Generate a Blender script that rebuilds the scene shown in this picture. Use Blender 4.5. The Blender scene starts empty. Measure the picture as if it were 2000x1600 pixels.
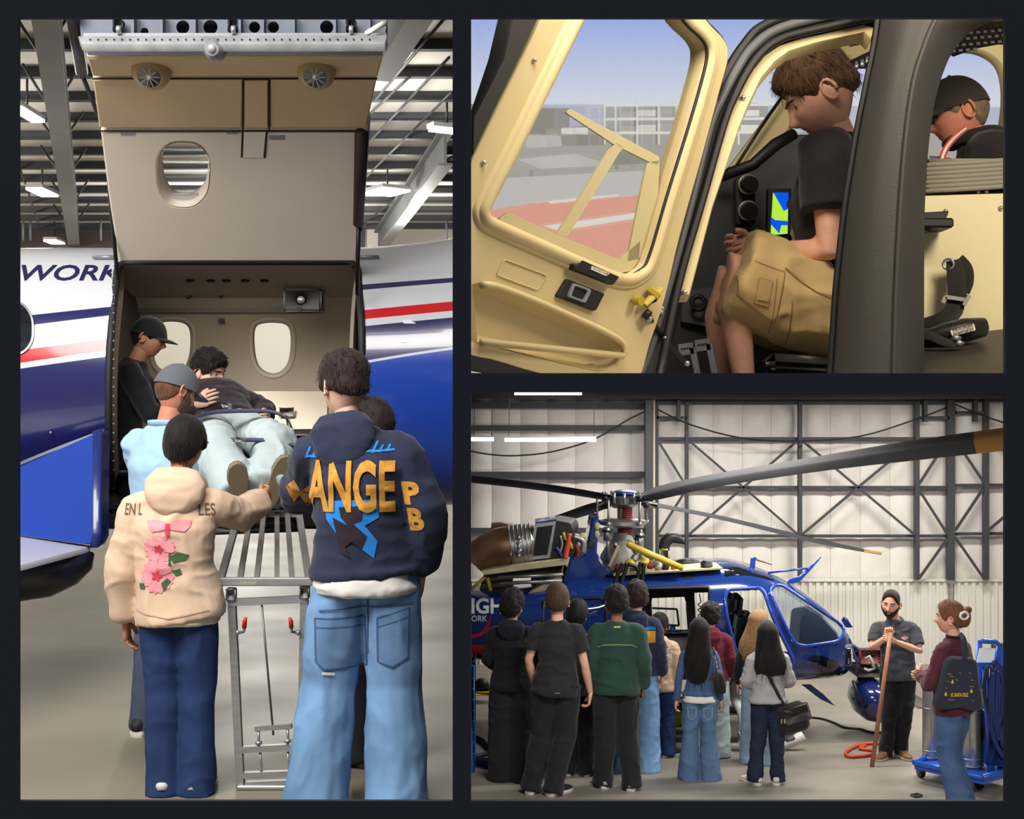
import bpy, math, random
import numpy as np
from mathutils import Vector, Matrix, noise as mnoise
from mathutils.bvhtree import BVHTree
from mathutils.geometry import tessellate_polygon

# ------------------------------------------------------------------ camera, world, exposure
SC = bpy.context.scene
COL = SC.collection
F = 2600.0            # focal length in pixels of the 2000 x 1600 frame
E = 3.37              # eye height above the lower hangar floor
ZF3 = 0.0             # floor of the lower hangar (helicopter)
ZF1 = E - 1.58        # floor of the upper hangar (aeroplane)
WALL_D = 2.40         # the dark window wall stands this far from the eye
cam = bpy.data.cameras.new('camera')
cam.sensor_width = 36.0
cam.lens = 36.0 * F / 2000.0
cam.clip_start = 0.05
cam.clip_end = 200
camo = bpy.data.objects.new('camera', cam)
COL.objects.link(camo)
camo.location = (0, 0, E)
camo.rotation_euler = (math.radians(90), 0, 0)
SC.camera = camo
w = bpy.data.worlds.new('world')
SC.world = w
w.use_nodes = True
w.node_tree.nodes['Background'].inputs['Color'].default_value = (0.80, 0.86, 1.0, 1)
w.node_tree.nodes['Background'].inputs['Strength'].default_value = 0.32
SC.view_settings.view_transform = 'Standard'
SC.view_settings.look = 'None'
SC.view_settings.exposure = 0.0
SC.view_settings.gamma = 1.0
SC.view_settings.use_curve_mapping = False
try:
 SC.cycles.max_bounces = 7
 SC.cycles.diffuse_bounces = 4
 SC.cycles.glossy_bounces = 3
 SC.cycles.transmission_bounces = 5
 SC.cycles.transparent_max_bounces = 8
 SC.cycles.caustics_reflective = False
 SC.cycles.caustics_refractive = False
 SC.cycles.sample_clamp_indirect = 6.0
except Exception:
 pass

def P(px, py, D):
 """The point seen at pixel px, py that lies D metres in front of the eye."""
 return Vector(((px - 1000.0) * D / F, D, E + (800.0 - py) * D / F))

def area(name, loc, size, power, color=(1, 1, 1), aim=(0, 0, -1), size_y=None):
 l = bpy.data.lights.new(name, 'AREA')
 l.energy = power
 l.color = color
 l.size = size
 if size_y:
  l.shape = 'RECTANGLE'
  l.size_y = size_y
 o = bpy.data.objects.new(name, l)
 COL.objects.link(o)
 o.location = loc
 o.rotation_euler = Vector(aim).to_track_quat('-Z', 'Y').to_euler()
 return o

WARM = (1.0, 0.91, 0.78)
NEUT = (1.0, 0.965, 0.91)
# upper hangar: added unseen fill lights, the front pair aimed at the raised door
for x, y, pw, sz in ((-3.2, 2.9, 330, 2.6), (-0.95, 2.9, 120, 1.4)):
 area('hangar_fill_light', (x, y, E + 2.9), sz, pw, NEUT, (0, 1.25, -1))
for x, y, pw in ((-7.5, 9.0, 150), (-3.0, 20.0, 480), (-10.0, 20.0, 520), (-6.0, 30.0, 900), (-2.2, 30.0, 420), (-14.0, 28.0, 560)):  # added unseen point lights, brightening the roof and the far end
 l = bpy.data.lights.new('hangar_fill_light', 'POINT')
 l.energy, l.color, l.shadow_soft_size = pw, NEUT, .5
 o = bpy.data.objects.new('hangar_fill_light', l)
 COL.objects.link(o)
 o.location = (x, y, E + 3.6)
# simulator room: warm lamp in front of the cabin and a soft one above
area('simulator_room_light', (0.35, 2.60, E + 1.75), 0.7, 30, (1.0, 0.88, 0.70), (0.26, 0.9, -0.85))
area('simulator_room_light', (1.75, 2.62, E + 1.55), 0.6, 36, (1.0, 0.86, 0.66), (-0.45, 1.0, -0.62))
# lower hangar: lamp rows under its ceiling
for i, (x, y, pw) in enumerate(((0.9, 5.0, 84), (2.6, 6.5, 98), (4.7, 6.8, 90), (1.0, 9.5, 90), (2.6, 12.6, 100), (5.2, 13.0, 105), (2.0, 15.4, 115), (5.0, 15.4, 120))):
 area('ceiling_strip_light', (x, y, E + 0.0145 * y), 1.5, pw, NEUT, (0, 0, -1), 0.35)

# ------------------------------------------------------------------ materials
MATS = {}

def lin(c):
 return tuple(((v / 255.0) / 12.92 if v / 255.0 <= 0.04045 else ((v / 255.0 + 0.055) / 1.055) ** 2.4) for v in c)

def mat(key, rgb=None, rough=0.6, metal=0.0, vary=None, bump=None, emit=0.0, coat=0.0, spec=None, alpha=None, trans=None, sheen=0.0, stretch=None, rvary=None):
 """A node material. rgb: sRGB 0-255. vary=(scale, amount): mottling. bump=(scale, strength)."""
 if key in MATS:
  return MATS[key]
 m = bpy.data.materials.new(key)
 m.use_nodes = True
 nt = m.node_tree
 b = nt.nodes['Principled BSDF']
 c = lin(rgb)
 b.inputs['Base Color'].default_value = (*c, 1)
 b.inputs['Roughness'].default_value = rough
 b.inputs['Metallic'].default_value = metal
 if spec is not None:
  b.inputs['Specular IOR Level'].default_value = spec
 if coat:
  b.inputs['Coat Weight'].default_value = coat
  b.inputs['Coat Roughness'].default_value = 0.06
 if sheen:
  b.inputs['Sheen Weight'].default_value = sheen
 if emit:
  b.inputs['Emission Color'].default_value = (*c, 1)
  b.inputs['Emission Strength'].default_value = emit
 if alpha is not None:
  b.inputs['Alpha'].default_value = alpha
 if trans is not None:
  b.inputs['Transmission Weight'].default_value = trans
  b.inputs['IOR'].default_value = 1.02
 if vary or bump or rvary:
  tc = nt.nodes.new('ShaderNodeTexCoord')
  mp = nt.nodes.new('ShaderNodeMapping')
  nt.links.new(tc.outputs['Object'], mp.inputs['Vector'])
  if stretch:
   mp.inputs['Scale'].default_value = stretch
 if vary:
  sc, am = vary
  n = nt.nodes.new('ShaderNodeTexNoise')
  n.inputs['Scale'].default_value = sc
  n.inputs['Detail'].default_value = 5
  nt.links.new(mp.outputs['Vector'], n.inputs['Vector'])
  mr = nt.nodes.new('ShaderNodeMapRange')
  mr.inputs['From Min'].default_value = 0.3
  mr.inputs['From Max'].default_value = 0.7
  mr.inputs['To Min'].default_value = 1 - am
  mr.inputs['To Max'].default_value = 1 + am
  nt.links.new(n.outputs['Fac'], mr.inputs['Value'])
  mx = nt.nodes.new('ShaderNodeMix')
  mx.data_type = 'RGBA'
  mx.blend_type = 'MULTIPLY'
  mx.inputs['Factor'].default_value = 1
  mx.inputs['A'].default_value = (*c, 1)
  nt.links.new(mr.outputs['Result'], mx.inputs['B'])
  nt.links.new(mx.outputs['Result'], b.inputs['Base Color'])
  if emit:
   nt.links.new(mx.outputs['Result'], b.inputs['Emission Color'])
 if rvary:
  n = nt.nodes.new('ShaderNodeTexNoise')
  n.inputs['Scale'].default_value = rvary[0]
  n.inputs['Detail'].default_value = 4
  nt.links.new(mp.outputs['Vector'], n.inputs['Vector'])
  mr = nt.nodes.new('ShaderNodeMapRange')
  mr.inputs['To Min'].default_value = rough - rvary[1]
  mr.inputs['To Max'].default_value = rough + rvary[1]
  nt.links.new(n.outputs['Fac'], mr.inputs['Value'])
  nt.links.new(mr.outputs['Result'], b.inputs['Roughness'])
 if bump:
  n = nt.nodes.new('ShaderNodeTexNoise')
  n.inputs['Scale'].default_value = bump[0]
  n.inputs['Detail'].default_value = 3
  nt.links.new(mp.outputs['Vector'], n.inputs['Vector'])
  bp = nt.nodes.new('ShaderNodeBump')
  bp.inputs['Strength'].default_value = bump[1]
  bp.inputs['Distance'].default_value = bump[2] if len(bump) > 2 else 0.004
  nt.links.new(n.outputs['Fac'], bp.inputs['Height'])
  nt.links.new(bp.outputs['Normal'], b.inputs['Normal'])
 MATS[key] = m
 return m

def banded(key, base, bands, rough=0.25, coat=0.5, axis=(0, 2)):
 """Painted livery. bands: list of (a, b, c, rgb, x0, x1): where z < a + b*x + c*x*x (world metres, x in [x0, x1]) the paint is rgb."""
 if key in MATS:
  return MATS[key]
 m = mat(key, base, rough=rough, coat=coat)
 nt = m.node_tree
 b = nt.nodes['Principled BSDF']
 g = nt.nodes.new('ShaderNodeNewGeometry')
 s = nt.nodes.new('ShaderNodeSeparateXYZ')
 nt.links.new(g.outputs['Position'], s.inputs['Vector'])
 x, z = s.outputs['X'], s.outputs['Z']

 def mth(op, p, q):
  n = nt.nodes.new('ShaderNodeMath')
  n.operation = op
  for i, v in enumerate((p, q)):
   if isinstance(v, (int, float)):
    n.inputs[i].default_value = v
   else:
    nt.links.new(v, n.inputs[i])
  return n.outputs[0]
 x2 = mth('MULTIPLY', x, x)
 cur = None
 for (a, bb, cc, rgb, x0, x1) in bands:
  edge = mth('ADD', mth('ADD', mth('MULTIPLY', x, bb), a), mth('MULTIPLY', x2, cc))
  mask = mth('LESS_THAN', z, edge)
  if x0 is not None:
   mask = mth('MULTIPLY', mask, mth('MULTIPLY', mth('GREATER_THAN', x, x0), mth('LESS_THAN', x, x1)))
  mx = nt.nodes.new('ShaderNodeMix')
  mx.data_type = 'RGBA'
  nt.links.new(mask, mx.inputs['Factor'])
  if cur is None:
   mx.inputs['A'].default_value = (*lin(base), 1)
  else:
   nt.links.new(cur, mx.inputs['A'])
  mx.inputs['B'].default_value = (*lin(rgb), 1)
  cur = mx.outputs['Result']
 nt.links.new(cur, b.inputs['Base Color'])
 return m

# ------------------------------------------------------------------ geometry helpers
class Geo:
 """Collects vertices (world metres) and faces of ONE mesh."""

 def __init__(self):
  self.v, self.f, self.m = [], [], []

 def add(self, verts, faces, mi=0):
  b = len(self.v)
  self.v.extend([tuple(p) for p in verts])
  self.f.extend([tuple(b + i for i in q) for q in faces])
  self.m.extend([mi] * len(faces))
  return self

 def merge(self, g, mi=None):
  b = len(self.v)
  self.v.extend(g.v)
  self.f.extend([tuple(b + i for i in q) for q in g.f])
  self.m.extend(g.m if mi is None else [mi] * len(g.f))
  return self

 def xf(self, M):
  if self.v:
   a = np.array(self.v)
   R = np.array(M)[:3, :3]
   t = np.array(M)[:3, 3]
   self.v = [tuple(r) for r in (a @ R.T + t)]
  return self

 def box(self, c, s, M=None, mi=0, bev=0.0):
  c = Vector(c)
  hx, hy, hz = s[0] / 2, s[1] / 2, s[2] / 2
  R = M.to_3x3() if M is not None else Matrix.Identity(3)
  if bev <= 0:
   vs = [c + R @ Vector((x, y, z)) for x in (-hx, hx) for y in (-hy, hy) for z in (-hz, hz)]
   return self.add(vs, [(0, 1, 3, 2), (4, 6, 7, 5), (0, 4, 5, 1), (2, 3, 7, 6), (0, 2, 6, 4), (1, 5, 7, 3)], mi)
  k = min(bev, hx * .98, hy * .98, hz * .98)
  vs, idx = [], {}
  for x in (-1, 1):
   for y in (-1, 1):
    for z in (-1, 1):
     for ax in range(3):
      h = [hx - k, hy - k, hz - k]
      h[ax] += k
      idx[(x, y, z, ax)] = len(vs)
      vs.append(c + R @ Vector((x * h[0], y * h[1], z * h[2])))
  fs = []
  for ax in range(3):
   o1, o2 = (ax + 1) % 3, (ax + 2) % 3
   for sg in (-1, 1):
    q = []
    for (p, r) in ((-1, -1), (1, -1), (1, 1), (-1, 1)):
     key = [0, 0, 0]
     key[ax], key[o1], key[o2] = sg, p, r
     q.append(idx[(*key, ax)])
    fs.append(q if sg > 0 else q[::-1])
   for p in (-1, 1):
    for r in (-1, 1):
     q = []
     for (sg, face) in ((-1, o1), (1, o1), (1, o2), (-1, o2)):
      key = [0, 0, 0]
      key[ax], key[o1], key[o2] = sg, p, r
      q.append(idx[(*key, face)])
     fs.append(q if p * r > 0 else q[::-1])
  for x in (-1, 1):
   for y in (-1, 1):
    for z in (-1, 1):
     q = [idx[(x, y, z, a)] for a in range(3)]
     fs.append(q if x * y * z > 0 else q[::-1])
  return self.add(vs, fs, mi)

 def bar(self, a, b, w, h, up=(0, 0, 1), mi=0, bev=0.0):
  """A straight bar of section w x h from a to b."""
  a, b = Vector(a), Vector(b)
  d = b - a
  L = d.length
  if L < 1e-6:
   return self
  y = d / L
  u = Vector(up)
  x = y.cross(u)
  if x.length < 1e-4:
   x = y.cross(Vector((1, 0, 0)))
  x.normalize()
  z = x.cross(y)
  R = Matrix((x, y, z)).transposed()
  return self.box((a + b) / 2, (w, L, h), R, mi, bev)

 def ibeam(self, a, b, w, h, t, up=(0, 0, 1), mi=0):
  a, b = Vector(a), Vector(b)
  y = (b - a).normalized()
  x = y.cross(Vector(up)).normalized()
  z = x.cross(y)
  self.bar(a + z * (h / 2 - t / 2), b + z * (h / 2 - t / 2), w, t, up, mi)
  self.bar(a - z * (h / 2 - t / 2), b - z * (h / 2 - t / 2), w, t, up, mi)
  return self.bar(a, b, t, h - 2 * t, up, mi)

 def tube(self, pts, r, seg=8, mi=0, caps=True, flat=1.0, side=None):
  pts = [Vector(p) for p in pts]
  n = len(pts)
  rs = r if isinstance(r, (list, tuple)) else [r] * n
  s = Vector(side) if side is not None else None
  vs = []
  for i, p in enumerate(pts):
   t = (pts[min(i + 1, n - 1)] - pts[max(i - 1, 0)])
   if t.length < 1e-9:
    t = Vector((0, 0, 1))
   t.normalize()
   if s is None:
    s = t.orthogonal()
   s = s - t * s.dot(t)
   if s.length < 1e-5:
    s = t.orthogonal()
   s.normalize()
   q = t.cross(s)
   for k in range(seg):
    a = 2 * math.pi * k / seg
    vs.append(p + s * (rs[i] * math.cos(a)) + q * (rs[i] * flat * math.sin(a)))
  fs = [(i * seg + k, i * seg + (k + 1) % seg, (i + 1) * seg + (k + 1) % seg, (i + 1) * seg + k) for i in range(n - 1) for k in range(seg)]
  if caps:
   fs.append(tuple(range(seg))[::-1])
   fs.append(tuple((n - 1) * seg + k for k in range(seg)))
  return self.add(vs, fs, mi)

 def cyl(self, a, b, r1, r2=None, seg=16, mi=0):
  return self.tube([a, b], [r1, r1 if r2 is None else r2], seg, mi)

 def rings(self, cs, side, rx, ry, seg=20, mi=0, power=2.0, caps=True, closed=False):
  """Loft of elliptic rings: centres cs, side vector(s), radii along side / across."""
  n = len(cs)
  cs = [Vector(c) for c in cs]
  vs = []
  for i in range(n):
   t = (cs[min(i + 1, n - 1)] - cs[max(i - 1, 0)])
   t = t.normalized() if t.length > 1e-9 else Vector((0, 0, 1))
   s = Vector(side[i] if isinstance(side, list) else side)
   s = (s - t * s.dot(t)).normalized()
   q = t.cross(s)
   for k in range(seg):
    a = 2 * math.pi * k / seg
    ca, sa = math.cos(a), math.sin(a)
    e = 2.0 / power
    u = math.copysign(abs(ca) ** e, ca) * rx[i]
    w_ = math.copysign(abs(sa) ** e, sa) * ry[i]
    vs.append(cs[i] + s * u + q * w_)
  fs = [(i * seg + k, i * seg + (k + 1) % seg, (i + 1) * seg + (k + 1) % seg, (i + 1) * seg + k) for i in range(n - 1) for k in range(seg)]
  if caps:
   fs.append(tuple(range(seg))[::-1])
   fs.append(tuple((n - 1) * seg + k for k in range(seg)))
  return self.add(vs, fs, mi)

 def ball(self, c, r, M=None, nu=14, nv=9, mi=0):
  c = Vector(c)
  r = r if isinstance(r, (list, tuple)) else (r, r, r)
  R = M.to_3x3() if M is not None else Matrix.Identity(3)
  vs = [c + R @ Vector((0, 0, -r[2]))]
  for j in range(1, nv):
   ph = -math.pi / 2 + math.pi * j / nv
   for i in range(nu):
    th = 2 * math.pi * i / nu
    vs.append(c + R @ Vector((r[0] * math.cos(ph) * math.cos(th), r[1] * math.cos(ph) * math.sin(th), r[2] * math.sin(ph))))
  vs.append(c + R @ Vector((0, 0, r[2])))
  fs = []
  for i in range(nu):
   fs.append((0, 1 + (i + 1) % nu, 1 + i))
   fs.append((len(vs) - 1, 1 + (nv - 2) * nu + i, 1 + (nv - 2) * nu + (i + 1) % nu))
  for j in range(nv - 2):
   for i in range(nu):
    fs.append((1 + j * nu + i, 1 + j * nu + (i + 1) % nu, 1 + (j + 1) * nu + (i + 1) % nu, 1 + (j + 1) * nu + i))
  return self.add(vs, fs, mi)

 def torus(self, c, R_, r, axis=(0, 0, 1), nu=24, nv=8, mi=0):
  ax = Vector(axis).normalized()
  s = ax.orthogonal().normalized()
  q = ax.cross(s)
  c = Vector(c)
  vs = []
  for i in range(nu):
   a = 2 * math.pi * i / nu
   d = s * math.cos(a) + q * math.sin(a)
   for j in range(nv):
    b = 2 * math.pi * j / nv
    vs.append(c + d * (R_ + r * math.cos(b)) + ax * (r * math.sin(b)))
  fs = [(i * nv + j, ((i + 1) % nu) * nv + j, ((i + 1) % nu) * nv + (j + 1) % nv, i * nv + (j + 1) % nv) for i in range(nu) for j in range(nv)]
  return self.add(vs, fs, mi)

 def grid(self, rows, mi=0, wrap=False):
  n, m = len(rows), len(rows[0])
  vs = [p for r in rows for p in r]
  fs = []
  for i in range(n - 1):
   for j in range(m if wrap else m - 1):
    k = (j + 1) % m
    fs.append((i * m + j, i * m + k, (i + 1) * m + k, (i + 1) * m + j))
  return self.add(vs, fs, mi)

WPOS = {}
TRIM = [None]      # keeps a room's things inside its walls

def mk(name, geo, mats, parent=None, smooth=True, angle=None, label=None, kind=None):
 """Link a Geo as one mesh object; vertices are world coordinates."""
 org = WPOS[parent.name] if parent is not None else None
 me = bpy.data.meshes.new(name)
 if org is None:
  a = np.array(geo.v) if geo.v else np.zeros((1, 3))
  lo, hi = a.min(axis=0), a.max(axis=0)
  org = Vector(((lo[0] + hi[0]) / 2, (lo[1] + hi[1]) / 2, lo[2]))
  top = True
 else:
  top = False
 wv = np.array(geo.v, float)
 if TRIM[0] is not None:
  x0, x1, zlo, zhi = TRIM[0]
  if x0 is not None:
   wv[:, 0] = np.maximum(wv[:, 0], (x0 - 1000) / F * wv[:, 1])
  if x1 is not None:
   wv[:, 0] = np.minimum(wv[:, 0], (x1 - 1000) / F * wv[:, 1])
  if zlo is not None:
   wv[:, 2] = np.maximum(wv[:, 2], E + (800 - zlo) / F * wv[:, 1])
  if zhi is not None:
   wv[:, 2] = np.minimum(wv[:, 2], E + (800 - zhi) / F * wv[:, 1])
 a = wv - np.array(org)
 me.from_pydata(a.tolist(), [], geo.f)
 mats = mats if isinstance(mats, (list, tuple)) else [mats]
 for m in mats:
  me.materials.append(m)
 if len(mats) > 1:
  me.polygons.foreach_set('material_index', geo.m)
 me.polygons.foreach_set('use_smooth', [bool(smooth)] * len(me.polygons))
 me.update()
 if smooth and angle is not None:
  try:
   me.set_sharp_from_angle(angle=math.radians(angle))
  except Exception:
   pass
 o = bpy.data.objects.new(name, me)
 COL.objects.link(o)
 if top:
  o.location = org
 else:
  o.parent = parent
 WPOS[o.name] = Vector(org)
 if label:
  o['label'] = label
 if kind:
  o['kind'] = kind
 return o

def thing(name, label, cat, loc=(0, 0, 0), group=None):
 o = bpy.data.objects.new(name, None)
 o.empty_display_size = 0.1
 COL.objects.link(o)
 o.location = loc
 WPOS[o.name] = Vector(loc)
 return tag(o, label, cat, group)

def tag(o, label, cat, group=None):
 o['label'] = label
 o['category'] = cat
 if group:
  o['group'] = group
 return o

def struct(name, geo, mats, smooth=False, **k):
 o = mk(name, geo, mats, None, smooth, **k)
 o['kind'] = 'structure'
 return o

class Plane:
 """A plane in space given by three sightings (px, py, D)."""

 def __init__(self, a, b=None, c=None):
  if b is None:
   self.k = (1.0 / a, 0.0, 0.0)
  else:
   M = Matrix(((1, a[0], a[1]), (1, b[0], b[1]), (1, c[0], c[1])))
   self.k = tuple(M.inverted() @ Vector((1 / a[2], 1 / b[2], 1 / c[2])))
  p, q, r = self(1000, 800), self(1100, 800), self(1000, 900)
  n = (q - p).cross(r - p).normalized()
  self.n = n if n.y < 0 else -n

 def __call__(self, px, py, off=0.0):
  p = P(px, py, 1.0 / (self.k[0] + self.k[1] * px + self.k[2] * py))
  return p + self.n * off if off else p

 def D(self, px, py):
  return 1.0 / (self.k[0] + self.k[1] * px + self.k[2] * py)

def cr(pts, n=6, closed=True):
 """Catmull-Rom through pts (2-D or 3-D tuples)."""
 p = np.array(pts, float)
 out = []
 m = len(p)
 for i in range(m if closed else m - 1):
  if closed:
   a, b, c, d = p[(i - 1) % m], p[i], p[(i + 1) % m], p[(i + 2) % m]
  else:
   a, b, c, d = p[max(i - 1, 0)], p[i], p[i + 1], p[min(i + 2, m - 1)]
  for k in range(n):
   t = k / n
   out.append(tuple(0.5 * ((2 * b) + (-a + c) * t + (2 * a - 5 * b + 4 * c - d) * t * t + (-a + 3 * b - 3 * c + d) * t ** 3)))
 if not closed:
  out.append(tuple(p[-1]))
 return out

def rnd(pts, r, n=6):
 """A polygon with its corners rounded; r is one radius or one per corner."""
 m = len(pts)
 out = []
 for i in range(m):
  p = Vector(pts[i][:2])
  a = Vector(pts[i - 1][:2]) - p
  b = Vector(pts[(i + 1) % m][:2]) - p
  rr = r[i] if isinstance(r, (list, tuple)) else r
  rr = min(rr, a.length * .48, b.length * .48)
  if rr < 0.3:
   out.append(tuple(p))
   continue
  s, e = p + a.normalized() * rr, p + b.normalized() * rr
  for k in range(n + 1):
   t = k / n
   out.append(tuple((1 - t) ** 2 * s + 2 * t * (1 - t) * p + t * t * e))
 return out

def clip_poly(pts, x0=None, y1=None):
 """Cut a pixel outline at x >= x0 and y <= y1."""
 for ax, lim, sg in ((0, x0, 1), (1, y1, -1)):
  if lim is None:
   continue
  out = []
  for i in range(len(pts)):
   a, b = pts[i - 1], pts[i]
   da, db = (a[ax] - lim) * sg, (b[ax] - lim) * sg
   if (da < 0) != (db < 0):
    t = da / (da - db)
    out.append((a[0] + (b[0] - a[0]) * t, a[1] + (b[1] - a[1]) * t))
   if db >= 0:
    out.append(b)
  pts = out
 return pts

def poly_area(pts):
 return 0.5 * sum(pts[i][0] * pts[(i + 1) % len(pts)][1] - pts[(i + 1) % len(pts)][0] * pts[i][1] for i in range(len(pts)))

def inset2(pts, d):
 """Offset a closed 2-D outline inwards by d (outwards when negative)."""
 m = len(pts)
 sg = 1 if poly_area(pts) > 0 else -1
 out = []
 for i in range(m):
  p, a, b = Vector(pts[i]), Vector(pts[i - 1]), Vector(pts[(i + 1) % m])
  e1, e2 = (p - a), (b - p)
  if e1.length < 1e-6:
   e1 = e2
  if e2.length < 1e-6:
   e2 = e1
  n1 = Vector((-e1.y, e1.x)).normalized() * sg
  n2 = Vector((-e2.y, e2.x)).normalized() * sg
  nn = n1 + n2
  if nn.length < 0.2:
   nn = n1
  nn.normalize()
  k = max(0.5, nn.dot(n1))
  out.append(tuple(p + nn * (d / k)))
 return out

def plate(g, at, outer, holes=(), thick=0.02, bev=0.0, back=True, mi=0, mi_side=None):
 """A solid slab: the outline (pixels) lies on plane `at`, thickness away from the eye. bev in pixels. at: Plane or f(px,py,off)."""
 ms = mi if mi_side is None else mi_side
 loops = [list(outer)] + [list(h) for h in holes]
 pxm = F / at.D(*outer[0]) if isinstance(at, Plane) else 300.0
 bm_ = bev / pxm
 front, base = [], []
 for li, lp in enumerate(loops):
  if bev > 0:
   front.append(inset2(lp, bev if li == 0 else -bev))
  else:
   front.append(lp)
 flat = [p for lp in front for p in lp]
 tris = tessellate_polygon([[Vector((p[0], p[1], 0)) for p in lp] for lp in front])
 vs = [at(p[0], p[1], 0.0) for p in flat]
 fs = [t if poly_area([flat[i] for i in t]) < 0 else t[::-1] for t in tris]
 g.add(vs, fs, mi)
 rings_ = []
 for lp, fr in zip(loops, front):
  m = len(lp)
  A = [at(p[0], p[1], 0.0) for p in fr]
  B = [at(p[0], p[1], -bm_) for p in lp]
  C = [at(p[0], p[1], -thick) for p in lp]
  f2 = []
  for r_ in range(2):
   for i in range(m):
    j = (i + 1) % m
    f2.append((r_ * m + i, r_ * m + j, (r_ + 1) * m + j, (r_ + 1) * m + i))
  g.add(A + B + C, f2, ms)
 if back:
  flat2 = [p for lp in loops for p in lp]
  tris2 = tris if bev <= 0 else tessellate_polygon([[Vector((p[0], p[1], 0)) for p in lp] for lp in loops])
  g.add([at(p[0], p[1], -thick) for p in flat2], [t if poly_area([flat2[i] for i in t]) > 0 else t[::-1] for t in tris2], mi)
 return g

def inside(pt, poly):
 x, y = pt
 c = False
 j = len(poly) - 1
 for i in range(len(poly)):
  xi, yi = poly[i][0], poly[i][1]
  xj, yj = poly[j][0], poly[j][1]
  if (yi > y) != (yj > y) and x < (xj - xi) * (y - yi) / (yj - yi) + xi:
   c = not c
  j = i
 return c

def px_of(p):
 return (1000 + F * p[0] / p[1], 800 - F * (p[2] - E) / p[1])

# fast lattice noise on arrays
_rng = np.random.RandomState(7)
_LAT = _rng.rand(32, 32, 32)

def vnoise(a):
 a = np.asarray(a, float)
 i = np.floor(a).astype(int)
 f = a - i
 f = f * f * (3 - 2 * f)
 r = 0
 for dx in (0, 1):
  for dy in (0, 1):
   for dz in (0, 1):
    wgt = (f[:, 0] if dx else 1 - f[:, 0]) * (f[:, 1] if dy else 1 - f[:, 1]) * (f[:, 2] if dz else 1 - f[:, 2])
    r = r + wgt * _LAT[(i[:, 0] + dx) % 32, (i[:, 1] + dy) % 32, (i[:, 2] + dz) % 32]
 return r * 2 - 1

def text_geo(s, size=1.0, bold=0.0, shear=0.0, depth=0.0, spacing=1.0, res=3):
 """Lettering as a Geo in the XY plane, origin at left baseline."""
 c = bpy.data.curves.new('lettering', 'FONT')
 c.body = s
 c.size = size
 c.shear = shear
 c.offset = bold
 c.space_character = spacing
 c.resolution_u = res
 c.extrude = depth
 o = bpy.data.objects.new('lettering', c)
 COL.objects.link(o)
 dg = bpy.context.evaluated_depsgraph_get()
 me = bpy.data.meshes.new_from_object(o.evaluated_get(dg))
 g = Geo()
 g.add([v.co[:] for v in me.vertices], [tuple(p.vertices) for p in me.polygons])
 bpy.data.objects.remove(o)
 bpy.data.curves.remove(c)
 bpy.data.meshes.remove(me)
 return g

def remesh(geo, voxel, smooth=4, factor=0.5):
 """Fuse a Geo's overlapping closed shells into one continuous surface (numpy verts, faces)."""
 me = bpy.data.meshes.new('tmp')
 me.from_pydata(geo.v, [], geo.f)
 me.update()
 o = bpy.data.objects.new('tmp', me)
 COL.objects.link(o)
 md = o.modifiers.new('r', 'REMESH')
 md.mode = 'VOXEL'
 md.voxel_size = voxel
 if smooth:
  s = o.modifiers.new('s', 'SMOOTH')
  s.factor = factor
  s.iterations = smooth
 dg = bpy.context.evaluated_depsgraph_get()
 m2 = bpy.data.meshes.new_from_object(o.evaluated_get(dg))
 n = len(m2.vertices)
 v = np.empty(n * 3)
 m2.vertices.foreach_get('co', v)
 nn = np.empty(n * 3)
 m2.vertices.foreach_get('normal', nn)
 fs = [tuple(p.vertices) for p in m2.polygons]
 bpy.data.objects.remove(o)
 bpy.data.meshes.remove(me)
 bpy.data.meshes.remove(m2)
 return v.reshape(-1, 3), nn.reshape(-1, 3), fs

# ------------------------------------------------------------------ people
def sstep(x, a, b):
 t = np.clip((x - a) / (b - a), 0, 1)
 return t * t * (3 - 2 * t)

def head_surf(d, jaw=1.0):
 """Unit directions (n,3) -> points of a head: z up, face +y, about 0.235 high."""
 x, y, z = .0765 * d[:, 0], .099 * d[:, 1], .119 * d[:, 2]
 t = np.clip(-z / .119, 0, 1)
 x = x * (1 - .34 * t ** 1.7)
 y = np.where(y < 0, y * (1 - .55 * t ** 1.3), y * (1 - .10 * t ** 2))
 y = np.where(y > 0, .099 * np.sign(y) * (np.abs(y) / .099) ** .86, y)
 fw = sstep(d[:, 1], .15, .65)

 def g(cx, cz, sx, sz):
  return np.exp(-((x - cx) / sx) ** 2 - ((z - cz) / sz) ** 2)
 b = .020 * g(0, -.030, .013, .014) + .011 * g(0, -.012, .009, .022) + .006 * (g(.012, -.034, .008, .008) + g(-.012, -.034, .008, .008))
 b = b - .010 * (g(.031, .006, .014, .011) + g(-.031, .006, .014, .011))
 b = b + .004 * (g(.03, .026, .022, .008) + g(-.03, .026, .022, .008))
 b = b + .0055 * g(0, -.058, .022, .0055) + .005 * g(0, -.070, .018, .006) - .004 * g(0, -.064, .024, .0025)
 b = b + .009 * jaw * g(0, -.098, .022, .018) + .004 * (g(.042, -.022, .018, .02) + g(-.042, -.022, .018, .02))
 return np.stack([x, y + fw * b, z], 1)

def sphere_dirs(nu, nv, front=True):
 """(nu x nv+1) grid of directions, denser round the face (+y)."""
 out = []
 for j in range(nv + 1):
  ph = -math.pi / 2 + math.pi * j / nv
  for i in range(nu):
   u = i / nu
   th = 2 * math.pi * u
   if front:
    th = th + .42 * math.sin(th)
   # th = 0 at the back, pi at the front
   a = th + math.pi
   k = math.pi * 2 * u
   a = math.pi * 2 * u - .45 * math.sin(2 * math.pi * u) if front else 2 * math.pi * u
   out.append((math.cos(ph) * math.sin(a), math.cos(ph) * math.cos(a), math.sin(ph)))
 return np.array(out)

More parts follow.
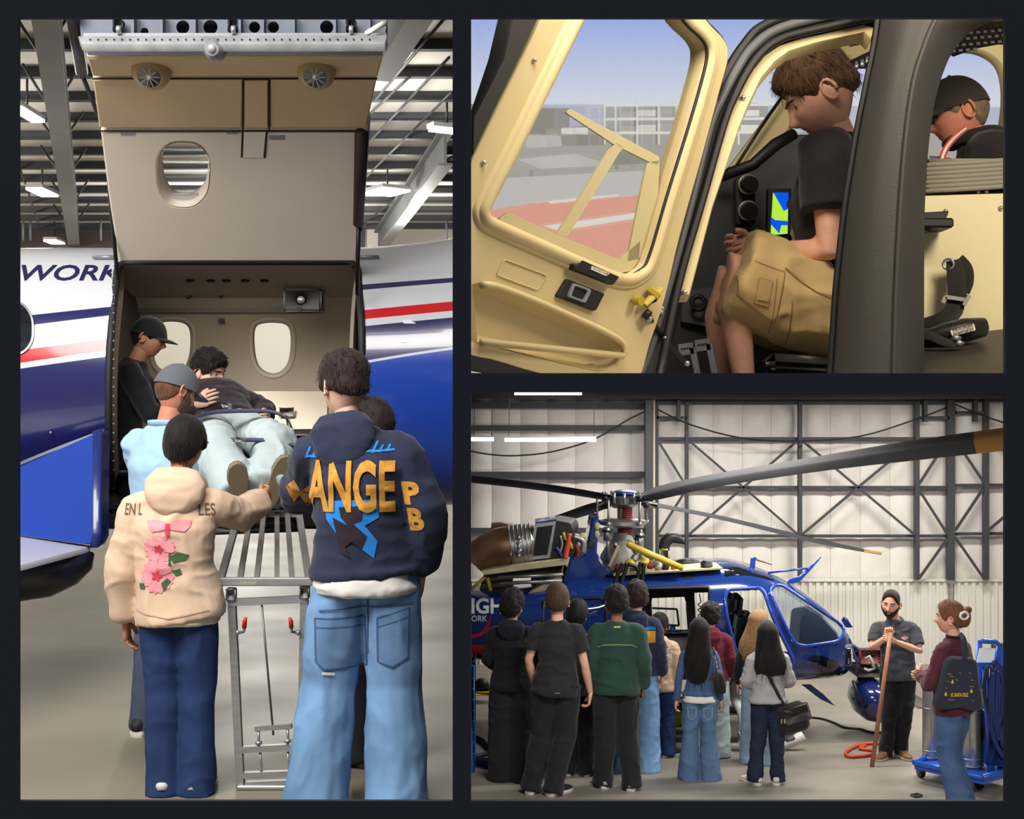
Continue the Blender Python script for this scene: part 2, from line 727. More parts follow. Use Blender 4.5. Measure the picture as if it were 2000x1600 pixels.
def grid_faces(nu, nv):
 return [(j * nu + i, j * nu + (i + 1) % nu, (j + 1) * nu + (i + 1) % nu, (j + 1) * nu + i) for j in range(nv) for i in range(nu)]

HEAD_N = (60, 46)
_HD = sphere_dirs(*HEAD_N)
_HF = grid_faces(*HEAD_N)

def head_geo(eyes=True, jaw=1.0):
 """Materials: 0 skin, 1 eye white, 2 iris, 3 lips, 4 brows."""
 g = Geo()
 v = head_surf(_HD, jaw)
 fs = [f[::-1] for f in _HF]
 mi = []
 c = v[np.array([f for f in _HF])].mean(axis=1)
 for k in range(len(fs)):
  x, y, z = c[k]
  mi.append(3 if (y > .06 and (x / .024) ** 2 + ((z + .0645) / .0115) ** 2 < 1) else 0)
 g.v = [tuple(p) for p in v]
 g.f = fs
 g.m = mi
 for s in (-1, 1):
  R = Matrix.Rotation(math.radians(s * 18), 3, 'Z') @ Matrix.Rotation(math.radians(-10), 3, 'X')
  g.ball((s * .074, -.012, -.004), (.010, .019, .032), R, 12, 9, 0)
  ring = [Vector((s * .078, -.014, -.004)) + R @ Vector((s * .005, .019 * math.cos(a) - .003, .031 * math.sin(a))) for a in np.linspace(-2.2, 3.6, 14)]
  g.tube(ring, .0055, 6, 0)
  if eyes:
   fy = lambda x_, z_: float(v[np.argmin((v[:, 0] - x_) ** 2 + (v[:, 2] - z_) ** 2 + (v[:, 1] < 0) * 9), 1])
   ey = fy(s * .031, .006)
   g.ball((s * .031, ey - .0065, .0055), (.0150, .0095, .0088), None, 12, 8, 1)
   g.ball((s * .031, ey + .0008, .0050), (.0070, .0028, .0072), None, 10, 6, 2)
   arc = [Vector((s * (.011 + .040 * t), fy(s * (.011 + .040 * t), .026) + .001, .0265 + .004 * math.sin(math.pi * t))) for t in np.linspace(0, 1, 7)]
   g.tube(arc, [.002, .0042, .0047, .0045, .0040, .003, .0015], 6, 4)
   lid = [Vector((s * (.016 + .030 * t), ey + .0005 - .004 * abs(t - .5), .0105 + .0042 * math.sin(math.pi * t))) for t in np.linspace(0, 1, 6)]
   g.tube(lid, .0030, 6, 0)
 return g

HL_AZ = [0, 30, 50, 66, 80, 92, 104, 120, 145, 180]

def hair_cap(M, top=.022, side=.012, back=.018, fringe=0.0, neck=0.0, sidez=0.0, amp=.004, freq=70, curl=0.0, seed=0, strands=300, slen=.03, fall=.6, swd=.0016, crown=0.0, part=None):
 """Cropped hair as one mesh: a thickened scalp with clumps and loose locks. Returns a Geo in world coordinates."""
 rng = np.random.RandomState(seed + 11)
 nu, nv = 84, 48
 d = sphere_dirs(nu, nv, False)
 s = head_surf(d)
 az = np.degrees(np.abs(np.arctan2(d[:, 0], d[:, 1])))
 hl = np.interp(az, HL_AZ, [.066 - fringe, .058 - fringe, .030 - fringe * .5, -.002 + sidez, -.020 + sidez, .016, -.022, -.052 + neck, -.070 + neck, -.074 + neck])
 zz = s[:, 2]
 k = sstep(zz - hl, -.004, .022)
 th = np.interp(az, [0, 60, 110, 180], [top * .75, side, side * 1.05, back])
 th = th + (top - th) * sstep(zz, .02, .10) + crown * np.exp(-((zz - .09) / .05) ** 2) * (d[:, 1] < .3)
 if part is not None:
  th = th * (1 - .45 * np.exp(-((s[:, 0] - part) / .008) ** 2) * (zz > .05))
 aa = np.arctan2(d[:, 0], d[:, 1])
 q = np.stack([np.cos(aa) * .08 * freq, np.sin(aa) * .08 * freq, zz * freq * .28 + seed * 3.1], 1)
 n = vnoise(q) * .65 + vnoise(q * 2.1 + 5) * .35
 if curl:
  n2 = vnoise(s * curl + seed) * .6 + vnoise(s * curl * 1.9 + 9) * .4
  n = n2 * 1.2
 p = s + d * (th + amp * n)[:, None] * k[:, None] - d * (.005 * (1 - k))[:, None]
 keep = (zz - hl) > -.010
 g = Geo()
 fs = [f[::-1] for f in grid_faces(nu, nv) if keep[list(f)].any()]
 g.v = [tuple(r) for r in p]
 g.f = fs
 g.m = [0] * len(fs)
 idx = np.where((zz - hl) > np.where((az > 60) & (az < 115), .03, np.where(az > 100, .02, .008)))[0]
 if strands and len(idx):
  wts = np.cos(np.arcsin(np.clip(d[idx, 2], -.99, .99)))
  for i in rng.choice(idx, strands, p=wts / wts.sum()):
   r0 = Vector(p[i] - d[i] * .004)
   o = Vector(d[i])
   tang = Vector((o.x * .4, o.y * .4, -1)) if d[i, 2] < .55 else Vector((rng.normal() * .8, (-1 if o.y < .2 else 1) * .7 + rng.normal() * .5, -.2))
   tang = (tang - o * tang.dot(o))
   if tang.length < 1e-3:
    continue
   tang.normalize()
   L = slen * (.5 + rng.rand())
   dirn = (tang * fall + o * (1 - fall) + Vector(rng.normal(size=3)) * .22).normalized()
   sd = dirn.cross(o)
   if sd.length < 1e-3:
    continue
   sd.normalize()
   pts = []
   for t in (0, .4, .75, 1.0):
    pts.append(r0 + dirn * (L * t) + (-o * .25 + Vector((0, 0, -.35))) * (L * t * t * .9))
   wd = swd * (.7 + .8 * rng.rand())
   vs = []
   for q_, ww in zip(pts, (wd, wd, wd * .7)):
    vs += [q_ - sd * ww, q_ + sd * ww]
   vs.append(pts[3])
   g.add(vs, [(0, 1, 3, 2), (2, 3, 5, 4), (4, 5, 6)])
 return g.xf(M)

def long_hair(M, rows, seed=0, ridges=46, amp=.006, strands=140, slen=.09, wd=.0022):
 """A fall of long hair below the crown. rows: (x, y, z, rx, ry) from crown to tips, head-local."""
 rng = np.random.RandomState(seed + 3)
 seg = 72
 R_ = cr([tuple(r) for r in rows], 5, False)
 g = Geo()
 vs = []
 nr = len(R_)
 for i, (x, y, z, rx, ry) in enumerate(R_):
  for k in range(seg):
   a = 2 * math.pi * k / seg
   vs.append((x + rx * math.cos(a), y + ry * math.sin(a), z))
 v = np.array(vs)
 cen = np.repeat(np.array([r[:3] for r in R_]), seg, axis=0)
 out = v - cen
 ln = np.linalg.norm(out, axis=1, keepdims=True)
 ang = np.arctan2(out[:, 1], out[:, 0])
 tt = np.repeat(np.linspace(0, 1, nr), seg)
 q = np.stack([np.cos(ang) * ridges / 6.3, np.sin(ang) * ridges / 6.3, tt * 2.2 + seed], 1)
 n = vnoise(q) * .6 + vnoise(q * 2.3 + 7) * .4
 v = v + out / np.maximum(ln, 1e-6) * (n * amp * (.35 + tt))[:, None]
 v[:, 2] += np.where(tt > .93, vnoise(np.stack([np.cos(ang) * 6, np.sin(ang) * 6, tt * 0 + seed], 1)) * .02, 0)
 fs = [(i * seg + k, (i + 1) * seg + k, (i + 1) * seg + (k + 1) % seg, i * seg + (k + 1) % seg) for i in range(nr - 1) for k in range(seg)]
 fs.append(tuple(range(seg)))
 fs.append(tuple((nr - 1) * seg + k for k in range(seg))[::-1])
 g.add([tuple(p) for p in v], fs)
 for _ in range(strands):
  i = rng.randint(int(nr * .45), nr)
  k = rng.randint(seg)
  p0 = Vector(v[i * seg + k])
  o = Vector(out[i * seg + k]).normalized()
  dn = (Vector((0, 0, -1)) + o * .12 + Vector(rng.normal(size=3)) * .10).normalized()
  sd = dn.cross(o)
  if sd.length < 1e-3:
   continue
  sd.normalize()
  L = slen * (.4 + rng.rand())
  pts = [p0 + o * .001, p0 + dn * L * .5 + o * .002, p0 + dn * L]
  g.add([pts[0] - sd * wd, pts[0] + sd * wd, pts[1] - sd * wd * .8, pts[1] + sd * wd * .8, pts[2]], [(0, 1, 3, 2), (2, 3, 4)])
 return g.xf(M)

def hand_geo(wr, d, t, right, curl=25, k=1.0, spread=0.0, thumb=20):
 """A hand: wrist point, finger direction d, thumb side t."""
 d = Vector(d).normalized()
 t = Vector(t)
 t = (t - d * t.dot(d)).normalized()
 n = d.cross(t) * (-1 if right else 1)      # palm normal
 g = Geo()
 wr = Vector(wr)
 L = .092 * k
 cs = [wr - d * .02 * k, wr + d * .012 * k, wr + d * L * .45 + t * .002, wr + d * L * .85, wr + d * L * 1.02]
 g.rings(cs, t, [.026 * k, .029 * k, .040 * k, .042 * k, .036 * k], [.019 * k, .018 * k, .0155 * k, .013 * k, .009 * k], 14, 0, 2.6)
 c = math.radians(curl)
 for j, (off, ln, r) in enumerate(((.031, .074, .0088), (.0105, .082, .0091), (-.0105, .076, .0087), (-.030, .060, .0077))):
  p = wr + d * (L * (.96 - .05 * abs(j - 1.2))) + t * off * k
  dd = (d + t * spread * (1.5 - j) * .12).normalized()
  pts, rr = [p - dd * .012 * k, p], [r * k, r * k]
  a = 0
  for q, fr in enumerate((.45, .31, .24)):
   a += c * (.75 if q == 0 else 1.0) * (1 + .12 * j)
   v = dd * math.cos(a) + n * math.sin(a)
   steps = 2
   for s_ in range(steps):
    p = p + v * (ln * fr * k / steps)
    pts.append(p)
    rr.append(r * k * (1 - .12 * (q + (s_ + 1) / steps)))
  pts.append(p + v * .003 * k)
  rr.append(r * k * .35)
  g.tube(pts, rr, 8, 0, side=t)
 th = math.radians(thumb)
 p = wr + d * .022 * k + t * .020 * k + n * .004
 v1 = (d * .72 + t * math.cos(th) * .62 + n * (.15 + math.sin(th) * .6)).normalized()
 v2 = (d * .92 + t * .10 * math.cos(th) + n * (.12 + math.sin(th) * .7)).normalized()
 pts = [p, p + v1 * .025 * k, p + v1 * .046 * k, p + v1 * .046 * k + v2 * .018 * k, p + v1 * .046 * k + v2 * .034 * k, p + v1 * .046 * k + v2 * .038 * k]
 g.tube(pts, [.014 * k, .0128 * k, .0108 * k, .0100 * k, .0085 * k, .003 * k], 8, 0)
 return g

def shoe_geo(M, k=1.0, high=0.0):
 """(upper, sole) Geos in world coordinates; foot-local: toe +y, sole at z=0."""
 sec = [(-.078, .020, .040), (-.072, .030, .062 + high), (-.05, .036, .082 + high), (-.01, .0375, .088 + high), (.03, .039, .078), (.07, .043, .060), (.11, .047, .048), (.15, .044, .040), (.178, .034, .031), (.192, .016, .018)]
 u = Geo()
 u.rings([(0, y, .016 + h / 2 - .004) for y, w_, h in sec], (1, 0, 0), [w_ for y, w_, h in sec], [h / 2 for y, w_, h in sec], 14, 0, 2.5)
 s = Geo()
 ol = [(w_ + .004, y) for y, w_, h in sec]
 ol = [(.0, -.084)] + ol + [(.0, .199)] + [(-a, b) for a, b in ol[::-1]]
 m = len(ol)
 s.add([(a * .94, b * .97, 0) for a, b in ol] + [(a * 1.02, b, .014) for a, b in ol] + [(a, b, .028 - .006 * (b > .1)) for a, b in ol],
   [tuple(range(m))[::-1], tuple(2 * m + i for i in range(m))] + [(q * m + i, q * m + (i + 1) % m, (q + 1) * m + (i + 1) % m, (q + 1) * m + i) for q in (0, 1) for i in range(m)])
 S = M @ Matrix.Scale(k, 4)
 return u.xf(S), s.xf(S)

SKIN = {'fair': (226, 172, 146), 'tan': (196, 140, 108), 'brown': (150, 100, 76), 'light': (224, 180, 156), 'ruddy': (205, 134, 108)}

def skin_mats(tone, hairrgb):
 m = mat('skin_' + tone, SKIN[tone], rough=.52, vary=(38, .07), bump=(220, .12, .002), spec=.35)
 if not m.get('ss'):
  m['ss'] = 1
  b = m.node_tree.nodes['Principled BSDF']
  b.inputs['Subsurface Weight'].default_value = .08
  b.inputs['Subsurface Radius'].default_value = (.012, .005, .003)
 c = SKIN[tone]
 return [m, mat('eye_white', (225, 220, 214), rough=.2), mat('iris', (38, 26, 20), rough=.15), mat('lips_' + tone, (c[0] * .92, c[1] * .76, c[2] * .74), rough=.45), hair_mat(hairrgb)]

def hair_mat(rgb):
 return mat('hair_%d_%d_%d' % tuple(rgb), rgb, rough=.62, vary=(26, .45), bump=(60, .5, .003), spec=.16, stretch=(7, 7, .9), sheen=.1)

def cloth(key, rgb, rough=.85, vary=(5, .06), bump=(420, .30, .0025), **k):
 return mat(key, rgb, rough=rough, vary=vary, bump=bump, spec=.2, sheen=.15, **k)

def denim(key, rgb, amt=.20):
 return mat(key, rgb, rough=.82, vary=(4.2, amt), bump=(520, .35, .0025), spec=.2)

J0 = dict(pelvis=(0, 0, .95), waist=(0, .005, 1.10), chest=(0, 0, 1.28), neck=(0, -.012, 1.455), head=(0, .025, 1.620),
   sh_r=(.172, -.012, 1.372), el_r=(.232, -.035, 1.13), wr_r=(.242, .035, .885),
   hip_r=(.088, 0, .92), kn_r=(.098, .015, .50), an_r=(.105, -.02, .085))

class Person:
 def __init__(self, name, label, pos, H, yaw=0.0, pose=None, tone='fair', hair=(40, 28, 22), voxel=.013, frame=None, eyes=False, group=None, cat='person'):
  """Faces local +y. pose: joint overrides in metres for a 1.75 m figure."""
  J = {k: Vector(v) for k, v in J0.items()}
  for k in list(J):
   if k.endswith('_r'):
    v = J[k]
    J[k[:-2] + '_l'] = Vector((-v.x, v.y, v.z))
  pose = pose or {}
  for k, v in pose.items():
   if k in J:
    J[k] = Vector(v)
  self.J, self.pose = J, pose
  self.s = H / 1.75
  self.vox = voxel
  self.M = (frame if frame is not None else Matrix.Translation(Vector(pos)) @ Matrix.Rotation(math.radians(yaw), 4, 'Z')) @ Matrix.Scale(self.s, 4)
  self.root = thing(name, label, cat, Vector(pos), group)
  self.tone, self.hairrgb = tone, hair
  hr = pose.get('head_rot', (0, 0, 0))       # yaw, pitch, roll in degrees
  self.HM = self.M @ Matrix.Translation(J['head']) @ Matrix.Rotation(math.radians(hr[0]), 4, 'Z') @ Matrix.Rotation(math.radians(hr[1]), 4, 'X') @ Matrix.Rotation(math.radians(hr[2]), 4, 'Y') @ Matrix.Scale(pose.get('head_k', 1.0), 4)
  if 'head_world' in pose:
   a = pose['head_world']
   self.HM = Matrix.Translation(self.M @ J['head']) @ Matrix.Rotation(math.radians(a[0]), 4, 'Z') @ Matrix.Rotation(math.radians(a[1]), 4, 'X') @ Matrix.Rotation(math.radians(a[2]), 4, 'Y') @ Matrix.Scale(self.s * pose.get('head_k', 1.0), 4)
  self.side = (J['sh_r'] - J['sh_l']).normalized()
  self.hside = (J['hip_r'] - J['hip_l']).normalized()
  self.garments = {}
  self._body(eyes)

 def _emit(self, name, v, fs, m, parent=None):
  g = Geo()
  R = np.array(self.M)
  w_ = v @ R[:3, :3].T + R[:3, 3]
  g.v = [tuple(p) for p in w_]
  g.f = fs
  g.m = [0] * len(fs)
  return mk(name, g, m, parent or self.root)

 def spine(self):
  J = self.J
  return [J['pelvis'] + (J['pelvis'] - J['waist']).normalized() * .07, J['pelvis'], J['waist'], J['chest'], J['chest'].lerp(J['neck'], .62), J['neck']]

 def _body(self, eyes):
  J = self.J
  g = Geo()
  sp = self.spine()
  sd = [self.hside, self.hside, self.hside.lerp(self.side, .5), self.side, self.side, self.side]
  g.rings(sp, sd, [.14, .155, .135, .155, .15, .058], [.09, .105, .098, .11, .085, .056], 18)
  hd = J['head']
  g.tube([J['neck'] - (hd - J['neck']) * .3, J['neck'], hd], [.06, .054, .05], 14)
  for s in ('_r', '_l'):
   sh, el, wr = J['sh' + s], J['el' + s], J['wr' + s]
   g.tube([sh.lerp(J['chest'].lerp(J['neck'], .6), .3), sh, sh.lerp(el, .5), el, el.lerp(wr, .3), el.lerp(wr, .75), wr], [.05, .054, .046, .037, .041, .031, .0255], 12)
   hp, kn, an = J['hip' + s], J['kn' + s], J['an' + s]
   g.tube([hp, hp.lerp(kn, .35), kn, kn.lerp(an, .3), kn.lerp(an, .8), an], [.088, .082, .054, .053, .037, .034], 12)
  v, n, fs = remesh(g, self.pose.get('body_voxel', max(self.vox, .013)), 3)
  out = Geo()
  R = np.array(self.M)
  out.v = [tuple(p) for p in (v @ R[:3, :3].T + R[:3, 3])]
  out.f = fs
  out.m = [0] * len(fs)
  out.merge(head_geo(eyes).xf(self.HM))
  for s in ('_r', '_l'):
   el, wr = J['el' + s], J['wr' + s]
   d = self.pose.get('hand_d' + s, wr - el)
   t = self.pose.get('hand_t' + s, (0, 1, 0))
   h = hand_geo(wr, d, t, s == '_r', self.pose.get('curl' + s, self.pose.get('curl', 28)), self.pose.get('hand_k', 1.0), self.pose.get('spread', 0), self.pose.get('thumb' + s, 20))
   out.merge(h.xf(self.M))
  self.body = mk('body', out, skin_mats(self.tone, self.hairrgb), self.root)

 def garment(self, name, g, m, voxel=None, smooth=5, wr=.006, fr=(8, 8, 13), seed=0, extra=None, parent=None):
  v, n, fs = remesh(g, voxel or self.vox, smooth)
  q = v * np.array(fr) + seed * 7.3
  q = q + .6 * np.stack([vnoise(q * .5 + 3), vnoise(q * .5 + 11), vnoise(q * .5 + 19)], 1)
  r = np.clip(1 - 2.6 * np.abs(vnoise(q)), -.4, 1) + .5 * np.clip(1 - 2.6 * np.abs(vnoise(q[:, [1, 2, 0]] * 1.7 + 4)), -.3, 1)
  big = vnoise(v * 4.5 + seed)
  amp = np.full(len(v), wr)
  if extra is not None:
   amp = amp * extra(v)
  v = v + n * (amp * (r * .75 + big * .38))[:, None]
  self.garments[name] = (v, fs)
  return self._emit(name, v, fs, m, parent)

 def top(self, m, name='shirt', hem=.10, ease=0.0, long=True, sleeve=None, wr=.006, seed=0, neck=.07, shoulder=1.0, waist=None, flare=0.0, fr=(8, 8, 13), cuff=True, voxel=None, depth=0.0, hem_tilt=0.0):
  """A shirt or jumper: torso and sleeves as one surface. hem: metres below the pelvis."""
  J = self.J
  dn = (J['pelvis'] - J['waist']).normalized()
  e = ease
  g = Geo()
  upper = J['chest'].lerp(J['neck'], .62)
  pts = [J['pelvis'] + dn * hem, J['pelvis'] + dn * (hem - .035), J['pelvis'], J['waist'], J['chest'], upper, J['chest'].lerp(J['neck'], .86), J['neck'] + (J['neck'] - J['chest']).normalized() * .012]
  wx = .158 if waist is None else waist
  rx = [.190 + e + flare, .194 + e + flare, .184 + e, wx + e, .178 + e, .160 * shoulder + e * .6, .118, neck]
  ry = [.138 + e + depth + flare, .142 + e + depth + flare, .132 + e + depth, .122 + e + depth, .130 + e + depth, .098 + e * .5, .078, neck * .95]
  sd = [self.hside] * 3 + [self.hside.lerp(self.side, .5)] + [self.side] * 4
  g.rings(pts, sd, rx, ry, 26, 0, 2.25)
  for s in ('_r', '_l'):
   sh, el, wr_ = J['sh' + s], J['el' + s], J['wr' + s]
   inn = sh.lerp(upper, .52)
   if long:
    sl = sleeve or [.056, .063, .060, .055, .051, .046, .036]
    d2 = (wr_ - el).normalized()
    pp = [inn, sh, sh.lerp(el, .5), el, el.lerp(wr_, .45), el.lerp(wr_, .82), wr_ - d2 * .012]
    rr = [sl[0] + e * .4, sl[1] + e * .5, sl[2] + e * .5, sl[3] + e * .5, sl[4] + e * .5, sl[5] + e * .5, sl[6] if cuff else sl[6] + e * .4]
    if cuff:
     pp.insert(6, el.lerp(wr_, .93) - d2 * .0)
     rr.insert(6, (rr[5] + sl[6]) * .5)
    q4 = cr([(*p_, r_) for p_, r_ in zip(pp, rr)], 4, False)
    g.tube([q_[:3] for q_ in q4], [q_[3] for q_ in q4], 16)
   else:
    sl = sleeve or [.056, .066, .070, .071]
    k = self.pose.get('short', .62)
    q4 = cr([(*p_, r_ + e * .5) for p_, r_ in zip([inn, sh, sh.lerp(el, k * .5), sh.lerp(el, k)], sl)], 4, False)
    g.tube([q_[:3] for q_ in q4], [q_[3] for q_ in q4], 16)
  o = self.garment(name, g, m, voxel, 3, wr, fr, seed)
  return o

 def trousers(self, m, name='trousers', radii=(.096, .094, .076, .070, .070), waist=.03, ease=0.0, wr=.007, seed=0, short=None, fr=(9, 9, 8), voxel=None, drop=0.0, hip=1.0, hemz=.02, wob=None):
  """radii: hip, thigh, knee, calf, hem. waist: metres above the pelvis joint. short: share of the leg covered."""
  J = self.J
  up = (J['waist'] - J['pelvis']).normalized()
  g = Geo()
  g.rings([J['pelvis'] - up * (.09 + drop), J['pelvis'] - up * .04, J['pelvis'], J['pelvis'] + up * waist], self.hside,
    [.145 * hip + ease, .166 * hip + ease, .164 * hip + ease, .152 * hip + ease * .6], [.105 + ease, .122 + ease, .120 + ease, .110 + ease * .6], 24, 0, 2.3)
  for s in ('_r', '_l'):
   hp, kn, an = J['hip' + s], J['kn' + s], J['an' + s]
   rr = [r + ease * .6 for r in radii]
   if short is None:
    end = an + (an - kn).normalized() * (.085 - hemz)
    pp = [hp, hp.lerp(kn, .45), kn, kn.lerp(an, .5), kn.lerp(an, .88), end]
    r2 = [rr[0], rr[1], rr[2], rr[3], rr[4] * .98, rr[4]]
   else:
    pp = [hp, hp.lerp(kn, .35), hp.lerp(kn, .7), hp.lerp(kn, short)]
    r2 = rr[:4]
   g.tube(pp, r2, 16)
  ex = None
  if wob:
   ex = lambda v: 1 + wob * np.exp(-((v[:, 2] - .47) / .12) ** 2) + wob * 1.2 * np.exp(-((v[:, 2] - .12) / .12) ** 2)
  return self.garment(name, g, m, voxel, 4, wr, fr, seed, ex)

 def hood(self, m, drop=.13, wid=.125, thick=.05, ring=.034, seed=0, z=0.0, spread=1.0):
  J = self.J
  g = Geo()
  n0 = J['neck']
  up = (J['neck'] - J['chest']).normalized()
  x = self.side
  f = up.cross(x)      # forward or back
  if f.dot(J['head'] - J['neck']) < 0 and abs(f.dot(J['head'] - J['neck'])) > .02:
   f = -f
  if f.y < 0 and 'fwd' not in self.pose:
   f = -f
  if 'fwd' in self.pose:
   f = Vector(self.pose['fwd']).normalized()
  c = n0 + up * (.02 + z) + f * .005
  loop = []
  rr = []
  for k in range(25):
   a = math.radians(-150 + 300 * k / 24)
   loop.append(c + x * (math.sin(a) * .098 * spread) - f * (math.cos(a) * .088 * spread) + up * (-.045 + .045 * math.cos(a)))
   rr.append(ring * (.62 + .45 * max(0, math.cos(a * .6))))
  g.tube(loop, rr, 10)
  cs = [c - f * .055 + up * .03, c - f * .092 - up * .02, c - f * .108 - up * (.03 + drop * .4), c - f * .112 - up * (.03 + drop * .75), c - f * .106 - up * (.03 + drop)]
  g.rings(cs, x, [wid * .72, wid * .98, wid * .92, wid * .62, wid * .2], [thick * .7, thick, thick * .95, thick * .75, thick * .3], 18, 0, 2.2)
  return self.garment('hood', g, m, min(self.vox, .010), 3, .005, (10, 10, 14), seed + 5)

 def shoes(self, upper, sole, k=1.0, high=0.0, yaw=(8, -8), name='shoe', lift=0.0):
  for s, yw in (('_r', yaw[0]), ('_l', yaw[1])):
   an = self.J['an' + s]
   if 'foot' + s in self.pose:
    fd, ud = self.pose['foot' + s]
    fd, ud = Vector(fd).normalized(), Vector(ud)
    xd = fd.cross(ud).normalized()
    ud = xd.cross(fd)
    M = Matrix.Translation(an - ud * .085) @ Matrix((xd, fd, ud)).transposed().to_4x4()
   else:
    M = Matrix.Translation((an.x, an.y, an.z - .085 + lift)) @ Matrix.Rotation(math.radians(-yw), 4, 'Z')
   u, so = shoe_geo(self.M @ M, k, high)
   o = mk(name, u, upper, self.root)
   mk('sole', so, sole, o, False)

 def cap_hair(self, name='hair', **k):
  return mk(name, hair_cap(self.HM, **k), hair_mat(self.hairrgb), self.root)

 def fall_hair(self, rows, parent=None, name='hair_length', **k):
  return mk(name, long_hair(self.HM, rows, **k), hair_mat(self.hairrgb), parent or self.root)

 def bvh(self, garment):
  v, fs = self.garments[garment]
  return BVHTree.FromPolygons(v.tolist(), fs)

 def decal(self, garment, g2, mats, name, parent, origin=(0, 0), ray=(0, 1, 0), right=(1, 0, 0), up=(0, 0, 1), lift=.003, maxlen=.02, start=1.0, base=(0, 0, 0), whole=True):
  """Lay flat print g2 (u right, v up, metres) on a garment, projected along ray (person-local)."""
  tree = self.bvh(garment) if isinstance(garment, str) else garment
  g = subdiv(g2, maxlen)
  ray, right, up, base = Vector(ray).normalized(), Vector(right), Vector(up), Vector(base)
  ok, vs = [], []
  for (u, v_, _z) in g.v:
   p = base + right * (u + origin[0]) + up * (v_ + origin[1]) - ray * start
   hit, nr, _, _ = tree.ray_cast(p, ray)
   if hit is None:
    ok.append(False)
    vs.append(p)
   else:
    ok.append(True)
    vs.append(hit - ray * lift)
  out = Geo()
  out.v = [tuple(self.M @ Vector(p)) for p in vs]
  for f, mi in zip(g.f, g.m):
   if all(ok[i] for i in f) and max((vs[f[i]] - vs[f[i - 1]]).length for i in range(3)) < maxlen * 3:
    out.f.append(f)
    out.m.append(mi)
  if whole and out.f:
   out = max(pieces(out), key=lambda h: len(h.f))
  return mk(name, out, mats, parent, True)

def pieces(g):
 """A Geo split into its loose pieces, left to right (the letters of a word)."""
 par = list(range(len(g.v)))

 def find(i):
  while par[i] != i:
   par[i] = par[par[i]]
   i = par[i]
  return i
 for f in g.f:
  for k in f[1:]:
   par[find(k)] = find(f[0])
 groups = {}
 for f in g.f:
  groups.setdefault(find(f[0]), []).append(f)
 out = []
 for fs in groups.values():
  ids = sorted({i for f in fs for i in f})
  at = {i: k for k, i in enumerate(ids)}
  h = Geo()
  h.add([g.v[i] for i in ids], [tuple(at[i] for i in f) for f in fs])
  out.append(h)
 return sorted(out, key=lambda h: min(p[0] for p in h.v))

def subdiv(g, maxlen, passes=6):
 """Split long edges of a flat Geo so that it can follow a curved surface."""
 v = [Vector(p) for p in g.v]
 tris, mi = [], []
 for f, m in zip(g.f, g.m):
  for k in range(1, len(f) - 1):
   tris.append((f[0], f[k], f[k + 1]))
   mi.append(m)
 for _ in range(passes):
  new, nm, mid, changed = [], [], {}, False

  def mp(a, b):
   key = (min(a, b), max(a, b))
   if key not in mid:
    mid[key] = len(v)
    v.append((v[a] + v[b]) / 2)
   return mid[key]
  long_ = set()
  for (a, b, c) in tris:
   for p, q in ((a, b), (b, c), (c, a)):
    if (v[p] - v[q]).length > maxlen:
     long_.add((min(p, q), max(p, q)))
  if not long_:
   break
  for (a, b, c), m in zip(tris, mi):
   e = [(min(p, q), max(p, q)) in long_ for p, q in ((a, b), (b, c), (c, a))]
   k = sum(e)
   if k == 0:
    r = [(a, b, c)]
   elif k == 3:
    x, y, z = mp(a, b), mp(b, c), mp(c, a)
    r = [(a, x, z), (x, b, y), (z, y, c), (x, y, z)]
   else:
    while not (e[0] and not e[2]) and not (k == 1 and e[0]):
     a, b, c = b, c, a
     e = [e[1], e[2], e[0]]
    if k == 1:
     x = mp(a, b)
     r = [(a, x, c), (x, b, c)]
    else:
     x, y = mp(a, b), mp(b, c)
     r = [(x, b, y), (a, x, c), (x, y, c)]
   new += r
   nm += [m] * len(r)
  tris, mi = new, nm
  if len(tris) > 60000:
   break
 out = Geo()
 out.v = [tuple(p) for p in v]
 out.f = tris
 out.m = mi
 return out

def poly2(pts, mi=0):
 """A filled flat outline as a Geo in the XY plane."""
 g = Geo()
 tr = tessellate_polygon([[Vector((p[0], p[1], 0)) for p in pts]])
 fs = [t if poly_area([pts[i] for i in t]) > 0 else t[::-1] for t in tr]
 return g.add([(p[0], p[1], 0) for p in pts], fs, mi)

# ------------------------------------------------------------------ the window wall and the three rooms behind it
M_FRAME = mat('window_wall_paint', (50, 50, 58), rough=.7, spec=.2)
PANES = ((36, 35, 884, 1565), (920, 35, 1963, 729), (920, 767, 1963, 1565))
g = Geo()
wp = Plane(WALL_D)
plate(g, wp, [(-700, -700), (2700, -700), (2700, 2300), (-700, 2300)], [[(a, b), (c, b), (c, d), (a, d)] for a, b, c, d in PANES], .010)
struct('wall_front', g, M_FRAME)

def slab(name, pts, z0, z1, m):
 g = Geo()
 n = len(pts)
 g.add([(x, y, z0) for x, y in pts] + [(x, y, z1) for x, y in pts], [tuple(range(n))[::-1], tuple(n + i for i in range(n))] + [(i, (i + 1) % n, n + (i + 1) % n, n + i) for i in range(n)])
 return struct(name, g, m)

def rx(px, D):
 return (px - 1000) * D / F

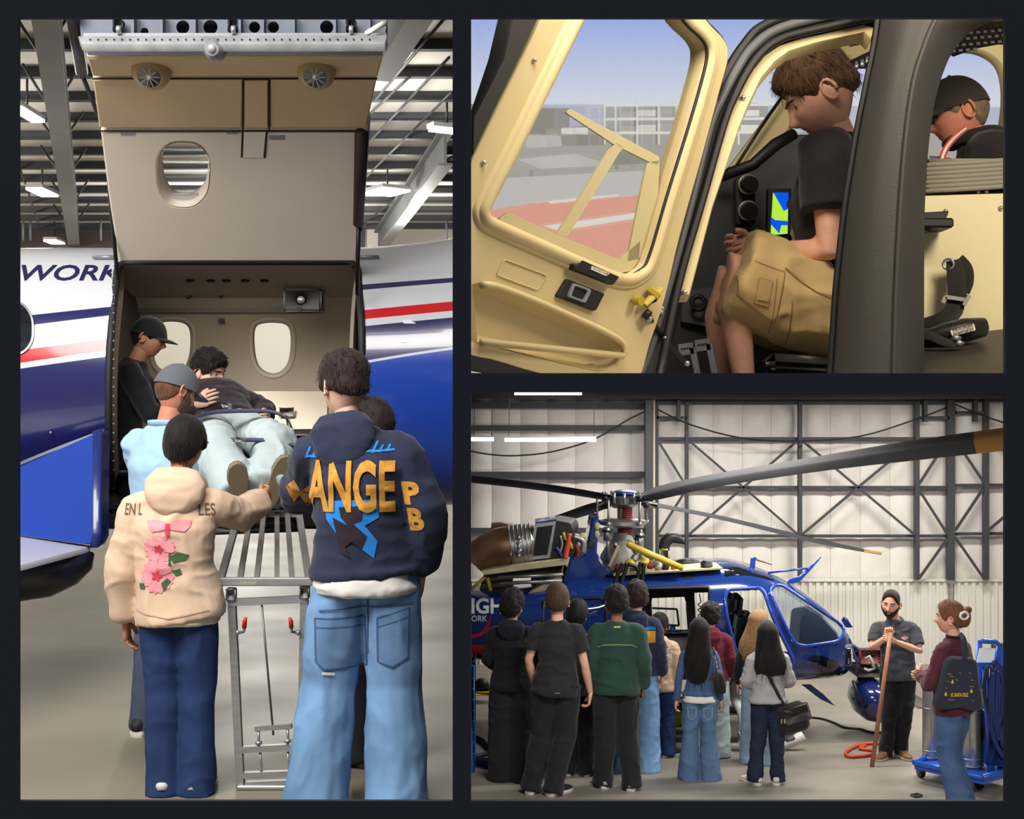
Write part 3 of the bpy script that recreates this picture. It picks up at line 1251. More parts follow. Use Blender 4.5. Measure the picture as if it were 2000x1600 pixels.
Y0 = WALL_D + .011
ROOF1 = E + 5.0
M_CONC = mat('polished_concrete', (134, 128, 118), rough=.46, vary=(.9, .30), bump=(6, .05, .002), rvary=(1.6, .12), spec=.4)
M_CONC1 = mat('pale_polished_concrete', (136, 128, 111), rough=.48, vary=(.7, .20), bump=(6, .05, .002), rvary=(1.3, .12), spec=.4)
M_DARKWALL = mat('partition_board', (70, 70, 74), rough=.8)
M_INSUL = mat('roof_insulation', (232, 228, 218), rough=.75, vary=(1.2, .05))
M_STEEL = mat('dark_grey_steel', (56, 59, 63), rough=.55, vary=(2.0, .1))
M_STEEL2 = mat('mid_grey_steel', (104, 108, 110), rough=.55, vary=(1.5, .08))
M_WALLPANEL = mat('pale_wall_board', (214, 208, 196), rough=.7, vary=(.6, .04))

# partition between the upper hangar (left) and the two rooms on the right; slab between those two
slab('wall_partition', [(rx(891, Y0), Y0), (rx(913, Y0), Y0), (rx(913, 40), 40), (rx(891, 40), 40)], 0.0, ROOF1 + .3, M_DARKWALL)
g = Geo()
q = [(rx(914, Y0), Y0), (7.5, Y0), (13.5, 18.2), (rx(914, 18.2), 18.2)]
zt = lambda y: E + (800 - 741) / F * y
zb = lambda y: E + (800 - 757) / F * y
g.add([(x, y, zb(y)) for x, y in q] + [(x, y, zt(y)) for x, y in q], [(3, 2, 1, 0), (4, 5, 6, 7)] + [(i, (i + 1) % 4, 4 + (i + 1) % 4, 4 + i) for i in range(4)])
struct('ceiling_lower_hangar', g, mat('ceiling_board', (168, 164, 158), rough=.8))

# floors
slab('floor', [(-24, Y0), (rx(890, Y0), Y0), (rx(890, 37), 37), (-24, 37)], ZF1 - .12, ZF1, M_CONC1)
slab('floor', [(rx(914, Y0), Y0), (7.5, Y0), (13.5, 18.2), (rx(914, 18.2), 18.2)], ZF3 - .12, ZF3, M_CONC)

# ---- upper hangar shell
slab('wall_back', [(-24, 36.2), (rx(890, 36.2), 36.2), (rx(890, 36.5), 36.5), (-24, 36.5)], ZF1, ROOF1, M_WALLPANEL)
slab('wall_left', [(-24, Y0), (-23.8, Y0), (-23.8, 36.2), (-24, 36.2)], ZF1, ROOF1, M_WALLPANEL)
roof = slab('ceiling', [(-24, Y0), (rx(890, Y0), Y0), (rx(890, 36.5), 36.5), (-24, 36.5)], ROOF1, ROOF1 + .15, M_INSUL)
D_ = 3.2
while D_ < 36:
 g = Geo()
 g.box(((-24 + rx(890, D_)) / 2, D_, ROOF1 - .08), (24 + rx(890, D_) - .02, .08, .16))
 g.box(((-24 + rx(890, D_)) / 2, D_ - .05, ROOF1 - .155), (24 + rx(890, D_) - .02, .12, .015))
 mk('purlin', g, M_STEEL, roof, False)
 D_ += 1.477

def roofpt(px, py, z):
 return P(px, py, F * z / (800 - py))

for (a, b, zz, wd, ht) in (((92, 35), (146, 478), 4.62, .30, .42), ((884, 372), (738, 476), 4.55, .26, .60), ((800, 35), (742, 128), 4.62, .30, .42)):
 A, B = roofpt(*a, zz), roofpt(*b, zz)
 A = A + (A - B) * .5
 A.x = min(A.x, rx(870, A.y))
 g = Geo()
 g.ibeam(A, B, wd, ht, .05)
 mk('rafter', g, M_STEEL2, roof, False)
rods = [((868, 36), (731, 198)), ((877, 112), (711, 288)), ((882, 180), (706, 355)), ((882, 306), (702, 443)), ((800, 150), (720, 225)), ((36, 40), (104, 148)), ((130, 36), (92, 98)), ((45, 126), (98, 212)), ((152, 133), (112, 205)),
  ((68, 216), (112, 282)), ((162, 220), (124, 275)), ((80, 285), (118, 340)), ((168, 290), (132, 345)), ((36, 318), (78, 445)), ((172, 352), (140, 400)), ((96, 345), (128, 395)), ((176, 395), (146, 440)), ((105, 400), (138, 450))]
for a, b in rods:
 g = Geo()
 g.cyl(roofpt(*a, 4.84), roofpt(*b, 4.84), .022, seg=6)
 mk('brace_rod', g, M_STEEL, roof)
for px in (45, 59, 197, 872):
 g = Geo()
 g.cyl(P(px, 430, 33), P(px, 470, 33), .03, seg=6)
 mk('conduit', g, M_STEEL2, roof)
g = Geo()
g.box((-14, 36.1, ROOF1 - .45), (20, .12, .9))
struct('trim_1', g, mat('dark_eave_panel', (74, 66, 66), rough=.8))

M_LAMP = mat('lamp_diffuser', (255, 250, 240), emit=14)
M_LAMPBODY = mat('lamp_housing', (210, 210, 208), rough=.5)
for i, (a, b, wd, lab) in enumerate((((40, 224), (66, 224), 34, 'square high bay lamp glowing at the far left under the purlins'), ((66, 376), (99, 376), 24, 'square high bay lamp glowing left of the open cargo door'), ((93, 473), (119, 473), 13, 'small distant high bay lamp just above the white fuselage'),
          ((738, 380), (776, 370), 16, 'slanted high bay lamp glowing beside the thick rafter'), ((866, 258), (884, 252), 18, 'high bay lamp partly hidden at the right edge under the roof'))):
 pa, pb = roofpt(*a, 4.45), roofpt(*b, 4.45)
 if pb.x > rx(886, pb.y) - .05:
  pb.x = rx(886, pb.y) - .05
 t = thing('high_bay_lamp', lab, 'lamp', (pa + pb) / 2, 'high bay lamps under the roof')
 g = Geo()
 ln = wd / F * pa.y / .28
 g.bar(pa, pb, max(.3, min(ln, 1.6)), .04)
 mk('diffuser', g, M_LAMP, t, False)
 g = Geo()
 g.bar(pa + Vector((0, 0, .06)), pb + Vector((0, 0, .06)), max(.3, min(ln, 1.6)) + .06, .07)
 mk('housing', g, M_LAMPBODY, t, False)
 g = Geo()
 g.cyl((pa + pb) / 2 + Vector((0, 0, .09)), Vector(((pa + pb).x / 2, (pa + pb).y / 2, ROOF1)), .02, seg=6)
 mk('hanger', g, M_STEEL, t)

# ------------------------------------------------------------------ the aeroplane in the upper hangar
TRIM[0] = (None, 889, None, None)
FC_D, FC_Z, FR = 8.32, E + .205, .80

def fus(px, py, off=0.0):
 """Point of the fuselage's near skin seen at px, py."""
 D = FC_D - FR
 for _ in range(14):
  z = E + (800 - py) * D / F
  t = max(-.999, min(.999, (z - FC_Z) / (FR + off)))
  D = .5 * D + .5 * (FC_D - (FR + off) * math.sqrt(1 - t * t))
 return P(px, py, D)

def qfit(pts):
 w_ = [fus(*p) for p in pts]
 A = np.array([[1, p.x, p.x * p.x] for p in w_])
 return tuple(np.linalg.lstsq(A, np.array([p.z for p in w_]), rcond=None)[0])

NAVY, RED, WHT, BLU = (34, 34, 92), (205, 34, 44), (216, 218, 224), (34, 70, 170)
edges = [([(65, 615), (212, 600), (706, 556), (884, 544)], NAVY), ([(65, 634), (212, 617), (706, 566), (884, 553)], WHT),
   ([(60, 682), (212, 661), (706, 607), (884, 589)], RED), ([(60, 705), (212, 685), (706, 623), (884, 608)], WHT),
   ([(36, 719), (212, 699), (706, 635), (884, 622)], NAVY),
   ([(36, 905), (212, 834), (706, 708), (884, 677)], (205, 212, 226)), ([(36, 911), (212, 840), (706, 713), (884, 682)], BLU)]
M_LIVERY = banded('aeroplane_livery', WHT, [(*qfit(p), c, None, None) for p, c in edges], rough=.22, coat=.6)
M_DARK = mat('dark_rubber', (34, 34, 38), rough=.6)
M_BLACK = mat('black_plastic', (24, 24, 27), rough=.45)
M_ALU = mat('brushed_aluminium', (176, 176, 174), rough=.42, metal=.75, vary=(9, .12), stretch=(1, 1, 6))
M_SILVER = mat('silver_trim', (168, 170, 174), rough=.35, metal=.6)
M_CREAM = mat('cream_lining', (240, 226, 208), rough=.62, vary=(2.2, .04), bump=(160, .12, .002))
M_TAN = mat('tan_leather', (240, 210, 162), rough=.58, vary=(3, .05), bump=(240, .2, .002))
M_GLASS = mat('clear_pane', (235, 240, 245), rough=.03, trans=.95, alpha=.35)
M_CABIN = mat('cabin_lining', (186, 172, 154), rough=.7, vary=(2, .04))
M_CABIN2 = mat('cabin_ceiling_lining', (150, 140, 128), rough=.7)

plane_ = thing('aeroplane', 'white and blue aeroplane with red stripe and raised cargo door', 'aeroplane', Vector((-2.0, FC_D, ZF1)))
OPEN = rnd([(230, 513), (698, 513), (707, 640), (707, 900), (700, 1018), (226, 1018), (212, 880), (212, 700)], [22, 22, 40, 40, 14, 14, 60, 60])
WIN1, WIN2 = cr([(300, 640), (318, 629), (352, 629), (370, 642), (372, 680), (364, 712), (345, 726), (325, 726), (305, 712), (299, 680)], 4), cr([(498, 642), (514, 631), (550, 631), (566, 643), (568, 680), (561, 712), (544, 728), (522, 728), (504, 712), (497, 680)], 4)

def nearest_on(poly, p):
 best, bq = 1e9, p
 p = Vector(p)
 for i in range(len(poly)):
  a, b = Vector(poly[i]), Vector(poly[(i + 1) % len(poly)])
  ab = b - a
  t = max(0, min(1, (p - a).dot(ab) / max(ab.length_squared, 1e-9)))
  q = a + ab * t
  if (q - p).length < best:
   best, bq = (q - p).length, q
 return bq

def cut_shell(rows, holes, resurf=None, wrap=False):
 """Quad shell (grid of points) with outlines (pixels) cut out and the cut edge snapped to the outline."""
 n, m = len(rows), len(rows[0])
 v = [Vector(p) for r in rows for p in r]
 px = [px_of(p) for p in v]
 ins = []
 for p in px:
  h = -1
  for k, H in enumerate(holes):
   if inside(p, H):
    h = k
    break
  ins.append(h)
 fs = []
 for i in range(n - 1):
  for j in range(m if wrap else m - 1):
   k = (j + 1) % m
   f = (i * m + j, i * m + k, (i + 1) * m + k, (i + 1) * m + j)
   c = (sum(px[q][0] for q in f) / 4, sum(px[q][1] for q in f) / 4)
   if any(inside(c, H) for H in holes):
    continue
   fs.append(f)
 used = {q for f in fs for q in f}
 for q in used:
  if ins[q] >= 0:
   t = nearest_on(holes[ins[q]], px[q])
   v[q] = resurf(t[0], t[1]) if resurf else P(t[0], t[1], v[q].y)
 g = Geo()
 g.add(v, fs)
 return g

def fus_row(a, x):
 """Skin point at angle a (degrees, 0 = towards the eye, 90 = top) and station x."""
 return Vector((x, FC_D - FR * math.cos(math.radians(a)), FC_Z + FR * math.sin(math.radians(a))))

angs = [a for a in np.linspace(-90, 90, 118)]
rows = []
for a in angs:
 y = FC_D - FR * math.cos(math.radians(a))
 x1 = rx(886, y)
 taper = 1.0
 rows.append([fus_row(a, -3.9 + (x1 + 3.9) * k / 170) for k in range(171)])
 # the tail end rises a little towards the right
 for p in rows[-1]:
  up = max(0, p.x + 1.1)
  p.z += .11 * up * up * max(0, math.sin(math.radians(a)))
g = cut_shell(rows, [OPEN], lambda x, y: fus(x, y))
skin = mk('fuselage', g, M_LIVERY, plane_)
# far side of the shell with the two far windows
rows = []
for a in np.linspace(90, 270, 70):
 y = FC_D - FR * math.cos(math.radians(a))
 x1 = rx(886, y)
 rows.append([fus_row(a, -3.9 + (x1 + 3.9) * k / 110) for k in range(111)])
g = cut_shell(rows, [inset2(WIN1, -3), inset2(WIN2, -3)])
mk('far_skin', g, M_LIVERY, plane_)

# lettering, rivets and the window on the near skin
t = text_geo('WORK', 1.0, .018, .28)
a = np.array(t.v)
u0, u1, v0, v1 = a[:, 0].min(), a[:, 0].max(), a[:, 1].min(), a[:, 1].max()
t = subdiv(t, .08)
gt = Geo()
gt.v = [tuple(fus(42 + (p[0] - u0) / (u1 - u0) * 200, 548 - (p[1] - v0) / (v1 - v0) * 31, .004)) for p in t.v]
keep = [i for i, f in enumerate(t.f) if max(px_of(gt.v[k])[0] for k in f) < 219]
gt.f = [t.f[i] for i in keep]
gt.m = [0] * len(gt.f)
for h in pieces(gt):
 mk('letter', h, mat('navy_lettering', (30, 30, 78), rough=.35), skin, True)
g = Geo()
wo = rnd([(-30, 587), (44, 587), (66, 618), (66, 668), (44, 694), (-30, 694)], 24)
plate(g, lambda x, y, o=0: fus(x, y, .012 + o), wo, [inset2(wo, 4)], .02)
pw = mk('side_window', g, M_SILVER, plane_)
g = Geo()
plate(g, lambda x, y, o=0: fus(x, y, .006 + o), inset2(wo, 3), (), .01)
mk('pane', g, mat('dark_window_glass', (26, 28, 34), rough=.08, spec=.6), pw, True)
for (x, y) in ((99, 845), (45, 1040), (92, 1052), (118, 1058), (190, 860), (191, 900), (191, 935), (191, 975), (190, 1000), (189, 1018), (189, 1040), (160, 1062)):
 g = Geo()
 c = fus(x, min(y, 1005))
 g.ball(P(x, y, c.y - .02), .008, None, 8, 5)
 mk('fastener', g, M_SILVER, plane_)
for (x, y, w_) in ((800, 628, 13), (790, 665, 8)):
 g = Geo()
 plate(g, lambda px, py, o=0: fus(px, py, .004 + o), rnd([(x - w_, y - 4), (x + w_, y - 4), (x + w_, y + 4), (x - w_, y + 4)], 4), (), .004)
 mk('vent_cover', g, mat('white_vent', (240, 240, 245), rough=.3), plane_)
for (y, x0, x1) in ((502, 181, 228), (502, 694, 740)):
 g = Geo()
 g.tube([fus(x0, y, .02), fus(x1, y, .02)], .010, 8)
 mk('rain_gutter', g, M_SILVER, plane_)

# lower fairing at the left: blue with a bright upper edge, its rear end a flat flange
fp = Plane((36, 930, 7.40), (196, 850, 7.36), (196, 1050, 7.30))
g = Geo()
plate(g, fp, [(-260, 1042), (-260, 1010), (36, 912), (198, 841), (197, 1046), (188, 1064), (150, 1062), (36, 1046)], (), .10, 2)
M_BLUE = mat('glossy_blue_paint', BLU, rough=.18, coat=.7)
M_BLUEDK = mat('deep_blue_paint', (24, 44, 112), rough=.25, coat=.5)
mk('wing_root_fairing', g, M_BLUE, plane_)
g = Geo()
plate(g, Plane((198, 841, 7.34), (216, 835, 7.46), (216, 1050, 7.42)), [(198, 842), (214, 836), (214, 1008), (205, 1062), (192, 1070), (197, 1040)], (), .05, 2)
mk('fairing_flange', g, M_BLUEDK, plane_)
# wing and the dark flap fairing under it
wpl = Plane((176, 1068, 7.35), (36, 1042, 7.45), (36, 1104, 6.75))
g = Geo()
plate(g, wpl, rnd([(178, 1066), (150, 1061), (36, 1045), (-300, 1000), (-300, 1190), (36, 1104)], [3, 3, 2, 2, 2, 8]), (), .035, 1.2)
mk('wing', g, mat('wing_grey_paint', (206, 206, 218), rough=.3, coat=.3), plane_)
g = Geo()
cs = [P(-320, 1125, 7.25), P(-150, 1124, 7.28), P(36, 1120, 7.32), P(95, 1116, 7.34), P(140, 1106, 7.36), P(168, 1094, 7.37), P(182, 1080, 7.38)]
g.rings(cs, (0, 1, 0), [.22, .22, .22, .20, .17, .10, .02], [.165, .165, .155, .14, .105, .06, .01], 22)
mk('flap_fairing', g, mat('dark_navy_paint', (26, 26, 46), rough=.35, coat=.2), plane_)

# door opening: rubber frame, dark sill
g = Geo()
op = [fus(x, y, .004) for x, y in OPEN]
g.tube(op + [op[0]], .022, 8, caps=False)
mk('door_seal', g, M_DARK, plane_)
g = Geo()
op2 = inset2(OPEN, 4)
rws = [[fus(x, y, -.02) for x, y in op2 + op2[:1]], [fus(x, y, -.02) + Vector((0, .13, 0)) for x, y in op2 + op2[:1]]]
g.grid(rws)
mk('door_jamb', g, mat('jamb_lining', (158, 146, 126), rough=.6), plane_)
g = Geo()
for y in np.linspace(540, 990, 26):
 g.ball(fus(219, y, .002) + Vector((.012, -.012, 0)), .006, None, 6, 4)
mk('jamb_rivets', g, M_SILVER, plane_, kind='stuff')

# cabin: curved back wall with two windows, ceiling, floor, end walls
def cabw(px, py, off=0.0):
 """Point of the far cabin lining seen at px, py; off > 0 comes towards the eye."""
 R_ = FR - .045 - off
 D = FC_D + R_
 for _ in range(14):
  z = E + (800 - py) * D / F
  t = max(-.999, min(.999, (z - FC_Z) / R_))
  D = .5 * D + .5 * (FC_D + R_ * math.sqrt(1 - t * t))
 return P(px, py, D)

H1, H2 = inset2(WIN1, -6), inset2(WIN2, -6)
g = cut_shell([[cabw(x, y) for x in np.linspace(214, 712, 150)] for y in np.linspace(545, 1000, 130)], [H1, H2], cabw)
cw = mk('cabin_wall', g, M_CABIN, plane_)
for W_ in (WIN1, WIN2):
 g = Geo()
 rws = []
 for (ins_, dd) in ((-9, .006), (-5, .012), (-1, -.01), (1, -.035)):
  rws.append([cabw(x, y, dd) for x, y in inset2(W_, ins_) + inset2(W_, ins_)[:1]])
 g.grid(rws)
 cwn = mk('cabin_window', g, mat('window_surround', (204, 194, 178), rough=.5), plane_)
 g = Geo()
 plate(g, lambda x, y, o=0: cabw(x, y, -.03 + o), inset2(W_, -2), (), .004)
 mk('pane', g, M_GLASS, cwn)
g = Geo()
rws = []
for py, D in ((518, 7.80), (532, 7.95), (546, 8.2), (556, 8.45), (566, 8.62), (580, 8.80)):
 rws.append([P(px, py, D) for px in (222, 340, 460, 580, 702)])
g.grid(rws)
mk('cabin_ceiling', g, M_CABIN2, plane_)
area('cabin_fill_light', P(460, 545, 8.30) + Vector((0, 0, -.05)), 1.1, 4, WARM, (0, .1, -1), .3)  # added fill light that brightens the dim cabin
for (x, y) in ((372, 549), (412, 549), (442, 549), (479, 549), (517, 549)):
 g = Geo()
 g.ball(P(x, y, 8.22), (.028, .028, .012), None, 12, 6)
 mk('cabin_spotlight', g, M_BLACK, plane_)
for (y, x0, x1) in ((566, 235, 634), (606, 255, 630)):
 g = Geo()
 g.bar(cabw(x0, y, .02), cabw(x1, y, .02), .02, .028)
 rl = mk('equipment_rail', g, mat('rail_grey', (120, 112, 102), rough=.5), plane_, False)
for (x, y) in ((372, 570), (435, 568)):
 g = Geo()
 g.tube([cabw(x, y, .04), cabw(x + 2, y + 8, .05), cabw(x - 4, y + 14, .05), cabw(x - 9, y + 9, .05)], .006, 6)
 mk('rail_hook', g, M_BLACK, plane_)
g = Geo()
g.box(P(594, 588, 8.62), (.245, .16, .150), None, 0, .015)
ub = mk('control_unit', g, mat('unit_grey', (118, 120, 120), rough=.5), plane_)
g = Geo()
g.cyl(P(588, 586, 8.537), P(588, 586, 8.525), .025, seg=16)
mk('dial', g, M_SILVER, ub)
g = Geo()
g.box(P(584, 603, 8.53), (.03, .012, .02))
mk('port', g, M_BLACK, ub, False)
g = Geo()
g.box(cabw(433, 627, .01), (.035, .03, .03))
mk('socket', g, M_BLACK, plane_, False)
g = Geo()
plate(g, Plane((430, 763, 8.55), (620, 763, 8.55), (520, 840, 8.45)), rnd([(424, 763), (640, 763), (640, 842), (424, 842)], 4), (), .05, 1)
sp_ = mk('stainless_panel', g, mat('stainless_steel', (196, 186, 168), rough=.28, metal=.85, vary=(3, .1)), plane_)
g = Geo()
g.box(P(560, 805, 8.46), (.10, .012, .065), None, 0, .006)
mk('placard', g, mat('placard_cream', (226, 220, 204)), sp_)
g = Geo()
g.cyl(P(559, 812, 8.44), P(563, 838, 8.40), .006, seg=6)
mk('lever', g, M_BLACK, sp_)
g = Geo()
g.box(P(555, 842, 8.3), (.45, .10, .025), None, 0, .006)
g.box(P(590, 855, 8.15), (.34, .30, .05), None, 0, .01)
g.box(P(560, 880, 8.1), (.5, .5, .05), None, 0, .01)
mk('equipment_deck', g, mat('deck_grey', (128, 124, 118), rough=.5, metal=.3), plane_)
zf = P(450, 1012, 7.62).z
g = Geo()
g.box((rx(462, 8.2), 8.16, zf - .03), (1.56, 1.14, .06))
mk('cabin_floor', g, mat('cabin_carpet', (44, 42, 42), rough=.9), plane_, False)
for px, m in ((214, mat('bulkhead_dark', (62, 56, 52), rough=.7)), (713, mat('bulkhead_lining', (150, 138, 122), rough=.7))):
 g = Geo()
 ring_ = []
 for a_ in np.linspace(-math.pi / 2, 3 * math.pi / 2, 41)[:-1]:
  z_ = FC_Z + (FR - .05) * math.sin(a_)
  ring_.append((FC_D - (FR - .05) * math.cos(a_), max(z_, zf - .02)))
 x_ = rx(px, 8.3)
 n_ = len(ring_)
 g.add([(x_ - .01, y_, z_) for y_, z_ in ring_] + [(x_ + .01, y_, z_) for y_, z_ in ring_], [tuple(range(n_)), tuple(n_ + i for i in range(n_))[::-1]] + [(i, n_ + i, n_ + (i + 1) % n_, (i + 1) % n_) for i in range(n_)])
 mk('cabin_bulkhead', g, m, plane_, False)
g = Geo()
g.bar(P(224, 1014, 7.56), P(702, 1014, 7.56), .10, .07)
mk('door_sill', g, M_BLACK, plane_, False)
g = Geo()
for x in (590, 620, 650, 680):
 g.box(P(x, 935, 8.1), (.06, .3, .4))
mk('cabin_locker', g, M_BLACK, plane_, False)

g = Geo()
g.box((rx(246, 8.1), 8.15, zf + .13), (.36, .5, .26), None, 0, .03)
mk('crew_seat', g, M_BLACK, plane_)
# raised cargo door
dl = Plane((232, 512, 7.55), (695, 512, 7.55), (450, 255, 6.74))
dm = Plane((196, 253, 6.72), (718, 253, 6.72), (450, 152, 6.28))
du = Plane((180, 152, 6.26), (737, 152, 6.26), (450, 112, 6.02))
ds = Plane((170, 112, 5.98), (748, 112, 5.98), (450, 74, 5.86))
DW = cr([(310, 306), (330, 283), (357, 279), (386, 284), (407, 308), (408, 350), (402, 378), (382, 399), (357, 404), (332, 398), (314, 374), (308, 345)], 4)
g = Geo()
plate(g, dl, [(232, 512), (214, 400), (196, 257), (716, 257), (706, 400), (696, 512)], [DW], .05, 4)
door = mk('cargo_door', g, M_CREAM, plane_, True, 40, 'raised cargo door lined in cream and tan panels')
g = Geo()
rws = []
for ins_, dd in ((0, -.002), (3, .012), (5, .05), (6, .085)):
 rws.append([dl(x, y, -dd) for x, y in inset2(DW, ins_) + inset2(DW, ins_)[:1]])
g.grid(rws)
mk('window_surround', g, M_CREAM, door)
g = Geo()
plate(g, lambda x, y, o=0: dl(x, y, -.07 + o), inset2(DW, 4), (), .004)
mk('window_pane', g, M_GLASS, door)
g = Geo()
plate(g, lambda x, y, o=0: dl(x, y, -.03 + o), [(326, 390), (392, 390), (386, 396), (357, 403), (334, 397)], (), .02)
mk('window_sill', g, mat('sill_white', (226, 224, 220)), door)
# outer skin behind, keeping the window open
g = Geo()
plate(g, lambda x, y, o=0: dl(x, y, -.09 + o), [(226, 514), (206, 400), (190, 250), (722, 250), (712, 400), (702, 514)], [inset2(DW, -6)], .02)
mk('outer_skin', g, mat('white_paint', WHT, rough=.25, coat=.5), door)
for x0a, x1a, x0b, x1b in ((194, 473, 181, 475), (527, 715, 526, 736)):
 g = Geo()
 plate(g, dm, [(x0a, 251), (x0b, 155), (x1b, 155), (x1a, 251)], (), .05, 3)
 mk('tan_panel', g, M_TAN, door, True, 40)
g = Geo()
plate(g, lambda x, y, o=0: dm(x, y, .006 + o), [(475, 250), (476, 157), (525, 157), (525, 250)], (), .05, 3)
mk('latch_cover', g, M_TAN, door, True, 40)
g = Geo()
plate(g, lambda x, y, o=0: dl(x, y, .008 + o), rnd([(473, 308), (475, 254), (522, 254), (517, 309)], 4), (), .03, 3)
mk('latch_cover', g, M_CREAM, door, True, 40)
g = Geo()
plate(g, du, [(181, 151), (170, 113), (748, 113), (737, 151)], (), .05, 3)
mk('upper_panel', g, M_TAN, door, True, 40)
for (x, y) in ((296, 137), (618, 137)):
 g = Geo()
 c = du(x, y, 0)
 ax = Vector((0, -.75, -.66))
 g.tube([c + ax * -.03, c + ax * .03, c + ax * .055, c + ax * .065], [.092, .088, .070, .060], 24)
 lp = mk('door_lamp', g, mat('lamp_bezel', (196, 168, 116), rough=.4, coat=.2), door, True, 50)
 g = Geo()
 g.tube([c + ax * .066, c + ax * .060, c + ax * .070], [.054, .030, .008], 20)
 mk('reflector', g, mat('lamp_reflector', (225, 225, 220), rough=.15, metal=.9), lp)
 for k in range(10):
  an_ = k * math.pi / 5
  u_ = Vector((1, 0, 0)) * math.cos(an_) + ax.cross(Vector((1, 0, 0))) * math.sin(an_)
  g = Geo()
  g.bar(c + ax * .067 + u_ * .010, c + ax * .072 + u_ * .050, .005, .004, ax)
  mk('reflector_rib', g, M_SILVER, lp, False)
g = Geo()
plate(g, ds, [(172, 111), (160, 82), (754, 82), (746, 111)], (), .05, 3)
mk('metal_edge', g, M_SILVER, door, True, 40)
g = Geo()
plate(g, Plane((160, 80, 5.80), (754, 80, 5.80), (450, 68, 5.84)), rnd([(158, 84), (152, 70), (757, 68), (753, 84)], 3), (), .04, 1)
lipo = mk('edge_lip', g, mat('worn_steel', (128, 130, 132), rough=.6, metal=.1, vary=(12, .2)), door)
for k in range(36):
 x = 176 + k * 15.6
 g = Geo()
 g.ball(P(x, 77, 5.80), .0045, None, 6, 4)
 mk('rivet', g, M_BLACK, lipo)
g = Geo()
c = P(417, 94, 5.82)
g.tube([c + Vector((0, .05, 0)), c + Vector((0, -.01, -.004)), c + Vector((0, -.035, -.012))], [.048, .046, .030], 20)
knob = mk('door_handle', g, M_SILVER, door, True, 50)
g = Geo()
g.cyl(c + Vector((0, -.03, -.01)), c + Vector((0, -.045, -.014)), .018, seg=14)
mk('button', g, mat('worn_button', (150, 150, 148), rough=.4), knob)
# open structure at the door's lower edge
sp2 = Plane(5.98)
hol = [[(x + r * math.cos(a_), y + r * math.sin(a_) * 1.02) for a_ in np.linspace(0, 2 * math.pi, 18)[:-1]] for x, y, r in ((357, 53, 13), (411, 53, 14), (497, 53, 11), (534, 53, 11), (638, 53, 13), (282, 62, 8))]
g = Geo()
plate(g, sp2, [(150, -10), (762, -10), (752, 72), (158, 72)], hol, .02)
frm = mk('door_frame', g, mat('primed_metal', (62, 70, 84), rough=.5, metal=.2, vary=(6, .2)), door, False)
g = Geo()
g.box(P(455, 30, 6.12), (1.42, .02, .24))
mk('inner_skin', g, mat('primed_metal_dark', (36, 40, 48), rough=.6), door, False)
for x in (232, 456, 686):
 g = Geo()
 g.box(P(x, 52, 5.93), (.045, .06, .07), None, 0, .012)
 lt = mk('door_latch', g, M_BLACK, door)
 g = Geo()
 g.cyl(P(x - 4, 58, 5.89), P(x + 4, 58, 5.89), .018, seg=12)
 mk('roller', g, M_SILVER, lt)
for x in (262, 318, 382, 470, 515, 575, 655, 722):
 g = Geo()
 g.box(P(x, 50, 5.94), (.012, .05, .09))
 mk('stiffener', g, mat('primed_metal', (62, 70, 84)), door, False)
g = Geo()
g.tube([P(752, 45, 5.9), P(738, 52, 5.86), P(722, 62, 5.85), P(716, 66, 5.86)], .013, 8)
mk('strap_tab', g, mat('white_webbing', (222, 218, 206)), door)
M_SEAM = mat('panel_gap', (40, 32, 26), rough=.9)
for pl_, pts in ((du, [(181, 152), (737, 152)]), (dl, [(196, 255), (716, 255)]), (dm, [(474.5, 252), (475, 154), (525.5, 154), (526, 252)]), (dl, [(472, 306), (474, 256)]), (dl, [(521, 256), (517, 307)])):
 g = Geo()
 g.tube([pl_(x, y, .004) for x, y in pts], .0045, 6)
 mk('panel_gap', g, M_SEAM, door)
# struts
for pts, r, m in ((((140, 20, 5.9), (160, 142, 6.4)), .030, M_BLACK), (((159, 142, 6.4), (206, 262, 6.9), (216, 400, 7.3), (230, 545, 7.52)), .011, M_DARK), (((704, 258, 6.7), (700, 437, 7.25)), .030, mat('strut_brown', (52, 40, 40), rough=.5)), (((700, 437, 7.25), (698, 575, 7.5)), .012, M_BLACK), (((718, 258, 6.76), (705, 450, 7.3)), .006, M_DARK)):
 g = Geo()
 g.tube([P(*p) for p in pts], r, 10)
 mk('door_strut', g, m, door)
for x, y, w_ in ((250, 259, 14), (454, 257, 11), (541, 268, 15)):
 g = Geo()
 plate(g, lambda px, py, o=0: dl(px, py, .004 + o), [(x - w_, y - 4), (x + w_, y - 4), (x + w_, y + 4), (x - w_, y + 4)], (), .004)
 mk('placard', g, mat('placard_grey', (140, 144, 150), rough=.4), door, False)

# ------------------------------------------------------------------ people and gear round the aeroplane
def fit(g, x0, x1, z0, z1):
 a = np.array(g.v)
 lo, hi = a.min(axis=0), a.max(axis=0)
 g.v = [(x0 + (p[0] - lo[0]) / (hi[0] - lo[0]) * (x1 - x0), z0 + (p[1] - lo[1]) / (hi[1] - lo[1]) * (z1 - z0), 0) for p in a]
 return g

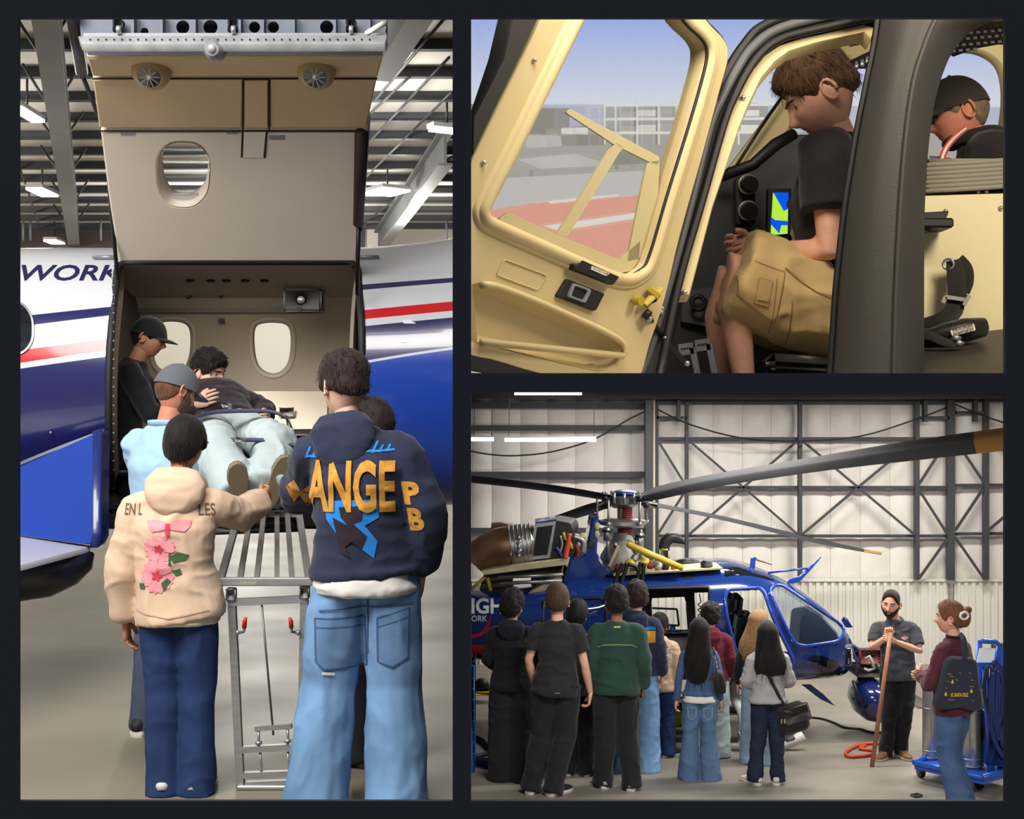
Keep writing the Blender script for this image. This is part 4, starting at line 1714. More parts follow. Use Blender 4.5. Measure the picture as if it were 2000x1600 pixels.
def ball_cap(person, m, mb=None, back=False, z0=.030, lift=.016, brim=.085, name='cap'):
 """A baseball cap on a person's head."""
 mb = mb or m
 nu, nv = 40, 14
 rows = []
 for j in range(nv + 1):
  ph = math.asin(min(1, (z0 - .02) / .119)) * (1 - j / nv) + math.pi / 2 * j / nv
  d = np.array([(math.cos(ph) * math.sin(a), math.cos(ph) * math.cos(a), math.sin(ph)) for a in np.linspace(0, 2 * math.pi, nu + 1)[:-1]])
  s = head_surf(d)
  rows.append([Vector(p) + Vector(q) * lift for p, q in zip(s, d)])
 g = Geo()
 g.grid(rows[::-1], wrap=True)
 g.ball((0, 0, .136), (.008, .008, .004), None, 8, 5)
 c = mk(name, g.xf(person.HM), m, person.root)
 g = Geo()
 sgn = -1 if back else 1
 r1, r2 = [], []
 for k in range(15):
  a = math.radians(-62 + 124 * k / 14)
  ca = math.cos(a)
  p0 = Vector((math.sin(a) * .088, sgn * (math.cos(a) * .100), z0 - .012))
  p1 = Vector((math.sin(a) * .098, sgn * (math.cos(a) * (.100 + brim)), z0 - .024 - .012 * (1 - ca)))
  r1.append(p0)
  r2.append(p1)
 up_ = [[p + Vector((0, 0, .003)) for p in r1], [p.lerp(q, .5) + Vector((0, 0, .008)) for p, q in zip(r1, r2)], [p + Vector((0, 0, .002)) for p in r2], [p - Vector((0, 0, .003)) for p in r2], [p.lerp(q, .5) + Vector((0, 0, .002)) for p, q in zip(r1, r2)], [p - Vector((0, 0, .003)) for p in r1]]
 g.grid(up_)
 mk('brim', g.xf(person.HM), mb, c)
 return c

def beard(person, thick=.007, top=-.045, side=-.01):
 d = _HD
 s = head_surf(d)
 az = np.degrees(np.abs(np.arctan2(d[:, 0], d[:, 1])))
 lim = np.interp(az, [0, 14, 24, 45, 70, 84, 95], [-.046, -.046, -.050, -.040, side, .0, -.2])
 k = sstep(lim - s[:, 2], -.004, .012) * sstep(s[:, 2], -.128, -.116)
 mouth = np.exp(-(s[:, 0] / .020) ** 2 - ((s[:, 2] + .064) / .0085) ** 2)
 k = np.clip(k - 1.6 * mouth, 0, 1)
 p = s + d * (thick * k * (1 + .35 * vnoise(s * 120)) - .004 * (1 - k))[:, None]
 g = Geo()
 g.v = [tuple(q) for q in p]
 g.f = [f[::-1] for f in _HF if k[list(f)].max() > .02]
 g.m = [0] * len(g.f)
 return mk('beard', g.xf(person.HM), hair_mat(person.hairrgb), person.root)

def pocket_patch(person, garment, pts, m, name='pocket', lift=.006, **k):
 return person.decal(garment, poly2(pts), m, name, person.root, lift=lift, **k)

def stitch(person, garment, pts, m, wd=.004, name='seam', **k):
 g = Geo()
 vs = []
 for i, p in enumerate(pts):
  d = Vector(pts[min(i + 1, len(pts) - 1)]) - Vector(pts[max(i - 1, 0)])
  n = Vector((-d.y, d.x)).normalized() * wd
  vs += [(*(Vector(p) - n), 0), (*(Vector(p) + n), 0)]
 g.add(vs, [(2 * i, 2 * i + 2, 2 * i + 3, 2 * i + 1) for i in range(len(pts) - 1)])
 return person.decal(garment, g, m, name, person.root, lift=.005, **k)

M_NAVYH = cloth('navy_fleece', (40, 46, 70), bump=(300, .5, .003))
M_LJEANS = denim('pale_blue_denim', (118, 156, 198), .22)
M_DJEANS = denim('dark_blue_denim', (40, 58, 100), .20)
M_BEIGEH = cloth('beige_fleece', (214, 184, 158), bump=(300, .4, .003))
M_WTEE = cloth('white_cotton', (226, 222, 218))
M_WSHOE = mat('white_leather', (214, 210, 204), rough=.5)
M_SOLE = mat('white_rubber', (224, 220, 212), rough=.6)
M_BSHOE = mat('black_mesh', (30, 30, 34), rough=.7)
M_DSEAM = mat('denim_seam', (62, 92, 140), rough=.9)
M_ORANGE = cloth('orange_print', (204, 146, 60), vary=(40, .2))
M_BLUEPR = cloth('bright_blue_print', (40, 130, 214), vary=(40, .15))
M_BROWNPR = cloth('dark_brown_print', (46, 34, 44))

def anchor(px, D, zf):
 return Vector((rx(px, D), D, zf))

# boy in the navy hoodie
nb = Person('person', 'boy in navy hoodie with orange lettering and wide pale jeans', anchor(705, 5.28, ZF1), 1.77, 0, dict(
 head=(-.072, .045, 1.640), neck=(-.045, .01, 1.475), chest=(-.005, -.02, 1.30), waist=(.01, -.01, 1.10), pelvis=(.02, 0, .95),
 sh_r=(.158, -.03, 1.385), el_r=(.255, -.04, 1.14), wr_r=(.235, .04, .915), sh_l=(-.185, .05, 1.385), el_l=(-.275, .26, 1.235), wr_l=(-.33, .46, 1.185),
 hip_r=(.112, 0, .92), hip_l=(-.075, 0, .92), kn_r=(.128, .02, .48), an_r=(.138, -.03, .085), kn_l=(-.125, .02, .48), an_l=(-.165, -.03, .085),
 head_rot=(28, -14, 6), hand_t_l=(0, 0, 1), curl_l=55), tone='light', hair=(44, 31, 28), voxel=.0095)
nb.top(M_NAVYH, 'hoodie', hem=.035, ease=.024, wr=.011, seed=3, fr=(7, 7, 10), sleeve=[.060, .074, .076, .074, .070, .062, .040])
nb.hood(M_NAVYH, drop=.16, wid=.135, thick=.055, ring=.040, seed=2)
nb.trousers(M_LJEANS, 'jeans', radii=(.106, .112, .100, .110, .118), ease=.010, wr=.010, seed=5, fr=(8, 8, 5), waist=.02, hemz=-.02, voxel=.0105)
g = Geo()
g.rings([(.02, 0, .845), (.02, 0, .87), (.02, 0, .93)], (1, 0, 0), [.198, .204, .19], [.160, .164, .15], 30, 0, 2.3)
nb.garment('undershirt', g, M_WTEE, .010, 2, .008, (9, 9, 20), 4)
nb.shoes(mat('grey_canvas', (150, 146, 136)), M_SOLE, 1.06, yaw=(14, -6))
nb.cap_hair(top=.044, side=.018, back=.022, neck=.026, amp=.007, freq=90, strands=900, slen=.026, fall=.62, crown=.006, swd=.0011, seed=4)
g = fit(text_geo('ANGE', 1, .035, 0, 0, 1.02), -.205, .148, 1.170, 1.370)
hood_o = next(o for o in bpy.data.objects if o.name.startswith('hoodie') and o.parent == nb.root)
for h in pieces(g):
 nb.decal('hoodie', h, M_ORANGE, 'orange_letter', hood_o, maxlen=.018, lift=.009)
g = Geo()
rng = random.Random(5)
for k in range(13):
 x = -.215 + k * .027
 z = 1.372 + .032 * k / 12 + rng.uniform(-.004, .006)
 h_ = rng.choice((.018, .028, .045))
 g.merge(poly2([(x, z), (x + .009, z), (x + .009 + h_ * .4, z + h_), (x + h_ * .4, z + h_)]))
 g.merge(poly2([(x, z), (x + .034, z + .005), (x + .034, z + .013), (x, z + .008)]))
nb.decal('hoodie', g, M_BLUEPR, 'blue_script', hood_o, maxlen=.018, whole=False)
U = lambda pts: [((x - 705) / 495, (1555 - y) / 495) for x, y in pts]
nb.decal('hoodie', poly2(U([(640, 955), (745, 950), (748, 985), (722, 1000), (745, 1030), (738, 1062), (722, 1050), (700, 1032), (668, 1018), (648, 990)])), M_BLUEPR, 'blue_print', hood_o, maxlen=.018, lift=.003)
nb.decal('hoodie', poly2(U([(672, 966), (720, 962), (716, 990), (700, 996), (726, 1020), (716, 1044), (680, 1020), (690, 1000), (676, 985)])), M_BROWNPR, 'dark_print', hood_o, maxlen=.018, lift=.005)
nb.decal('hoodie', poly2(U([(660, 985), (690, 1000), (700, 1028), (684, 1040), (694, 1062), (676, 1052), (668, 1020)])), M_BROWNPR, 'dark_print', hood_o, maxlen=.018, lift=.0055)
for s_, x0, x1, y0, y1 in (('P', 788, 822, 918, 962), ('B', 798, 832, 968, 1012)):
 q = U([(x0, y1), (x1, y0)])
 nb.decal('hoodie', fit(text_geo(s_, 1, .05, -.15), q[0][0], q[1][0], q[0][1], q[1][1]), M_ORANGE, 'sleeve_letter', hood_o, maxlen=.018)
for pts in ([(545, 935), (568, 920), (580, 945), (560, 968)], [(572, 950), (600, 930), (604, 962), (586, 975)]):
 nb.decal('hoodie', poly2(U(pts)), M_ORANGE, 'sleeve_print', hood_o, maxlen=.018)
jn = next(o for o in bpy.data.objects if o.name.startswith('jeans') and o.parent == nb.root)
for pts in ([(622, 1180), (715, 1178), (718, 1272), (640, 1278), (624, 1262)], [(742, 1178), (802, 1160), (800, 1255), (770, 1272), (742, 1262)]):
 q = U(pts)
 nb.decal('jeans', poly2(q), denim('pocket_denim', (104, 136, 176), .15), 'back_pocket', jn, maxlen=.02, lift=.004)
 stitch(nb, 'jeans', q + q[:1], M_DSEAM, .0035, 'pocket_seam', maxlen=.02)
 stitch(nb, 'jeans', [((a[0]), a[1] - .035) for a in q[:2]], M_DSEAM, .0025, 'pocket_seam', maxlen=.02)
stitch(nb, 'jeans', U([(722, 1130), (722, 1180), (720, 1250)]), M_DSEAM, .003, 'seat_seam', maxlen=.02)
stitch(nb, 'jeans', U([(630, 1165), (722, 1158), (810, 1150)]), M_DSEAM, .003, 'yoke_seam', maxlen=.02)
nb.decal('jeans', poly2(U([(636, 1282), (660, 1284), (660, 1289), (636, 1287)])), M_WTEE, 'label_tag', jn, maxlen=.02, lift=.007)

# figure almost hidden behind him
hb = Person('person', 'figure in dark blue hoodie almost hidden behind the navy hoodie boy', anchor(735, 5.98, ZF1), 1.63, 35, dict(head_rot=(20, -10, 0), wr_r=(.2, .2, .95)), tone='light', hair=(40, 30, 26), voxel=.013)
hm = cloth('dark_slate_fleece', (44, 52, 74))
hb.top(hm, 'hoodie', ease=.02, wr=.008, seed=9)
hb.hood(hm)
hb.trousers(cloth('dark_trousers', (42, 42, 50)), ease=.01)
hb.shoes(M_BSHOE, mat('dark_sole', (60, 40, 38)))
hb.cap_hair()

# boy in the beige hoodie
bb = Person('person', 'boy in beige hoodie with pink flower print beside the ramp', anchor(335, 5.50, ZF1), 1.54, 0, dict(
 head=(.055, .03, 1.625), neck=(.036, -.005, 1.455), chest=(.015, -.01, 1.25), waist=(.02, 0, 1.05), pelvis=(.035, 0, .92),
 sh_r=(.195, .0, 1.345), el_r=(.285, .16, 1.285), wr_r=(.350, .37, 1.345), sh_l=(-.150, -.02, 1.325), el_l=(-.222, -.03, 1.05), wr_l=(-.222, .03, .80),
 hip_r=(.115, 0, .90), hip_l=(-.045, 0, .90), kn_r=(.120, .015, .48), kn_l=(-.040, .015, .48), an_r=(.125, -.02, .085), an_l=(-.030, -.02, .085), hand_t_r=(0, 0, 1), head_rot=(-8, -6, 0), curl_l=20), tone='tan', hair=(24, 20, 20), voxel=.0095)
bb.top(M_BEIGEH, 'hoodie', hem=.11, ease=.018, wr=.011, seed=7, fr=(7, 7, 9), sleeve=[.058, .070, .072, .070, .066, .064, .042])
bb.hood(M_BEIGEH, drop=.15, wid=.145, thick=.055, ring=.042, seed=3)
bb.trousers(M_DJEANS, 'trousers', radii=(.098, .095, .084, .082, .084), ease=.004, wr=.009, seed=8, fr=(8, 8, 5), waist=.0, hemz=-.01, voxel=.0105)
g = Geo()
g.rings([(.035, 0, .795), (.035, 0, .81), (.035, 0, .86)], (1, 0, 0), [.186, .192, .18], [.142, .146, .14], 28, 0, 2.3)
bb.garment('undershirt', g, cloth('cream_cotton', (232, 222, 196)), .011, 2, .005, (9, 9, 20), 4)
bb.shoes(M_WSHOE, M_SOLE, 1.0)
bb.cap_hair(top=.032, side=.022, back=.026, fringe=.02, neck=-.012, sidez=-.01, amp=.004, freq=80, strands=500, slen=.03, fall=.92, swd=.0012, seed=2)
ho = next(o for o in bpy.data.objects if o.name.startswith('hoodie') and o.parent == bb.root)
V = lambda pts: [((x - 335) / 416, (1547 - y) / 416) for x, y in pts]
M_PETAL = cloth('pink_petal_print', (238, 150, 158), vary=(30, .14))
M_PETAL2 = cloth('deep_pink_print', (214, 66, 88))
M_LEAF = cloth('green_leaf_print', (66, 96, 62), vary=(30, .2))

def flower(cx, cy, r, rot, squash=1.0):
 for k in range(5):
  a = rot + k * 2 * math.pi / 5
  c, s = math.cos(a), math.sin(a)
  pts = []
  for u, v in ((.06, 0), (.35, .30), (.70, .46), (.95, .36), (.90, .12), (1.02, 0), (.90, -.12), (.95, -.36), (.70, -.46), (.35, -.30)):
   pts.append((cx + r * (u * c - v * s), cy + r * (u * s + v * c) * squash))
  bb.decal('hoodie', poly2(V(pts)), M_PETAL, 'petal_print', ho, maxlen=.016, lift=.003 + .0006 * k)
 pts = [(cx + r * .26 * math.cos(t_) * (1 + .3 * math.cos(5 * t_)), cy + r * .26 * math.sin(t_) * (1 + .3 * math.cos(5 * t_)) * squash) for t_ in np.linspace(0, 2 * math.pi, 21)[:-1]]
 bb.decal('hoodie', poly2(V(pts)), M_PETAL2, 'flower_heart_print', ho, maxlen=.016, lift=.007)

flower(322, 1118, 34, .4)
flower(327, 1066, 32, 1.0, .85)
for cx, sgn in ((322, -1), (368, 1)):
 bb.decal('hoodie', poly2(V([(345, 1016), (345 + sgn * 22, 1010), (345 + sgn * 42, 1012), (345 + sgn * 40, 1024), (345 + sgn * 30, 1034), (345 + sgn * 8, 1030), (345, 1026)])), M_PETAL, 'petal_print', ho, maxlen=.016, lift=.004)
bb.decal('hoodie', poly2(V([(341, 1018), (349, 1018), (348, 1038), (344, 1044), (340, 1036)])), M_PETAL2, 'flower_heart_print', ho, maxlen=.016, lift=.006)
for pts in ([(348, 1080), (362, 1072), (384, 1078), (376, 1088), (354, 1092)], [(352, 1108), (366, 1104), (370, 1114), (358, 1118)], [(330, 1132), (342, 1122), (350, 1128), (336, 1146)], [(284, 1134), (296, 1132), (298, 1144), (286, 1144)], [(346, 1050), (350, 1050), (350, 1100), (346, 1100)]):
 bb.decal('hoodie', poly2(V(pts)), M_LEAF, 'leaf_print', ho, maxlen=.016, lift=.005)
M_GOTH = cloth('dark_brown_lettering', (112, 88, 76))
g = fit(text_geo('EN L', 1, .01, .1), *[V([(256, 1004)])[0][0], V([(290, 980)])[0][0], V([(256, 1002)])[0][1], V([(290, 980)])[0][1]])
for h in pieces(g):
 bb.decal('hoodie', h, M_GOTH, 'letter', ho, maxlen=.016)
g = fit(text_geo('LES', 1, .01, -.1), *[V([(396, 1004)])[0][0], V([(428, 980)])[0][0], V([(256, 1004)])[0][1], V([(290, 980)])[0][1]])
for h in pieces(g):
 bb.decal('hoodie', h, M_GOTH, 'letter', ho, maxlen=.016)
stitch(bb, 'hoodie', V([(272, 1186), (345, 1198), (420, 1184)]), cloth('beige_rib', (196, 166, 140)), .003, 'rib_seam', maxlen=.02)

# man in the grey cap and pale blue shirt
cm = Person('person', 'man in grey cap and pale blue shirt at the cabin door', anchor(322, 6.45, ZF1), 1.79, -28, dict(
 head=(.02, .05, 1.632), neck=(0, .015, 1.465), head_rot=(-12, -18, 0), el_r=(.24, .16, 1.15), wr_r=(.10, .36, 1.20), el_l=(-.21, .14, 1.12), wr_l=(-.02, .40, 1.06), hand_t_r=(0, 0, 1), hand_t_l=(0, 0, 1), curl=35), tone='ruddy', hair=(96, 66, 46), voxel=.011, eyes=True)
cm.top(cloth('pale_blue_shirt', (160, 196, 226), bump=(300, .15, .002)), 'shirt', ease=.014, wr=.011, seed=11, fr=(6, 6, 9))
g = Geo()
g.tube([Vector((.075 * math.sin(a), -.075 * math.cos(a), 1.475 + .008 * math.cos(a))) + Vector((0, .01, 0)) for a in np.linspace(-2.5, 2.5, 20)], .020, 8, flat=.6)
cm.garment('collar', g, cloth('pale_blue_shirt', (160, 196, 226)), .009, 2, .002)
cm.trousers(denim('grey_blue_denim', (70, 80, 100)), 'jeans')
cm.shoes(M_BSHOE, M_SOLE)
cm.cap_hair(top=.004, side=.006, back=.008, amp=.001, strands=150, slen=.012, fall=.9)
ball_cap(cm, cloth('grey_twill_cap', (96, 98, 108), bump=(500, .4, .002)))
beard(cm)

# crew member in the dark inside the cabin
cb = Person('person', 'crew member in black cap and black clothes sitting in the dark cabin', Vector((rx(232, 8.05), 8.05, zf + .22)), 1.74, -82, dict(
 pelvis=(0, -.05, .16), waist=(0, -.02, .32), chest=(0, .05, .52), neck=(0, .10, .69), head=(0, .17, .84), sh_r=(.17, .09, .62), sh_l=(-.17, .09, .62), el_r=(.22, .22, .38), wr_r=(.12, .42, .34), el_l=(-.22, .22, .38), wr_l=(-.10, .42, .36),
 hip_r=(.09, -.02, .14), hip_l=(-.09, -.02, .14), kn_r=(.16, .38, .20), kn_l=(-.16, .38, .20), an_r=(.14, .30, .09), an_l=(-.14, .30, .09), head_rot=(0, -14, 0), foot_r=((0, 1, 0), (0, 0, 1)), foot_l=((0, 1, 0), (0, 0, 1))), tone='tan', hair=(24, 20, 20), voxel=.012, eyes=True)
cb.top(cloth('black_fleece', (24, 24, 28)), 'jacket', ease=.02, wr=.008, hem=.04)
cb.trousers(cloth('black_twill', (24, 24, 27)), 'trousers')
cb.shoes(M_BSHOE, M_BSHOE)
cb.cap_hair(top=.004, side=.005, back=.006, amp=.001, strands=0)
ball_cap(cb, cloth('black_cap', (26, 26, 30)))

# loading ramp: slatted deck on a standing frame
ramp = thing('loading_ramp', 'aluminium loading ramp with long slats standing before the cabin door', 'ramp', P(525, 1540, 5.55))
bot = [430, 468, 501, 541, 571, 604]
topx = [470, 492, 517, 541, 560, 582]
for k, (a, b) in enumerate(zip(bot, topx)):
 g = Geo()
 g.bar(P(a, 1136, 5.54), P(b, 992, 6.38), .022 if 0 < k < 5 else .028, .03)
 mk('slat' if 0 < k < 5 else 'side_rail', g, M_ALU, ramp, False)
g = Geo()
g.bar(P(426, 1136, 5.53), P(612, 1136, 5.53), .035, .034, bev=.004)
fr_ = mk('front_bar', g, M_ALU, ramp, False)
g = Geo()
g.box(P(485, 1139, 5.512), (.07, .002, .016))
mk('caution_label', g, mat('worn_label', (150, 146, 130)), fr_, False)
g = Geo()
g.bar(P(476, 1004, 6.30), P(580, 1004, 6.30), .03, .03)
mk('rear_bar', g, M_ALU, ramp, False)
for a, b in (((452, 1150), (470, 1540)), ((595, 1146), (588, 1540))):
 g = Geo()
 g.bar(P(a[0], a[1], 5.55), P(b[0], b[1], 5.55), .032, .032, (0, 1, 0))
 mk('leg', g, M_ALU, ramp, False)
 g = Geo()
 g.bar(P(a[0], a[1] - 2, 5.54), P(a[0], a[1] + 24, 5.54), .042, .040, (0, 1, 0), bev=.006)
 mk('leg_socket', g, mat('cast_aluminium', (150, 150, 150), rough=.5, metal=.5), ramp)
for (x0, y0, x1, y1, wd) in ((446, 1177, 598, 1170, .030), (473, 1464, 590, 1458, .026), (498, 1423, 570, 1418, .020), (476, 1514, 586, 1510, .024), (480, 1530, 584, 1526, .016)):
 g = Geo()
 g.bar(P(x0, y0, 5.545), P(x1, y1, 5.545), .028, wd)
 mk('cross_bar', g, M_ALU, ramp, False)
g = Geo()
g.bar(P(464, 1537, 5.54), P(584, 1537, 5.54), .05, .020, bev=.005)
mk('foot_plate', g, M_ALU, ramp, False)
g = Geo()
g.cyl(P(511, 1178, 5.54), P(534, 1436, 5.54), .0045, seg=8)
mk('adjusting_rod', g, mat('dull_steel', (110, 104, 98), rough=.4, metal=.7), ramp)
for x, y in ((505, 1440), (562, 1436)):
 g = Geo()
 g.cyl(P(x, y - 14, 5.54), P(x, y + 22, 5.54), .006, seg=8)
 g.cyl(P(x, y + 8, 5.54), P(x, y + 14, 5.54), .014, seg=10)
 mk('spring_bolt', g, M_SILVER, ramp)
for x, dx in ((508, 0), (562, 0)):
 g = Geo()
 g.cyl(P(x, 1468, 5.545), P(x + 3, 1512, 5.545), .005, seg=8)
 mk('guide_pin', g, M_SILVER, ramp)
for x, sgn in ((478, -1), (568, 1)):
 g = Geo()
 g.tube([P(x - sgn * 2, 1206, 5.49), P(x, 1214, 5.49), P(x + sgn, 1226, 5.50), P(x + sgn, 1228, 5.50)], [.006, .0095, .0095, .004], 10)
 hd_ = mk('red_handle', g, mat('red_grip', (204, 34, 30), rough=.4), ramp)
 g = Geo()
 g.tube([P(x + sgn, 1228, 5.50), P(x + sgn * 2, 1234, 5.51), P(x + sgn * 12, 1236, 5.53), P(x + sgn * 19, 1235, 5.55)], [.007, .006, .006, .006], 8)
 g.ball(P(x + sgn * 14, 1236, 5.52), .011, None, 10, 7)
 mk('clamp', g, M_SILVER, hd_)

# stretcher and the patient lying on it
A_, B_ = P(506, 968, 6.18), P(402, 752, 7.50)
zl = (B_ - A_).normalized()
yl = Vector((0, 0, 1))
xl = yl.cross(zl).normalized()
yl = zl.cross(xl)
FRM = Matrix.Translation(A_) @ Matrix((xl, yl, zl)).transposed().to_4x4()
st = thing('stretcher', 'narrow stretcher with navy straps carrying the patient', 'stretcher', A_ - yl * .16)
L3 = lambda x, y, z: FRM @ Vector((x, y, z))
g = Geo()
R3 = Matrix((xl, yl, zl)).transposed()
g.box(L3(0, -.155, .86), (.40, .06, 1.62), R3, 0, .02)
mk('mattress', g, cloth('navy_vinyl', (30, 36, 66), rough=.5), st)
for sx in (-.21, .21):
 g = Geo()
 g.tube([L3(sx, -.19, .02), L3(sx, -.19, 1.70)], .016, 10)
 mk('side_rail', g, M_BLACK, st)
for z in (.03, .55, 1.1, 1.68):
 g = Geo()
 g.tube([L3(-.21, -.195, z), L3(.21, -.195, z)], .013, 8)
 mk('cross_tube', g, M_BLACK, st)
pt = Person('person', 'patient strapped on the stretcher in pale jeans and dark sweater', A_, 1.64, 0, dict(
 an_r=(.100, .0, .06), an_l=(-.06, .03, .05), kn_r=(.150, .09, .45), kn_l=(-.170, .09, .45), hip_r=(.10, .0, .86), hip_l=(-.10, .0, .86), pelvis=(0, .0, .90), waist=(0, .02, 1.06), chest=(.0, .04, 1.24), neck=(.02, .06, 1.40), head=(.01, .115, 1.53),
 sh_r=(.17, .02, 1.32), sh_l=(-.17, .02, 1.32), el_r=(.24, .0, 1.10), wr_r=(.16, .13, .95), el_l=(-.25, .03, 1.14), wr_l=(-.22, .07, .92), head_world=(-112, -14, 6), foot_r=((.15, 1, -.05), (0, .05, 1)), foot_l=((-.35, 1, .05), (0, .05, 1)), fwd=(0, 1, 0), curl=30), tone='light', hair=(26, 20, 18), voxel=.011, frame=FRM, eyes=True)
M_PJEANS = denim('pale_grey_denim', (182, 196, 198), .10)
pt.top(cloth('dark_maroon_knit', (40, 26, 36), vary=(14, .5)), 'sweater', hem=.03, ease=.01, wr=.008, seed=5)
pt.trousers(M_PJEANS, 'jeans', radii=(.104, .108, .108, .112, .112), ease=.01, wr=.012, seed=6, fr=(7, 7, 9), hemz=.03)
pt.shoes(mat('black_suede', (46, 42, 40), rough=.8), mat('gum_sole', (126, 112, 90), rough=.7), 1.0)
pt.cap_hair(top=.034, side=.018, back=.02, curl=45, amp=.013, strands=500, slen=.03, fall=.5, fringe=.014)
M_STRAP = cloth('navy_webbing', (36, 42, 84))
for z0, z1, ry in ((.64, .56, .155), (.27, .34, .13)):
 g = Geo()
 pts = []
 for a in np.linspace(0, 2 * math.pi, 33):
  pts.append(L3(.300 * math.copysign(abs(math.cos(a)) ** .6, math.cos(a)), -.03 + ry * 1.46 * math.copysign(abs(math.sin(a)) ** .6, math.sin(a)) * (1 if math.sin(a) > 0 else .85), z0 + (z1 - z0) * (.5 + .5 * math.cos(a))))
 rws = [[p + zl * d_ for p in pts] for d_ in (-.022, .022)]
 c_ = L3(0, -.03, z0)
 rws2 = [[p + (c_ - p).normalized() * .006 for p in r_] for r_ in rws[::-1]]
 g.grid(rws + rws2 + rws[:1])
 s_ = mk('strap', g, M_STRAP, st)
 g = Geo()
 g.box(L3(.05, ry * 1.46 - .022, z0), (.05, .016, .05), R3, 0, .005)
 mk('buckle', g, M_SILVER, s_)
TRIM[0] = None

# ------------------------------------------------------------------ simulator room
M_ROOM2 = mat('dim_room_wall', (96, 92, 88), rough=.9)
slab('wall_back', [(rx(914, 8.6), 8.6), (5.6, 8.6), (5.6, 8.75), (rx(914, 8.75), 8.75)], E + .22, E + 3.3, M_ROOM2)
slab('wall_right', [(3.6, Y0), (3.7, Y0), (5.6, 8.6), (5.5, 8.6)], E + .22, E + 3.3, M_ROOM2)
slab('ceiling', [(rx(914, Y0), Y0), (3.7, Y0), (5.6, 8.75), (rx(914, 8.75), 8.75)], E + 3.3, E + 3.4, M_ROOM2)

# projection screen: a flat picture of sky, buildings and a helipad
SD = 7.6
sp = Plane(SD)
scr = thing('projection_screen', 'large projection screen showing sky, low buildings and red helipad', 'screen', P(1440, 700, SD))

def screen_mat(key, rgb, k=1.0, rgb2=None, z0=0, z1=1):
 if key in MATS:
  return MATS[key]
 m = bpy.data.materials.new(key)
 m.use_nodes = True
 nt = m.node_tree
 nt.nodes.remove(nt.nodes['Principled BSDF'])
 e = nt.nodes.new('ShaderNodeEmission')
 e.inputs['Color'].default_value = (*lin(rgb), 1)
 e.inputs['Strength'].default_value = k
 nt.links.new(e.outputs[0], nt.nodes['Material Output'].inputs['Surface'])
 tc = nt.nodes.new('ShaderNodeTexCoord')
 n = nt.nodes.new('ShaderNodeTexNoise')
 n.inputs['Scale'].default_value = 22
 nt.links.new(tc.outputs['Object'], n.inputs['Vector'])
 mr = nt.nodes.new('ShaderNodeMapRange')
 mr.inputs['To Min'].default_value = k * .95
 mr.inputs['To Max'].default_value = k * 1.05
 nt.links.new(n.outputs['Fac'], mr.inputs['Value'])
 nt.links.new(mr.outputs['Result'], e.inputs['Strength'])
 if rgb2:
  g_ = nt.nodes.new('ShaderNodeNewGeometry')
  s = nt.nodes.new('ShaderNodeSeparateXYZ')
  nt.links.new(g_.outputs['Position'], s.inputs[0])
  m2 = nt.nodes.new('ShaderNodeMapRange')
  m2.inputs['From Min'].default_value = z0
  m2.inputs['From Max'].default_value = z1
  nt.links.new(s.outputs['Z'], m2.inputs['Value'])
  mx = nt.nodes.new('ShaderNodeMix')
  mx.data_type = 'RGBA'
  nt.links.new(m2.outputs['Result'], mx.inputs['Factor'])
  mx.inputs['A'].default_value = (*lin(rgb), 1)
  mx.inputs['B'].default_value = (*lin(rgb2), 1)
  nt.links.new(mx.outputs['Result'], e.inputs['Color'])
 MATS[key] = m
 return m

def shot(name, pts, m, lift):
 g = Geo()
 plate(g, lambda x, y, o=0: sp(x, y, lift + o), pts, (), .0012)
 return mk(name, g, m, scr, False)

g = Geo()
plate(g, sp, [(918, -120), (2060, -120), (2060, 738), (918, 738)], (), .03)
mk('screen_board', g, M_ROOM2, scr, False)
shot('sky_picture', [(919, -118), (2058, -118), (2058, 260), (919, 260)], screen_mat('projected_sky', (222, 224, 228), .95, (150, 172, 230), P(0, 230, SD).z, P(0, 20, SD).z), .002)
shot('sea_picture', [(919, 203), (2058, 210), (2058, 300), (919, 300)], screen_mat('projected_sea', (186, 192, 208), .9), .004)
GL, GD, GM = screen_mat('projected_ground_light', (196, 194, 188), .9), screen_mat('projected_dark', (150, 146, 136), .88), screen_mat('projected_ground', (172, 170, 162), .9)
WB, SH = screen_mat('projected_white', (226, 224, 214), .93), screen_mat('projected_shade', (132, 130, 124), .88)
PADR = screen_mat('projected_helipad_red', (224, 162, 142), .92)
shot('ground_picture', [(919, 262), (2058, 256), (2058, 730), (919, 730)], GM, .006)
shot('block_picture', [(919, 204), (1000, 204), (1000, 211), (1112, 212), (1112, 262), (1000, 268), (919, 268)], GD, .008)
shot('shed_picture', [(1090, 252), (1140, 246), (1196, 262), (1196, 284), (1090, 286)], GD, .009)
shot('shed_picture', [(1096, 250), (1148, 250), (1148, 264), (1096, 262)], WB, .010)
shot('hangar_picture', [(1018, 262), (1095, 266), (1098, 286), (1030, 290)], GL, .010)
shot('bank_picture', [(1010, 312), (1120, 300), (1190, 322), (1080, 340)], GL, .009)
shot('tree_picture', cr([(1170, 318), (1200, 296), (1240, 300), (1264, 316), (1230, 326), (1190, 326)], 4), GD, .010)
shot('office_picture', [(1180, 204), (1480, 202), (1500, 210), (1500, 300), (1180, 285)], screen_mat('projected_office', (170, 168, 164), .9), .0105)
for bx in (1179, 1200, 1238, 1242, 1280, 1284, 1320, 1360, 1400, 1440):
 shot('office_column_picture', [(bx, 203), (bx + 4, 203), (bx + 4, 284), (bx, 282)], WB if bx not in (1238, 1280) else SH, .012)
for by in (204, 231, 258):
 shot('office_band_picture', [(1180, by), (1500, by - 1), (1500, by + 4), (1180, by + 5)], WB, .0125)
